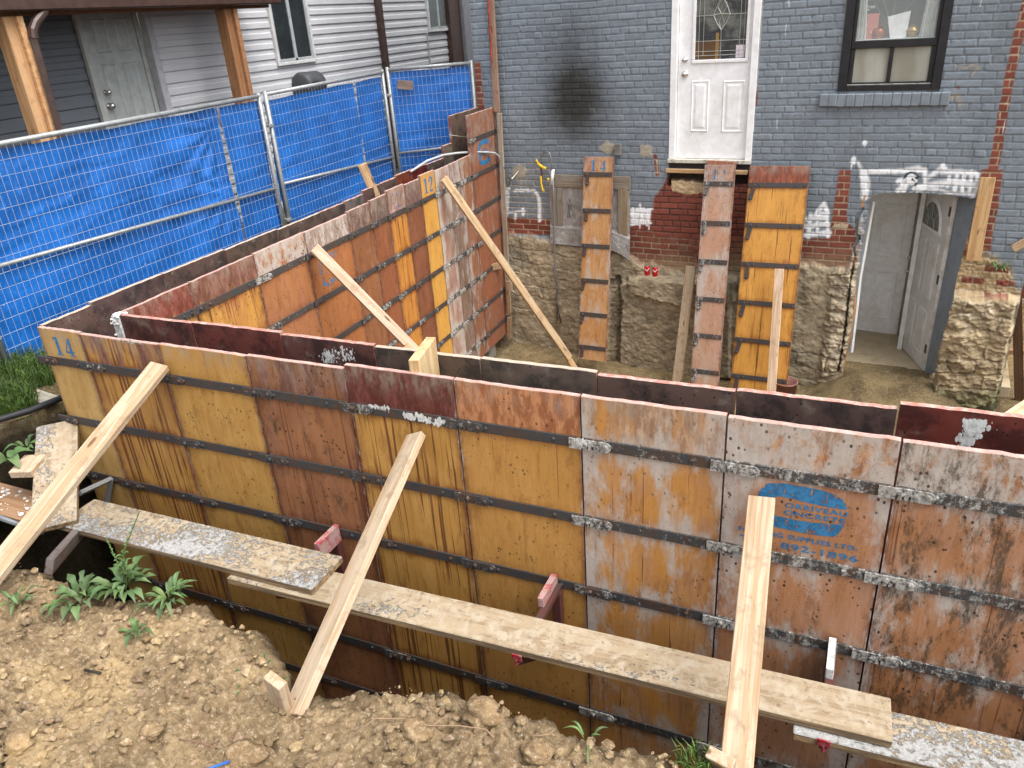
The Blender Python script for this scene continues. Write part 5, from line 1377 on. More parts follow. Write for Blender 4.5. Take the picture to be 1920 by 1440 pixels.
mb = MB(); mb.tube([wpt(1066, 373, .07), wpt(1068, 376, .075), wpt(1069, 379, .07)], .004, 5); 
for dx in (-2.0, 1.2): mb.tube([wpt(1068 + dx, 384, .068), wpt(1066.5 + dx, 408, .068)], .004, 5)
mb.build('printed_mark', MAT_BLACK, sh)

# gas pipe with yellow valves, flexible hose and white regulator
gp = empty('gas_line', wpt(1045, 600, .06), 'grey gas riser with yellow valves and a looped hose on the house wall', 'gas pipe')
mb = MB(); mb.tube([wpt(1037, 335, .10), wpt(1038, 370, .10), wpt(1039, 420, .10), wpt(1040, 480, .11), wpt(1043, 540, .12), wpt(1045, 600, .12)], .010, 8); mb.build('riser_pipe', simple('grey_pipe', (.17, .165, .16), .4, .5), gp, smooth=True)
mb = MB(); mb.tube([wpt(1013, 312, .09), wpt(1013, 300, .10), wpt(1016, 290, .11), wpt(1023, 284, .12), wpt(1030, 286, .12), wpt(1034, 300, .12), wpt(1035, 320, .11), wpt(1036, 334, .10)], .0075, 8); mb.build('flexible_hose', simple('braided_grey', (.20, .20, .17), .4, .5, .4), gp, smooth=True)
mb = MB(); mb.tube([wpt(1037, 318, .10), wpt(1034, 346, .10)], .020, 10); mb.build('white_regulator', MAT_WHITEPL, gp, smooth=True)
mb = MB(); mb.tube([wpt(1014, 310, .09), wpt(1016, 330, .09), wpt(1016, 352, .09)], .011, 8); mb.build('rusty_nipple', simple('rust', (.13, .04, .02), .7), gp)
mb = MB(); mb.tube([wpt(1008, 306, .10), wpt(1020, 316, .10)], .018, 8); mb.tube([wpt(1005, 299, .10), wpt(1010, 308, .10)], .010, 6); mb.tube([wpt(1014, 330, .10), wpt(1015, 345, .10), wpt(1017, 355, .10), wpt(1020, 359, .10)], .012, 6); mb.lathe([(0, -.02), (.022, -.01), (.022, .01), (0, .02)], 10, wpt(1021, 315, .12)); mb.lathe([(0, -.016), (.016, -.01), (.016, .01), (0, .016)], 10, wpt(1028, 336, .11))
mb.build('yellow_valve', MAT_YELLOW, gp, smooth=True)
mb = MB(); mb.tube([wpt(1038, 500, .14), wpt(1047, 540, .15), wpt(1042, 560, .14), wpt(1052, 605, .10)], .007, 6); obj_thing(mb, 'loose_wire', simple('wire_grey', (.10, .10, .10), .5), 'thin dark wire hanging beside the grey gas riser', 'wire', smooth=True)
# junction box
mb = MB(); u0, z0_ = wuz(1152, 291, .04); u1, z1_ = wuz(1164, 270, .04); wbox(mb, u0, u1, 0.0, .055, z0_, z1_, .004); obj_thing(mb, 'junction_box', simple('dull_grey_box', (.17, .16, .14), .7, var=.3), 'small grey box fixed to the painted brick above the panel stencilled 14', 'junction box')
# bent cut pipes below the house corner
mb = MB(); mb.tube([wpt(944, 312, .25), wpt(955, 333, .10), wpt(956, 340, .03)], .008, 6); mb.tube([wpt(972, 321, .03), wpt(960, 335, .14), wpt(952, 350, .05)], .008, 6)
obj_thing(mb, 'cut_conduit', simple('steel_conduit', (.30, .30, .30), .4, .5, .5), 'pair of short bent pipes poking from the wall beside the left form wall', 'pipe')
# soda cans
def soda(px, py, label):
    p = wpt(px, py, .22)
    root = empty('soda_can', p, label, 'soda can', 'red soda cans on the ledge')
    mb = MB(); mb.lathe([(.001, .004), (.026, 0), (.033, .010), (.033, .105), (.027, .118)], 20, p); c = mb.build('can_body', simple('red_can', (.55, .012, .02), .3, .5, .3, bumps=0), root, smooth=True)
    mb = MB(); mb.lathe([(.027, .118), (.0275, .122), (.025, .1205), (.001, .117)], 20, p); mb.build('can_lid', MAT_CHROME, root, smooth=True)
    mb = MB()     # flowing white script band
    dirc = V(CT) - V(p); a0_ = math.atan2(dirc.y, dirc.x)
    for k in range(12):
        f = k / 11; a = a0_ - .9 + 1.8 * f; z = .068 + .012 * math.sin(f * 9) + f * .012
        if k: mb.tube([prev, (p[0] + .0336 * math.cos(a), p[1] + .0336 * math.sin(a), p[2] + z)], .0032, 5)
        prev = (p[0] + .0336 * math.cos(a), p[1] + .0336 * math.sin(a), p[2] + z)
    mb.build('white_script', MAT_WHITEPL, root)
soda(1213, 516, 'left one of two red soda cans on the clay ledge under the back door')
soda(1228, 518, 'right one of two red soda cans on the clay ledge under the back door')
# tall strip of old timber at the end of the left form wall
mb = MB()
pp = [wpt(917, -30, .10), wpt(921, 60, .10), wpt(926, 140, .10), wpt(931, 210, .10), wpt(936, 290, .11), wpt(941, 370, .14), wpt(944, 440, .17), wpt(948, 520, .20)]
oo = board('end_timber', 'tall old red and grey timber strip standing where the left forms meet the house', 'timber strip', pp[0], pp[3], 0.085, 0.03, WN, (0.32, 0.21, 0.15))
bb = board('end_timber', 'lower pale timber strip closing the end of the left forms', 'timber strip', wpt(935, 212, .12), wpt(953, 570, .18), 0.062, 0.03, WN, (0.36, 0.31, 0.25))
mb = MB()
for (a, b) in (((918, -20), (921, 45)), ((921, 47), (925, 115))): mb.tube([wpt(a[0] - 3, a[1], .118), wpt(b[0] - 3, b[1], .118)], .014, 4)
mb.build('red_paint_strip', simple('worn_red', (.26, .05, .035), .7, var=.4), oo)
for (p, q, lab) in (((948, 496, .30), (905, 506, .62), 'short scrap board nailed across the left forms near the house'), ((951, 528, .22), (954, 588, .22), 'upper small block of wood beside the end of the left forms'), ((954, 596, .22), (953, 636, .22), 'lower small block of wood beside the end of the left forms')):
    board('scrap_wood', lab, 'scrap wood', wpt(*p), wpt(*q), .085 if p[0] == 948 else .055, .035, WN, (.33, .22, .13), group='scrap wood near the house corner')
board('scrap_wood', 'short thick offcut lying at the foot of the left forms', 'scrap wood', on_z(820, 668, -2.3), on_z(862, 648, -2.3), .09, .06, (0, 0, 1), (.48, .33, .20), group='scrap wood near the house corner')
board('scrap_wood', 'light square offcut standing at the foot of the left forms', 'scrap wood', on_z(862, 650, -2.30), on_z(860, 686, -2.45), .14, .03, (0.2, -1, .2), (.50, .37, .24), group='scrap wood near the house corner')
mb = MB(); pb = on_z(905, 660, -2.42); mb.bbox((pb[0] - .16, pb[1] - .1, -2.5), (pb[0] + .16, pb[1] + .1, -2.22), .02); obj_thing(mb, 'concrete_block', m_dirty('grey_block', (.28, .27, .24), (.16, .13, .09), .9, .7, 12), 'dusty grey concrete block at the foot of the left forms', 'block')

# ------------------------------------------------------------------ bracing timbers
LUM = (0.45, 0.35, 0.245)
G_B = 'braces propping the forms'
def ext(p, q, d): 
    p, q = V(p), V(q); return q + (q - p).normalized() * d
def brace(label, p0, p1, face, col=LUM, w=.089, t=.038, roll=0.0):
    return board('form_brace', label, 'brace', p0, p1, w, t, face, col, group=G_B, roll=roll)
# 1 left: against joint two, down to the bank on the left
t1 = on_y(298, 681, -0.045); f1 = on_z(4, 1046, -0.36)
brace('leftmost front brace resting on the yellow panels and running out of the left edge', t1, ext(t1, f1, .12), (0.35, -1, 1.2), w=.108)
t2 = on_y(776, 811, -0.045); f2 = on_z(546, 1328, -0.58)
brace('middle front brace running from the red topped panel to a stake in the soil', t2, ext(t2, f2, .02), (-0.40, -1, 0.65), w=.102)
t3 = on_y(1428, 930, -0.05); f3 = on_z(1380, 1446, -0.55)
brace('right front brace covering the left part of the blue oval logo', t3, ext(t3, f3, .25), (0.02, -1, .8), w=.104)
t4 = on_x(590, 464, 0.375); f4 = V(on_x(590, 464, 0.375)) + Vector((1.17, 0.86, -2.40)) 
e4 = on_plane(812, 690, (0, 2.6, 0), (0.0, 1, 0))
brace('inner brace from the left form wall down behind the short upright board', t4, ext(t4, e4, .9), (0.5, -.75, 1.0), col=(0.52, 0.39, 0.29))
brace('lower end of a second stud just under the inner brace', V(on_plane(762, 648, (0, 2.45, 0), (0, 1, 0))), V(on_plane(830, 712, (0, 2.6, 0), (0, 1, 0))), (0.5, -.75, 1.0), w=.07, col=(0.50, 0.34, 0.2))
t5 = on_x(834, 334, 0.30); f5 = on_z(1070, 672, -2.28)
brace('long inner brace from the house end of the left forms to the pit floor', t5, f5, (0.55, -.8, 1.0), col=(0.50, 0.37, 0.23))
brace('darker stud lengthening the foot of the long inner brace', on_z(1040, 630, -2.05), on_z(1085, 700, -2.44), (0.55, -.8, 1.0), col=(0.42, 0.28, 0.15), w=.07)
tb = on_x(680, 311, -0.06); bbp = on_x(696, 352, -0.06)
brace('brace top poking up behind the outer panels in front of the blue fence', on_x(679, 309, -.09), ext(on_x(679, 309, -.09), on_x(698, 352, -.05), .3), (.6, -.9, .3), col=(0.50, 0.34, 0.19))
# spreader standing in the wall gap
sp0 = on_y(762, 674, 0.02)
board('spreader_board', 'short upright board bridging the gap between the two front form rows', 'board', (sp0[0] + .03, .165, sp0[2]), (sp0[0] + .03, .165, -.25), .285, .05, (1, .22, 0), (0.56, 0.42, 0.24))
# stakes
s0_ = on_z(503, 1275, -0.40)
board('wooden_stake', 'short wooden stake at the foot of the middle front brace', 'stake', on_z(507, 1282, -.42), on_z(530, 1352, -.66), .088, .040, (-.15, -1, .3), LUM, group='stakes in the soil')
board('wooden_stake', 'tip of a wooden stake at the foot of the right front brace', 'stake', on_z(1346, 1432, -.48), on_z(1352, 1460, -.7), .088, .040, (-.15, -1, .3), LUM, group='stakes in the soil')

# ------------------------------------------------------------------ scaffold planks on brackets
ZP = -0.760
def plank(label, far0, near0, far1, near1, z, cem, group='scaffold planks beside the front forms'):
    a = (on_z(*far0, z) + on_z(*near0, z)) / 2; b = (on_z(*far1, z) + on_z(*near1, z)) / 2
    w = (np.linalg.norm(on_z(*far0, z) - on_z(*near0, z)) + np.linalg.norm(on_z(*far1, z) - on_z(*near1, z))) / 2
    return board('scaffold_plank', label, 'plank', a, b, min(w, .285), .038, (0, 0, 1), (cem, 0, 0), MAT_PLANK, group, r=.004)
plank('left scaffold plank with patches of grey cement lying on top of the middle one', (150, 936), (132, 982), (640, 1042), (586, 1106), ZP + .041, 0.62)
plank('long middle scaffold plank coated in tan mud', (470, 1040), (430, 1080), (1676, 1303), (1668, 1396), ZP, 0.22)
plank('right scaffold plank thick with cement splatter running out of the photo', (1490, 1300), (1490, 1366), (2060, 1412), (2060, 1520), ZP - .041, 0.78)
MAT_DRUST = m_dirty('dark_rusty_steel', (.10, .03, .025), (.06, .045, .04), .6, .8, 14)
def bracket(px, py, label, col=MAT_DRUST, back=True):
    p = on_y(px, py, -.012); x, z = float(p[0]), ZP - .046
    root = empty('scaffold_bracket', (x, -.3, z - .4), label, 'bracket', 'brackets carrying the scaffold planks')
    mb = MB(); mb.bbox((x - .018, -.521, z - .03), (x + .018, -.012, z), .002); mb.build('bracket_arm', col, root)
    mb = MB(); mb.bbox((x - .022, -.055, z - .42), (x + .022, -.012, z - .031), .002); mb.build('bracket_upright', col, root)
    mb = MB(); mb.tube([(x, -.53, z - .03), (x, -.05, z - .40)], .014, 4); mb.build('bracket_strut', col, root)
    mb = MB(); mb.bbox((x - .024, -.530, z - .018), (x + .024, -.522, z + .016), .002); mb.tube([(x, -.530, z - .012), (x, -.538, z - .034)], .003, 5); mb.build('end_stop', MAT_RED, root)
bracket(636, 1015, 'red bracket under the overlap of the left and middle planks')
bracket(1047, 1092, 'red bracket under the middle plank at the amber panel joint')
bracket(1560, 1222, 'red bracket top whitened with cement beside the logo panel joint')
# tall tops of the brackets above plank level
for (px, py, lab, mt) in ((1042, 1092, 0, MAT_RED), (636, 1012, 0, MAT_RED), (1564, 1222, 0, MAT_CEM)):
    p = on_y(px, py, -.03); x = float(p[0]); zt_ = float(p[2])
    mb = MB(); mb.bbox((x - .026, -.20, ZP + .002), (x + .004, -.013, zt_ - .01), .003)
    vs = mb.v; nv = []
    for (a, b, c) in vs:      # slope the top towards the plank
        if c > ZP + .05: c = c - max(0, (-b - .03)) * .55
        nv.append((a, b, c))
    mb.v = nv
    par = [o for o in bpy.data.objects if o.name.startswith('scaffold_bracket')][(1, 0, 2)[[1042, 636, 1564].index(px)]]
    mb.build('bracket_hook', m_dirty('cemented_red', (.40, .27, .25), (.36, .03, .04), .6, .9, 20) if mt is MAT_RED else MAT_CEM, par)
# grey left bracket near the corner
gb = empty('scaffold_bracket', (0.56, -.25, -1.1), 'grey steel bracket under the left end of the left plank', 'bracket', 'brackets carrying the scaffold planks')
pA = on_y(208, 898, -.02); pB = on_z(150, 925, -.74); mb = MB(); mb.tube([pA, pB], .018, 4); mb.build('bracket_arm', MAT_GALV, gb)
mb = MB(); mb.tube([pA, on_y(200, 945, -.03)], .020, 4); mb.build('bracket_upright', MAT_GALV, gb)
board('prop_stud', 'grey stud propping the left plank from the bank', 'prop', on_z(146, 992, -.80), on_z(84, 1062, -.62), .085, .038, (-.3, -1, .5), (.20, .17, .16))
board('wide_board', 'wide cement smeared board lying across the bank at the corner of the forms', 'board', on_z(107, 792, -.42), on_z(100, 985, -.685), .235, .038, (0, 0, 1), (0.45, 0, 0), MAT_PLANK)
board('orange_plank', 'orange brown plank with bits of gravel entering at the left edge', 'plank', (-1.0, -.455, -.74), (.27, -.47, -.74), .24, .038, (0, 0, 1), (.33, .205, .12))
board('short_board', 'short pale board end lying on dirt left of the wide board', 'board', on_z(66, 852, -.50), on_z(36, 885, -.52), .14, .045, (0, 0, 1), (.50, .38, .27))
board('short_board', 'flat grey board half hidden in grass near the fence foot', 'board', on_z(52, 735, -.40), on_z(98, 750, -.40), .12, .025, (0, 0, 1), (.40, .37, .30))
mb = MB(); mb.tube([(-1.2, -.62, -.70), (-.2, -.60, -.74), (.35, -.58, -.80)], .018, 8); obj_thing(mb, 'grey_pipe', MAT_GALV, 'grey pipe end between the planks at the left edge', 'pipe')
# bits of gravel and plaster on the orange plank
mb = MB(); r_ = random.Random(5)
for k in range(60):
    x = -.35 + r_.random() * .6; y = -.56 + r_.random() * .18; s = .004 + r_.random() ** 3 * .016
    mb.lathe([(0, 0), (s, s * .2), (s * .7, s * .7), (0, s * .8)], 5, (x, y, -.740))
o_ = obj_thing(mb, 'plaster_crumbs', simple('plaster', (.62, .60, .56), .9), 'white crumbs scattered on the orange plank', 'crumbs'); tag(o_, kind='stuff')

# grey bent pipe over the left forms
mb = MB(); mb.tube([on_x(770, 322, -.02), on_x(800, 302, .0), on_x(830, 291, .05), on_x(858, 287, .10), on_x(885, 285, .15), on_x(915, 285.5, .20), on_x(928, 287, .22), on_x(935, 292, .23), on_x(937, 304, .23)], .013, 8)
obj_thing(mb, 'bent_pipe', simple('grey_plastic_pipe', (.42, .43, .43), .4), 'long grey pipe bowed over the tops of the left forms', 'pipe', smooth=True)
mb = MB(); mb.tube([on_x(842, 253, -.08), on_x(858, 255, .0), on_x(872, 257, .05), on_x(884, 251, .18)], .004, 5); obj_thing(mb, 'tie_wire', simple('tie_wire', (.4, .36, .3), .5), 'tie wire stretched between the tall corner panels', 'wire')

# ------------------------------------------------------------------ ground: the bank round the trench
def resample(pts, step):
    pts = np.array(pts, float); d = np.r_[0, np.cumsum(np.hypot(*np.diff(pts, axis=0).T))]
    n = int(d[-1] / step); s = np.linspace(0, d[-1], n)
    return np.stack([np.interp(s, d, pts[:, 0]), np.interp(s, d, pts[:, 1])], 1)
def smooth2(a, k):
    ker = np.hanning(k + 2)[1:-1]; ker /= ker.sum()
    p = np.pad(a, ((k // 2, k // 2), (0, 0)), 'edge')
    return np.stack([np.convolve(p[:, i], ker, 'valid')[:len(a)] for i in range(2)], 1)
def bank_height(x, y):
    """height of the undisturbed ground near the trench"""
    h = -0.52 + 0.0 * x
    h = h + 0.12 * sst(0.6, -1.2, x)                       # rises a little towards the fence side
    h = h + 0.10 * sst(-1.1, -2.2, y)
    h = h + (fbm(x * 1.1 + 5, y * 1.1, 3, 201) - .5) * 0.16
    return h
bank_edge = [(9.5, -1.04), (5.2, -1.02), (4.6, -1.00), (4.2, -0.99), (3.9, -1.02), (3.72, -1.06), (3.45, -0.99), (3.22, -0.97), (3.05, -1.04), (2.85, -1.15), (2.68, -1.18), (2.5, -1.10), (2.3, -0.98), (2.08, -.93), (1.9, -.93), (1.65, -1.00), (1.4, -1.06),
             (1.15, -1.03), (.9, -1.02), (.55, -1.08), (.1, -1.02), (-.30, -.80), (-.48, -.45), (-.36, -.10), (-.24, .3), (-.25, 1.0), (-.28, 6.9)]
def build_ground():
    def sheet(poly, ds, vs, name, seed, mound=True):
        E_ = smooth2(resample(poly, ds), 9)
        T = np.gradient(E_, axis=0); T /= np.hypot(T[:, 0], T[:, 1])[:, None]
        N = np.stack([-T[:, 1], T[:, 0]], 1)                 # points away from the trench
        if N[len(N) // 3, 1] > 0: N = -N
        NS = smooth2(N, 41); NS /= np.hypot(NS[:, 0], NS[:, 1])[:, None]
        n, m = len(E_), len(vs)
        P = np.zeros((n, m, 3))
        for j, v in enumerate(vs):
            if v < 0:
                k = -v     # 0..1 down the trench side
                xy = E_ - NS * (0.02 + 0.06 * k); z0 = bank_height(E_[:, 0], E_[:, 1])
                P[:, j, 0] = xy[:, 0]; P[:, j, 1] = xy[:, 1]; P[:, j, 2] = z0 - 0.03 - k * 2.0
            else:
                xy = E_ + NS * v
                P[:, j, 0] = xy[:, 0]; P[:, j, 1] = xy[:, 1]; P[:, j, 2] = bank_height(xy[:, 0], xy[:, 1]) - 0.06 * math.exp(-v / 0.05)
        X, Y = P[..., 0], P[..., 1]
        S_ = np.arange(n)[:, None] * ds + 0 * X; Vv = np.array(vs)[None, :] + 0 * X
        near = sst(9, 3, np.hypot(X - 3, Y + 1))
        # lumps and clods
        a = fbm(X * 3.1, Y * 3.1, 5, seed) - .5; b = fbm(X * 9, Y * 9, 5, seed + 7, .6) - .5; c = fbm(X * 30, Y * 30, 4, seed + 11, .62) - .5
        ridge = 1 - np.abs(2 * fbm(X * 6, Y * 6, 4, seed + 15) - 1)
        out = Vv >= 0
        dz = (a * 0.10 + b * 0.060 + c * 0.062 + (ridge - .8) * .045)
        blk = np.abs(fbm(X * 5.5 + 2, Y * 5.5, 3, seed + 21) - .5)
        dz += -0.022 * sst(.022, .0, blk)                      # cracks between crumbled lumps
        P[..., 2] += np.where(out, dz, 0) * near
        fade = sst(0.0, -0.2, Vv)
        s1 = fbm(S_ * 6, P[..., 2] * 6, 5, seed + 3) - .5; s2 = fbm(S_ * 24, P[..., 2] * 24, 3, seed + 4) - .5
        lat = (s1 * .16 + s2 * .05) * np.where(out, np.exp(-np.clip(Vv, 0, 9) / .05), 1)
        P[..., 0] += lat * NS[:, 0][:, None]; P[..., 1] += lat * NS[:, 1][:, None]
        P[..., 2] += np.where(out, 0, s2 * .03)
        damp_shade = np.where(out, 1.0, 0.22)  # damp soil; trench side darkened further to paint in its shade
        damp_shade = np.minimum(damp_shade, 0.55 + 0.45 * sst(0.0, .10, np.where(out, Vv, -1)))
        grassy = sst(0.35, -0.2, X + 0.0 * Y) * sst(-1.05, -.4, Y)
        tint = np.stack([damp_shade * (1 - .62 * grassy), damp_shade * (1 - .60 * grassy), damp_shade * (1 - .62 * grassy)], -1)
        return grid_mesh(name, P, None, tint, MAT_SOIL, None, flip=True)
    vs = [-1, -.7, -.45, -.3, -.2, -.14, -.1, -.06, -.03] + list(np.arange(0, .9, .009)) + list(np.arange(.9, 1.6, .02)) + list(np.arange(1.6, 4, .12)) + [4.5, 5.5, 7, 10, 15, 25, 45]
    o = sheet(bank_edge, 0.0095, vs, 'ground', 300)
    tag(o, kind='structure')
build_ground()
# pit floor
def build_pit():
    xs = np.r_[np.arange(-1.2, 7.0, .028), 7.3, 8, 9.2, 12]; ys = np.r_[np.arange(-1.6, 6.75, .028), 7.0, 7.3, 8.2, 9.5, 12]
    X, Y = np.meshgrid(xs, ys, indexing='ij')
    yw = 6.35 - .062 * (X - .2)
    dw = yw - Y
    z = -2.50 + (fbm(X * 1.4, Y * 1.4, 5, 401) - .5) * .18 + (fbm(X * 8, Y * 8, 4, 402) - .5) * .06
    r = np.exp(-((X - 4.95) / .62) ** 2 * 1.0)
    z = z + .30 * sst(1.15, .0, dw) * np.clip(r * 1.25, 0, 1)
    z = z + .10 * sst(.5, .0, dw) * sst(1.4, 0.2, X)
    mud = sst(5.55, 5.8, X) * sst(5.0, 5.4, Y) * sst(6.9, 6.6, Y)
    z = z * (1 - mud) + (-2.47) * mud
    z = z + 1.9 * sst(7.2, 8.4, Y) * (X > 5.9) + 1.9 * sst(7.4, 9, X)
    z = np.where(dw < -.12, np.where((X > 5.85), z, np.minimum(z, -2.36)), z)
    door = (X > 4.3) & (X < 5.35) & (dw < 0.0) & (dw > -.25)
    z = np.where(door, np.minimum(z, -2.10) * 0 + -2.215 + (fbm(X * 9, Y * 9, 3, 403) - .5) * .02, z)
    tint = np.ones(X.shape + (3,)) * .72
    gm = sst(1.2, .3, np.abs(dw - .75)) * sst(3.4, 4.3, X)
    tint *= (1 - .35 * gm)[..., None] * np.array([.98, 1.0, .92])
    tint = tint * (1 - mud[..., None] * .25)
    tint = tint * np.where(Y < 0.15, .2, 1.0)[..., None]  # wet ditch floor, darkened further to deepen the trench shade
    P = np.stack([X, Y, z], -1)
    o = grid_mesh('pit_floor', P, None, tint, MAT_SOIL, None)
    tag(o, kind='structure')
build_pit()
# loose clods and pebbles over the foreground soil (uncountable: one object)
def clods():
    r = np.random.default_rng(5); mb_v, mb_f, tint = [], [], []
    base_v = np.array([(0, 0, 1), (.9, 0, .25), (.28, .85, .3), (-.72, .53, .2), (-.72, -.53, .35), (.28, -.85, .2), (.7, .5, -.4), (-.3, .85, -.4), (-.9, 0, -.4), (-.3, -.85, -.4), (.7, -.5, -.4)], float)
    base_f = [(0, 1, 2), (0, 2, 3), (0, 3, 4), (0, 4, 5), (0, 5, 1), (1, 6, 2), (2, 6, 7), (2, 7, 3), (3, 7, 8), (3, 8, 4), (4, 8, 9), (4, 9, 5), (5, 9, 10), (5, 10, 1), (1, 10, 6)]
    N = 20000
    for k in range(N):
        x = r.uniform(.6, 5.4); y = -r.uniform(.98, 2.9)
        e = np.interp(x, [b[0] for b in bank_edge[:21]][::-1], [b[1] for b in bank_edge[:21]][::-1])
        if y > e - .02: continue
        s = .0018 + r.random() ** 7 * .022
        if y < -2.0 and s > .02: s *= .7
        z = float(bank_height(np.array(x), np.array(y))); 
        a = fbm(np.array(x * 3.1), np.array(y * 3.1), 5, 300) - .5; b = fbm(np.array(x * 9.), np.array(y * 9.), 5, 307, .6) - .5
        z += a * .10 + b * .060
        ang = r.uniform(0, 6.28); c, s_ = math.cos(ang), math.sin(ang)
        v = base_v * (1 + r.normal(0, .16, (11, 1))) * np.array([s * r.uniform(.8, 1.4), s * r.uniform(.7, 1.1), s * r.uniform(.5, .9)])
        v = v @ np.array([[c, -s_, 0], [s_, c, 0], [0, 0, 1]]) + np.array([x, y, z + s * .25])
        o = len(mb_v) * 11
        mb_v.append(v); mb_f += [tuple(i + o for i in f) for f in base_f]
        g = r.uniform(.75, 1.35); tint += [[g, g * r.uniform(.97, 1.03), g * r.uniform(.95, 1.1)]] * 11
    me = bpy.data.meshes.new('soil_clods'); me.from_pydata(np.concatenate(mb_v).tolist(), [], mb_f)
    a = me.attributes.new('Col', 'FLOAT_COLOR', 'POINT'); c = np.ones((len(me.vertices), 4), np.float32); c[:, :3] = np.array(tint); a.data.foreach_set('color', c.ravel())
    me.materials.append(MAT_SOIL); o = bpy.data.objects.new('soil_clods', me); COL.objects.link(o)
    tag(o, 'loose crumbs and pebbles strewn over the tan clay bank', 'clods', kind='stuff')
clods()
def ground_z(x, y):
    z = float(bank_height(np.array(x), np.array(y)))
    a = fbm(np.array(x * 3.1), np.array(y * 3.1), 5, 300) - .5; b = fbm(np.array(x * 9.), np.array(y * 9.), 5, 307, .6) - .5
    return z + float(a) * .10 + float(b) * .060
# a few distinct big lumps of clay
def lump(px, py, r, label, zz_=-.47, sq=.6, seed=0):
    p = on_z(px, py, zz_); z = ground_z(p[0], p[1]); mb = MB(); n, m = 28, 18; vs = []
    for j in range(m + 1):
        th = math.pi * j / m
        for i in range(n):
            a = 2 * math.pi * i / n; d = Vector((math.sin(th) * math.cos(a), math.sin(th) * math.sin(a), math.cos(th)))
            k = 1 + (float(fbm(np.array(d.x * 1.6 + seed), np.array(d.y * 1.6 + d.z * 2.1 + seed * 3), 4, 9)) - .5) * .9
            vs.append((p[0] + d.x * r * k, p[1] + d.y * r * .85 * k, z + r * .15 + d.z * r * sq * k))
    fs = [(j * n + i, (j + 1) * n + i, (j + 1) * n + (i + 1) % n, j * n + (i + 1) % n) for j in range(m) for i in range(n)]
    mb.add(vs, fs); o = obj_thing(mb, 'clay_lump', MAT_SOIL, label, 'clay lump', 'big clay lumps on the bank', smooth=True); set_attr(o.data, 'Col', (1.12, 1.08, 1.05))
lump(1010, 1404, .055, 'large round clay lump near the trench edge at the bottom of the photo', seed=1)
lump(778, 1352, .060, 'pale clay lump right of the middle brace foot', seed=2)
lump(452, 1395, .075, 'broad pale clay lump above the blue straw', sq=.45, seed=3)
lump(40, 1405, .050, 'clay lump in the bottom left corner', seed=4)
lump(280, 1362, .038, 'small cream clay lump left of the broad one', seed=5)
lump(905, 1330, .070, 'brown clay lump on the crest of the trench edge', seed=6, sq=.7)
mb = MB(); a_, b_ = on_z(352, 1432, -.44), on_z(422, 1402, -.44); za = ground_z(a_[0], a_[1]) + .03; mb.tube([(a_[0], a_[1], za), (b_[0], b_[1], ground_z(b_[0], b_[1]) + .03)], .0048, 8)
obj_thing(mb, 'blue_straw', MAT_BLUEPL, 'blue plastic straw lying on the clay in the foreground', 'straw', smooth=True)
# roots and twigs
def twig(pxs, label, r=.0022, z=-.46, col=(.30, .20, .12)):
    pts = []
    for (px, py) in pxs:
        p = on_z(px, py, z); pts.append((p[0], p[1], ground_z(p[0], p[1]) + .022))
    mb = MB(); mb.tube(pts, r, 5); obj_thing(mb, 'root', simple('root_brown', col, .8), label, 'root', 'roots in the clay', smooth=True)
twig([(650, 1352), (700, 1323), (760, 1330), (800, 1346), (860, 1350), (910, 1358), (925, 1372)], 'long pale root crossing the clay right of the middle brace')
twig([(812, 1346), (825, 1332), (836, 1326)], 'short curved root branching from the long pale root')
twig([(330, 1370), (370, 1368), (405, 1378)], 'thin reddish root above the blue straw', col=(.22, .12, .08))
twig([(1000, 1380), (1030, 1376), (1040, 1366)], 'small root beside the large round clay lump')
twig([(150, 1236), (180, 1240)], 'dark twig lying on the clay on the left', .006, col=(.03, .025, .02))

# ------------------------------------------------------------------ plants
def leaf(mb, cols, base, dirv, length, width, curl, shade, lobes=0, n=8):
    base = V(base); d = Vector(dirv).normalized(); side = d.cross(Vector((0, 0, 1))).normalized(); up = side.cross(d).normalized()
    vs, L = [], []
    for i in range(n + 1):
        f = i / n; p = base + d * (length * f) + up * (curl * length * math.sin(f * math.pi * .9)) + Vector((0, 0, -curl * length * f * f * .6))
        wv = width * (math.sin(math.pi * min(1, f * .94 + .06)) ** .75) * (1 - .25 * f)
        if lobes: wv *= .85 + .22 * math.sin(f * lobes * 6.28)
        fold = .25 * wv
        vs += [tuple(p - side * wv / 2 + up * fold), tuple(p), tuple(p + side * wv / 2 + up * fold)]
    mb.add(vs, [(i * 3, i * 3 + 1, i * 3 + 4, i * 3 + 3) for i in range(n)] + [(i * 3 + 1, i * 3 + 2, i * 3 + 5, i * 3 + 4) for i in range(n)])
    cols += [shade] * len(vs)
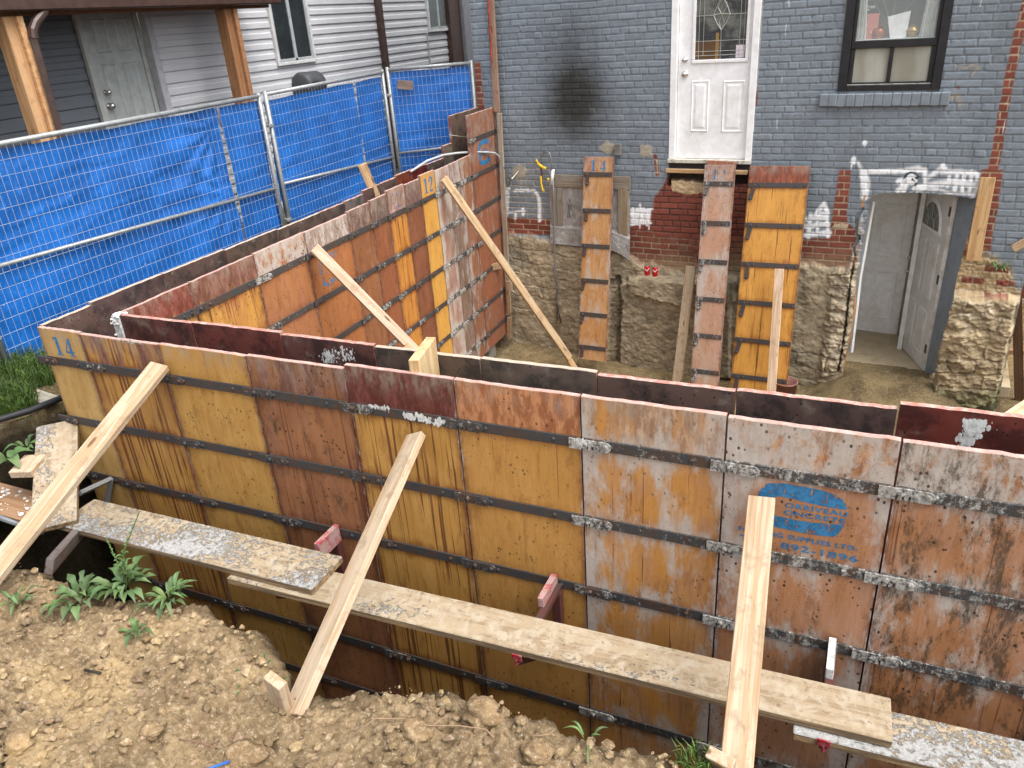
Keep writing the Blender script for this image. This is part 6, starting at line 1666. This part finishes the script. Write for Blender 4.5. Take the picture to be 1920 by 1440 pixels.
def weed(px, py, z, label, nleaf, length, width, stalks=(), name='weed', spread=1.0, seed=0, lobes=2, cat='weed', pos=None):
    r = random.Random(seed); p = on_z(px, py, z) if pos is None else pos; zz_ = p[2] if pos is not None else (ground_z(p[0], p[1]) + .01 if z < -.3 else z); base = Vector((p[0], p[1], zz_))
    root = empty(name, base, label, cat)
    mb, cols = MB(), []
    for k in range(nleaf):
        a = 2.4 * k + r.uniform(-.4, .4); el = r.uniform(.10, .8) if k % 3 == 0 else r.uniform(.0, .40)
        d = (math.cos(a) * math.cos(el), math.sin(a) * math.cos(el), math.sin(el))
        g = r.uniform(.65, 1.45); q = base + Vector((math.cos(a), math.sin(a), 0)) * r.random() * .03 * spread
        leaf(mb, cols, q, d, length * r.uniform(.55, 1.15), width * r.uniform(.7, 1.2), r.uniform(.15, .45), (g * r.uniform(.9, 1.15), g, g * r.uniform(.8, 1.1)), lobes)
    o = mb.build('leaves', MAT_LEAF, root, smooth=True); a_ = o.data.attributes.new('Col', 'FLOAT_COLOR', 'POINT'); c = np.ones((len(cols), 4), np.float32); c[:, :3] = np.array(cols); a_.data.foreach_set('color', c.ravel())
    for (dx, dy, h) in stalks:
        mb, cols = MB(), []; top = base + Vector((dx, dy, h)); mid_ = base + Vector((dx * .2, dy * .2, h * .5))
        mb.tube([base, mid_, top], [.0045, .0035, .002], 6); cols = [(1, 1, .8)] * len(mb.v)
        for q in range(int(h / .012)):
            f = .25 + .75 * q / (h / .012); pt = base.lerp(mid_, min(1, f * 2)) if f < .5 else mid_.lerp(top, f * 2 - 1)
            a = q * 2.4; leaf(mb, cols, pt, (math.cos(a), math.sin(a), .5), length * (.42 if f < .5 else .18) * (1.25 - f), width * .40, .2, (1.1, 1.15, .9), 0, 4)
        o = mb.build('flower_stalk', MAT_LEAF, root); a_ = o.data.attributes.new('Col', 'FLOAT_COLOR', 'POINT'); c = np.ones((len(cols), 4), np.float32); c[:, :3] = np.array(cols); a_.data.foreach_set('color', c.ravel())
    return root
weed(150, 1112, -.5, 'broad leaved weed at the left end of the green clump on the bank', 30, .105, .044, seed=1, spread=3)
weed(238, 1100, -.5, 'tall weed with a seed stalk rising over the plank from the bank', 32, .110, .042, stalks=((.05, .14, .32), (-.12, .06, .19)), seed=2, spread=2.5)
weed(312, 1112, -.5, 'finely cut weed at the right end of the green clump on the bank', 30, .100, .028, seed=3, lobes=4, spread=2.5, stalks=((.10, .05, .10),))
weed(248, 1162, -.47, 'small bright green sprout alone on the clay below the clump', 10, .075, .028, seed=4)
weed(30, 1125, -.5, 'sparse weed on the bank at the left edge', 12, .10, .022, seed=5)
weed(1103, 1392, -.5, 'single narrow sprig of grass on the trench edge at the bottom', 5, .09, .010, seed=6, lobes=0)
weed(40, 812, -.42, 'five leaved seedling on dark dirt beside the black hose', 9, .10, .035, seed=7, lobes=0)
weed(12, 842, -.42, 'broad leaf seedling at the left edge of the photo', 6, .13, .07, seed=8, lobes=0)
weed(478, 1232, -.5, 'tiny green seedlings on the bank left of the middle brace', 8, .035, .015, seed=9, lobes=0, spread=5)
weed(0, 0, 0, 'green weed sprouting from the eroded bricks above the clay pier', 16, .13, .022, seed=10, lobes=0, pos=tuple(wpt(1873, 505, .10)))
def blades(name, label, spots, kind='stuff', cat='grass'):
    mb, cols = MB(), []; r = random.Random(9)
    for (cx, cy, rad, n, h) in spots:
        for k in range(n):
            a = r.uniform(0, 6.28); q = rad * math.sqrt(r.random()); x, y = cx + q * math.cos(a), cy + q * math.sin(a) * .8
            z = ground_z(x, y) - .01 + .0; hh = h * r.uniform(.5, 1.2); b = r.uniform(0, 6.28); le = r.uniform(.2, .9) * hh; w = r.uniform(.0018, .0035)
            s = Vector((-math.sin(b), math.cos(b), 0)) * w; p0 = Vector((x, y, z)); p1 = p0 + Vector((math.cos(b) * le * .35, math.sin(b) * le * .35, hh * .6)); p2 = p0 + Vector((math.cos(b) * le, math.sin(b) * le, hh * (.95 - .3 * le / hh)))
            mb.add([tuple(p0 - s), tuple(p0 + s), tuple(p1 + s * .8), tuple(p1 - s * .8), tuple(p2)], [(0, 1, 2, 3), (3, 2, 4)])
            g = r.uniform(.5, 1.6); cols += [(g * r.uniform(.9, 1.3), g, g * .8)] * 5
    o = mb.build(name, MAT_GRASS, None); a_ = o.data.attributes.new('Col', 'FLOAT_COLOR', 'POINT'); c = np.ones((len(cols), 4), np.float32); c[:, :3] = np.array(cols); a_.data.foreach_set('color', c.ravel())
    tag(o, label, cat, kind=kind)
g1_, g2_, g3_ = on_z(72, 705, -.41), on_z(18, 760, -.41), on_z(1300, 1424, -.5)
blades('grass', 'long green grass growing at the foot of the blue fence', [(g1_[0], g1_[1], .26, 1500, .17), (g2_[0], g2_[1], .20, 1200, .15), (-.75, .9, .35, 900, .15), (-.75, 1.8, .5, 900, .14), (-.9, -.3, .4, 900, .14), (-1.6, .2, .6, 1200, .14)])
blades('grass_tuft', 'small grass tuft at the bottom edge beside the right front brace', [(g3_[0], g3_[1], .06, 110, .075)], kind=None)

# black hose and cable on the ground beside the fence
mb = MB(); pts = [on_z(-60, 800, -.36), on_z(0, 786, -.37), on_z(60, 768, -.37), on_z(100, 752, -.37), on_z(125, 742, -.38), on_z(150, 730, -.42)]
mb.tube(pts, .020, 10); obj_thing(mb, 'black_hose', MAT_RUBBER, 'thick black hose lying on the dirt beside the yellow corner panel', 'hose', smooth=True)
mb = MB(); mb.tube([on_z(-60, 802, -.39), on_z(0, 794, -.40), on_z(50, 780, -.40), on_z(100, 757, -.40), on_z(118, 750, -.40)], .0045, 6); obj_thing(mb, 'thin_cable', simple('tan_cable', (.25, .16, .09), .5), 'thin tan cable running along the black hose', 'cable', smooth=True)

# ------------------------------------------------------------------ temporary fence with blue tarpaulins
XF = -1.0
G_F = 'temporary fence panels along the left side'
def fence_panel(a, b, ztop, zbot, zmid, label, mesh_dx=.052, mesh_dz=.103, bottom=True):
    a, b = Vector((a[0], a[1], 0)), Vector((b[0], b[1], 0)); L = (b - a).length; ang = math.atan2(b.y - a.y, b.x - a.x)
    root = empty('temporary_fence', (a.x, a.y, zbot), label, 'fence panel', G_F, ang)
    za, zc = ztop; H = lambda x: za + (zc - za) * x / L - zbot
    mb = MB(); mb.tube([(0.02, 0, -.04), (0.02, 0, H(0) + .03)], .021, 10); mb.build('post', MAT_GALV, root, local=True, smooth=True)
    mb = MB(); mb.tube([(L - .02, 0, -.04), (L - .02, 0, H(L) + .03)], .021, 10); mb.build('post', MAT_GALV, root, local=True, smooth=True)
    mb = MB(); mb.tube([(0.02, 0, H(0)), (L - .02, 0, H(L))], .020, 10); mb.build('rail', MAT_GALV, root, local=True, smooth=True)
    mb = MB(); mb.tube([(0.02, 0, zmid[0] - zbot), (L - .02, 0, zmid[1] - zbot)], .016, 8); mb.build('rail', MAT_GALV, root, local=True, smooth=True)
    if bottom:
        mb = MB(); mb.tube([(0.02, 0, .05), (L - .02, 0, .05 + (zc - za))], .018, 8); mb.build('rail', MAT_GALV, root, local=True, smooth=True)
    mb = MB(); n = int(L / mesh_dx)
    for i in range(1, n): x = L * i / n; mb.tube([(x, -.012, .05), (x, -.012, H(x) - .01)], .0018, 3, cap=False)
    k = 1
    while k * mesh_dz < H(0) - .05: z = k * mesh_dz; mb.tube([(.02, -.008, H(0) - z), (L - .02, -.008, H(L) - z)], .0020, 3, cap=False); k += 1
    mb.build('wire_mesh', MAT_WIRE, root, local=True)
    mb = MB(); mb.bbox((-.035, -.03, H(0) - .30), (.03, .03, H(0) - .27), .004); mb.bbox((-.035, -.03, .30), (.03, .03, .33), .004); mb.build('clamp', MAT_GALV, root, local=True)
    return root
fence_panel((XF - .0, -2.70), (XF, .27), (1.12, 1.13), -.47, (.33, .33), 'temporary fence panel mostly beyond the left edge of the photo')
fence_panel((XF, .33), (XF, 3.50), (1.13, 1.150), -.42, (.365, .275), 'longest temporary fence panel along the neighbouring porch')
fence_panel((XF, 3.56), (XF, 5.72), (1.155, 1.178), -.38, (.295, .19), 'middle temporary fence panel in front of the garden hose reel')
pe = wpt(891, 120, .02)
fence_panel((XF, 5.78), (float(pe[0]) - .02, float(pe[1]) - .02), (1.195, 1.20), -.36, (.22, .25), 'last temporary fence panel turning towards the brick house')
def tarp(a, b, ztop, zbot, label, seed, behind, sag=.009, amp=.035, pulls=(), shape=None):
    a, b = Vector((a[0], a[1], 0)), Vector((b[0], b[1], 0)); L = (b - a).length; d = (b - a).normalized(); nrm = Vector((-d.y, d.x, 0)) * behind
    n = max(8, int(L / .018)); m = 84
    S, T = np.meshgrid(np.linspace(0, 1, n + 1), np.linspace(0, 1, m + 1), indexing='ij')
    s, zt_ = S * L, ztop[0] + (ztop[1] - ztop[0]) * S
    e0 = .012 * np.sin(T * 9 + seed) * np.exp(-s / .2); e1 = .014 * np.sin(T * 7 + seed * 2) * np.exp(-(L - s) / .2)
    zt_ = zt_ - sag * (.5 + .5 * np.sin(s * 9 + seed)) * (1 - T)
    Z = zt_ * (1 - T) + zbot * T
    ang = .35
    w = fbm(s * 1.0 + Z * 1.6 + seed, Z * 5.5 - s * 1.2, 4, seed) - .5
    w2 = fbm(s * 7, Z * 3, 4, seed + 5) - .5
    O = .030 + np.abs(w) * amp * 1.1 + w2 * amp * .28
    for (ps, pz, k, spread) in pulls:      # creases radiating from a point where the sheet is tied
        dx, dz = s - ps, Z - pz; rr = np.hypot(dx, dz) + .02; th = np.arctan2(dz, dx)
        O = O + k * np.sin(th * spread + seed) * np.exp(-rr / 1.1) * np.minimum(1, rr * 3)
    O = np.clip(O, .012, .16)
    P = np.zeros(S.shape + (3,))
    s2 = s + e0 + e1
    P[..., 0] = a.x + d.x * s2 + nrm.x * O; P[..., 1] = a.y + d.y * s2 + nrm.y * O; P[..., 2] = Z
    base = np.array([(a.x + b.x) / 2, (a.y + b.y) / 2, zbot])
    o = grid_mesh('blue_tarp', P - base, None, None, MAT_TARP, None, origin=tuple(base))
    tag(o, label, 'tarp', 'blue tarpaulins tied behind the fence')
tarp((XF, -2.6), (XF, .30), (1.09, 1.10), -.30, 'blue tarp behind the fence panel at the left edge', 3, 1)
tarp((XF, .36), (XF, 2.92), (1.095, 1.115), -.42, 'wide creased blue tarp behind the longest fence panel', 1, 1, amp=.04, pulls=((2.5, .95, .014, 14), (2.5, .36, .010, 12)))
tarp((XF, 2.965), (XF, 3.49), (1.11, 1.12), -.40, 'narrow blue tarp between a dark slit and the first pair of fence posts', 4, 1, amp=.03)
tarp((XF, 3.57), (XF, 5.12), (1.10, 1.12), -.38, 'blue tarp behind the left part of the middle fence panel', 6, 1, amp=.03)
tarp((XF, 5.15), (XF, 5.71), (1.12, 1.13), -.38, 'blue tarp strip behind the right part of the middle fence panel', 8, 1, amp=.025)
tarp((XF + .03, 5.80), (float(pe[0]) - .04, float(pe[1]) - .03), (1.165, 1.17), -.30, 'smooth deep blue tarp behind the last fence panel beside the brick house', 9, 1, amp=.02, sag=.01)
# grey cardboard label on last fence panel, stakes behind slits
A3 = Vector((XF, 5.78, 0)); B3 = Vector((float(pe[0]), float(pe[1]), 0)); n3 = Vector((B3.y - A3.y, -(B3.x - A3.x), 0)).normalized()
c0, c1_ = on_plane(745, 158, A3, n3), on_plane(774, 160, A3, n3)
board('fence_sign', 'faded greyish tag wired to the last fence panel', 'sign', c0 + np.array(n3) * .03, c1_ + np.array(n3) * .03, .105, .004, tuple(n3), (.22, .17, .15))
for (px, pyt, pyb, lab, c) in ((411, 205, 450, 'pale slat visible through the slit between two tarps on the longest panel', (.5, .42, .36)), (676, 152, 330, 'spotted pale slat in the slit between tarps on the middle panel', (.42, .34, .32))):
    q0, q1 = on_x(px, pyt, XF - .09), on_x(px + 8, pyt + 34 if px < 500 else pyb, XF - .09)
    board('slat', lab, 'slat', (q0[0], q0[1], q0[2]), (q0[0], q0[1], q1[2]), .035, .02, (1, 0, 0), c)

# ------------------------------------------------------------------ neighbouring house with grey siding
XN, XD = -2.5, -2.66
nh = empty('siding_house', (XN, 5.0, -.5), 'neighbouring house clad in grey vinyl siding with a covered side porch', 'house')
def siding(plane, fixed, a, b, z0, z1, lap=.118, name='siding_wall', mat=MAT_SIDING):
    """laps of siding; plane 'x': wall faces +x at x=fixed, runs a..b in y;  plane 'y': faces -y at y=fixed, runs a..b in x"""
    mb = MB(); z = z0; vs = []; fs = []
    prof = []
    while z < z1:
        prof += [(0.015, z), (0.018, z + .006), (0.016, z + lap * .50), (0.006, z + lap * .60), (0.004, z + lap - .014), (0.000, z + lap - .001)]
        z += lap
    for (o, zz_) in prof:
        for t_ in (a, b): vs.append((fixed + o, t_, zz_) if plane == 'x' else (t_, fixed - o, zz_))
    for i in range(len(prof) - 1): fs.append((i * 2, i * 2 + 1, i * 2 + 3, i * 2 + 2))
    mb.add(vs, fs); mb.box((fixed - .1, a, z0), (fixed, b, z1)) if plane == 'x' else mb.box((a, fixed, z0), (b, fixed + .1, z1))
    return mb.build(name, mat, nh)
yc = 3.72
siding('x', XN, yc + .07, 10.6, -.5, 4.5)
MAT_SIDING_D = m_siding('shaded_porch_siding', (0.13, 0.14, 0.155))  # dark grey siding, with the porch roof's shade put into its colour
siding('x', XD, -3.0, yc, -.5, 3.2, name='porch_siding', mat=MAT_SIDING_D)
yg = float(on_x(857, 60, XN)[1])
mb = MB(); mb.bbox((XN - .07, yc - .0, -.5), (XN + .028, yc + .085, 4.5), .004); mb.build('corner_trim', simple('trim_grey', (.36, .36, .38), .5), nh)
mb = MB(); mb.bbox((XN, yg, -.5), (XN + .16, yg + .30, 4.5), .01); mb.build('corner_trim', simple('trim_grey2', (.20, .20, .215), .5), nh)
mb = MB(); mb.bbox((XN, yg - .42, .8), (XN + .10, yg - .001, 4.5), .01); mb.build('dark_pipe', MAT_BROWN, nh)
mb = MB(); yd = float(on_x(710, 60, XN)[1]); mb.bbox((XN + .017, yd - .06, -.4), (XN + .09, yd + .06, 4.5), .01); mb.build('downspout', MAT_BROWN, nh)
def nwindow(px0, px1, pyb, zt_, off, label=None, mull=True):
    y0 = float(on_x(px0, pyb, XN)[1]); y1 = float(on_x(px1, pyb - 5, XN)[1]); z0 = float(on_x(px0, pyb, XN)[2])
    mb = MB(); f = .038
    for (a, b, c, d) in ((y0 - f, y0, z0 - f, zt_ + f), (y1, y1 + f, z0 - f, zt_ + f), (y0 + .001, y1 - .001, z0 - f, z0), (y0 + .001, y1 - .001, zt_, zt_ + f)): mb.bbox((XN + .001, a, c), (XN + .052, b, d), .004)
    w = mb.build('window', simple('pale_window_trim', (.50, .50, .49), .4), nh)
    mb = MB()
    for (a, b, c, d) in ((y0 + .001, y0 + .03, z0 + .001, zt_), (y1 - .03, y1 - .001, z0 + .001, zt_), ((y0 + y1) / 2 - .025, (y0 + y1) / 2 + .025, z0 + .001, zt_), (y0 + .031, y1 - .031, z0 + .001, z0 + .035)): mb.bbox((XN + .005, a, c), (XN + .040, b, d), .003)
    mb.build('sash', simple('grey_sash', (.34, .35, .36), .4), w)
    mb = MB(); mb.box((XN + .003, y0, z0), (XN + .024, y1, zt_)); mb.build('pane', MAT_GLASSDARK if mull else simple('curtained_glass', (.12, .14, .135), .2), w)
nwindow(520, 585, 118, 2.7, 0)
nwindow(803, 838, 56, 2.9, 0, mull=False)
# J channels under the far window
mb = MB(); 
for px in (801, 852): y_ = float(on_x(px, 90, XN)[1]); mb.bbox((XN + .012, y_ - .012, -.4), (XN + .034, y_ + .012, float(on_x(px, 62, XN)[2])), .002)
mb.build('channel_trim', simple('channel_grey', (.33, .32, .34), .5), nh)
# porch door in the recess
dy0 = float(on_x(152, 67, XD)[1]); dy1 = float(on_x(248, 67, XD)[1]); dz0 = .02
PM = Matrix.Translation((XD + .055, dy0, dz0)) @ Matrix.Rotation(math.pi / 2, 4, 'Z')
MAT_PDOOR = simple('dull_grey_door', (.34, .355, .34), .45)
pd = door_slab('porch_door', nh, MAT_PDOOR, PM, dy1 - dy0, 2.03, [(.08, .27, .20, .75), (.33, .52, .20, .75), (.08, .27, .90, 1.50), (.33, .52, .90, 1.50), (.08, .27, 1.60, 1.90), (.33, .52, 1.60, 1.90)])
mb = MB(); mb.bbox((-.07, -.02, -.4), (-.002, .03, 2.1), .004, 0, PM); mb.bbox((dy1 - dy0 + .002, -.02, -.4), (dy1 - dy0 + .06, .03, 2.1), .004, 0, PM); mb.build('door_frame', simple('door_trim', (.36, .37, .35), .5), nh)
kz = float(on_x(194, 200, XD)[2]) - dz0
knob(pd, PM, .055, kz, .03); knob(pd, PM, .055, kz + .13, .024, name='deadbolt')
# porch roof, gutter, posts
XR = -1.92
zg = float(on_x(300, 14, XR)[2]); yr = float(on_x(512, 6, XR)[1])
mb = MB(); mb.bbox((XD, -3.5, zg + .10), (XR - .02, yr, zg + .30), .01); mb.build('porch_roof', MAT_SOFFIT, nh)
mb = MB(); mb.bbox((XR - .14, -3.5, zg - .03), (XR - .045, yr - .02, zg + .09), .004); mb.build('porch_beam', MAT_WOOD, nh, color=(.13, .065, .035))
mb = MB(); mb.bbox((XR - .01, -3.5, zg), (XR + .10, yr + .03, zg + .13), .012); mb.build('gutter', MAT_BROWN, nh)
def post(px, py, label_y=None, w=.14):
    p = on_x(px, py, XR - .09); mb = MB(); mb.bbox((XR - .16, p[1] - w / 2, -.5), (XR - .02, p[1] + w / 2, zg - .031), .005)
    return mb, p
for (px, py, c) in ((62, 200, (.50, .30, .155)), (447, 150, (.27, .135, .065))):
    mb, p = post(px, py); X_ = Vector((0, 0, 1))
    o = mb.build('porch_post', MAT_WOOD, nh, color=c)
    # grain along the post: rotate the mesh frame so that local X runs upward
    o.data.transform(Matrix.Rotation(math.pi / 2, 4, 'Y')); o.matrix_basis = Matrix.Rotation(-math.pi / 2, 4, 'Y')
    mb = MB(); mb.bbox((XR - .018, p[1] + .02, -.4), (XR + .02, p[1] + .075, zg - .032), .004); s_ = mb.build('nailed_strip', MAT_WOOD, nh, color=tuple(k * 1.15 for k in c))
ds = lambda px, py, X=XR + .05: on_x(px, py, X)
mb = MB(); mb.tube([ds(83, -6), ds(84, 12), ds(80, 24), ds(66, 42), ds(61, 56), ds(63, 72)], .038, 10); mb.tube([ds(63, 70), ds(70, 95), ds(112, 245), ds(125, 300)], .035, 4)
mb.build('downspout', MAT_BROWN, nh)
# hose reel on the siding
hp = on_x(572, 157, XN + .10); hr = empty('hose_reel', (XN, hp[1], hp[2] - .15), 'dark grey wall mounted garden hose reel on the siding above the fence', 'hose reel')
mb = MB(); rot = Matrix.Translation((XN + .16, hp[1], hp[2] - .02)) @ Matrix.Rotation(math.pi / 2, 4, 'X')
mb.lathe([(.001, -.20), (.12, -.20), (.16, -.17), (.17, .14), (.13, .18), (.001, .19)], 26, m=rot); mb.build('reel_housing', simple('dark_grey_plastic', (.045, .048, .052), .45), hr, smooth=True)
mb = MB(); mb.lathe([(.001, .192), (.10, .192), (.105, .205), (.09, .21), (.085, .200), (.001, .200)], 22, m=rot @ Matrix.Rotation(math.pi, 4, 'X')); mb.build('reel_rim', simple('light_rim', (.28, .28, .29), .4), hr, smooth=True)
mb = MB(); mb.bbox((XN + .28, hp[1] - .14, hp[2] + .0), (XN + .335, hp[1] - .03, hp[2] + .035), .006); mb.build('hose_outlet', MAT_BLACK, hr)

# ------------------------------------------------------------------ strip of site beyond the house corner, right edge
def far(px, py, off=-.9): return wpt(px, py, off)
mb = MB(); st = .05
bx0 = np.arange(5.6, 9.5, .05); bz = np.arange(-2.6, .6, .05)
U, Z = np.meshgrid(bx0, bz, indexing='ij'); n_ = fbm(U * 3, Z * 3, 5, 500) - .5
P = np.stack([U, 7.75 - n_ * .5 - .10 * (fbm(U * 10, Z * 10, 4, 501)), Z], -1)
o = grid_mesh('rubble_wall', P, None, mottle((.26, .22, .18), .6 + .8 * fbm(U * 4, Z * 5, 4, 502)), MAT_CLAY, None); tag(o, 'grey rubble and block wall at the back of the neighbouring dig', 'wall')
board('form_offcut', 'dark brown upright board at the right edge beyond the house corner', 'board', far(1903, 400, -.3), far(1912, 770, -.3), .09, .04, WN, (.10, .055, .03))
board('form_offcut', 'pale new board slanting in from the right edge beside the painted bricks', 'board', far(1899, 468, .10), far(1940, 445, .10), .075, .03, WN, (.52, .38, .25))
board('form_offcut', 'red brown form sheet edge beyond the house corner', 'board', far(1915, 400, -.45), far(1915, 560, -.45), .12, .03, WN, (.24, .07, .04))
board('form_offcut', 'weathered tan board leaning on the rubble beyond the clay pier', 'board', far(1905, 560, -.6), far(1893, 615, -.6), .14, .03, WN, (.34, .27, .19))
board('form_offcut', 'orange edged plank lying over rubble at the right edge', 'board', far(1880, 660, -.5), far(1960, 664, -.5), .05, .06, WN, (.36, .20, .12))
board('form_offcut', 'pale triangular plank tip at the right edge just above the red inner form', 'board', on_z(1898, 782, -.35), on_z(1960, 740, -.35), .10, .03, (0, 0, 1), (.58, .46, .32))
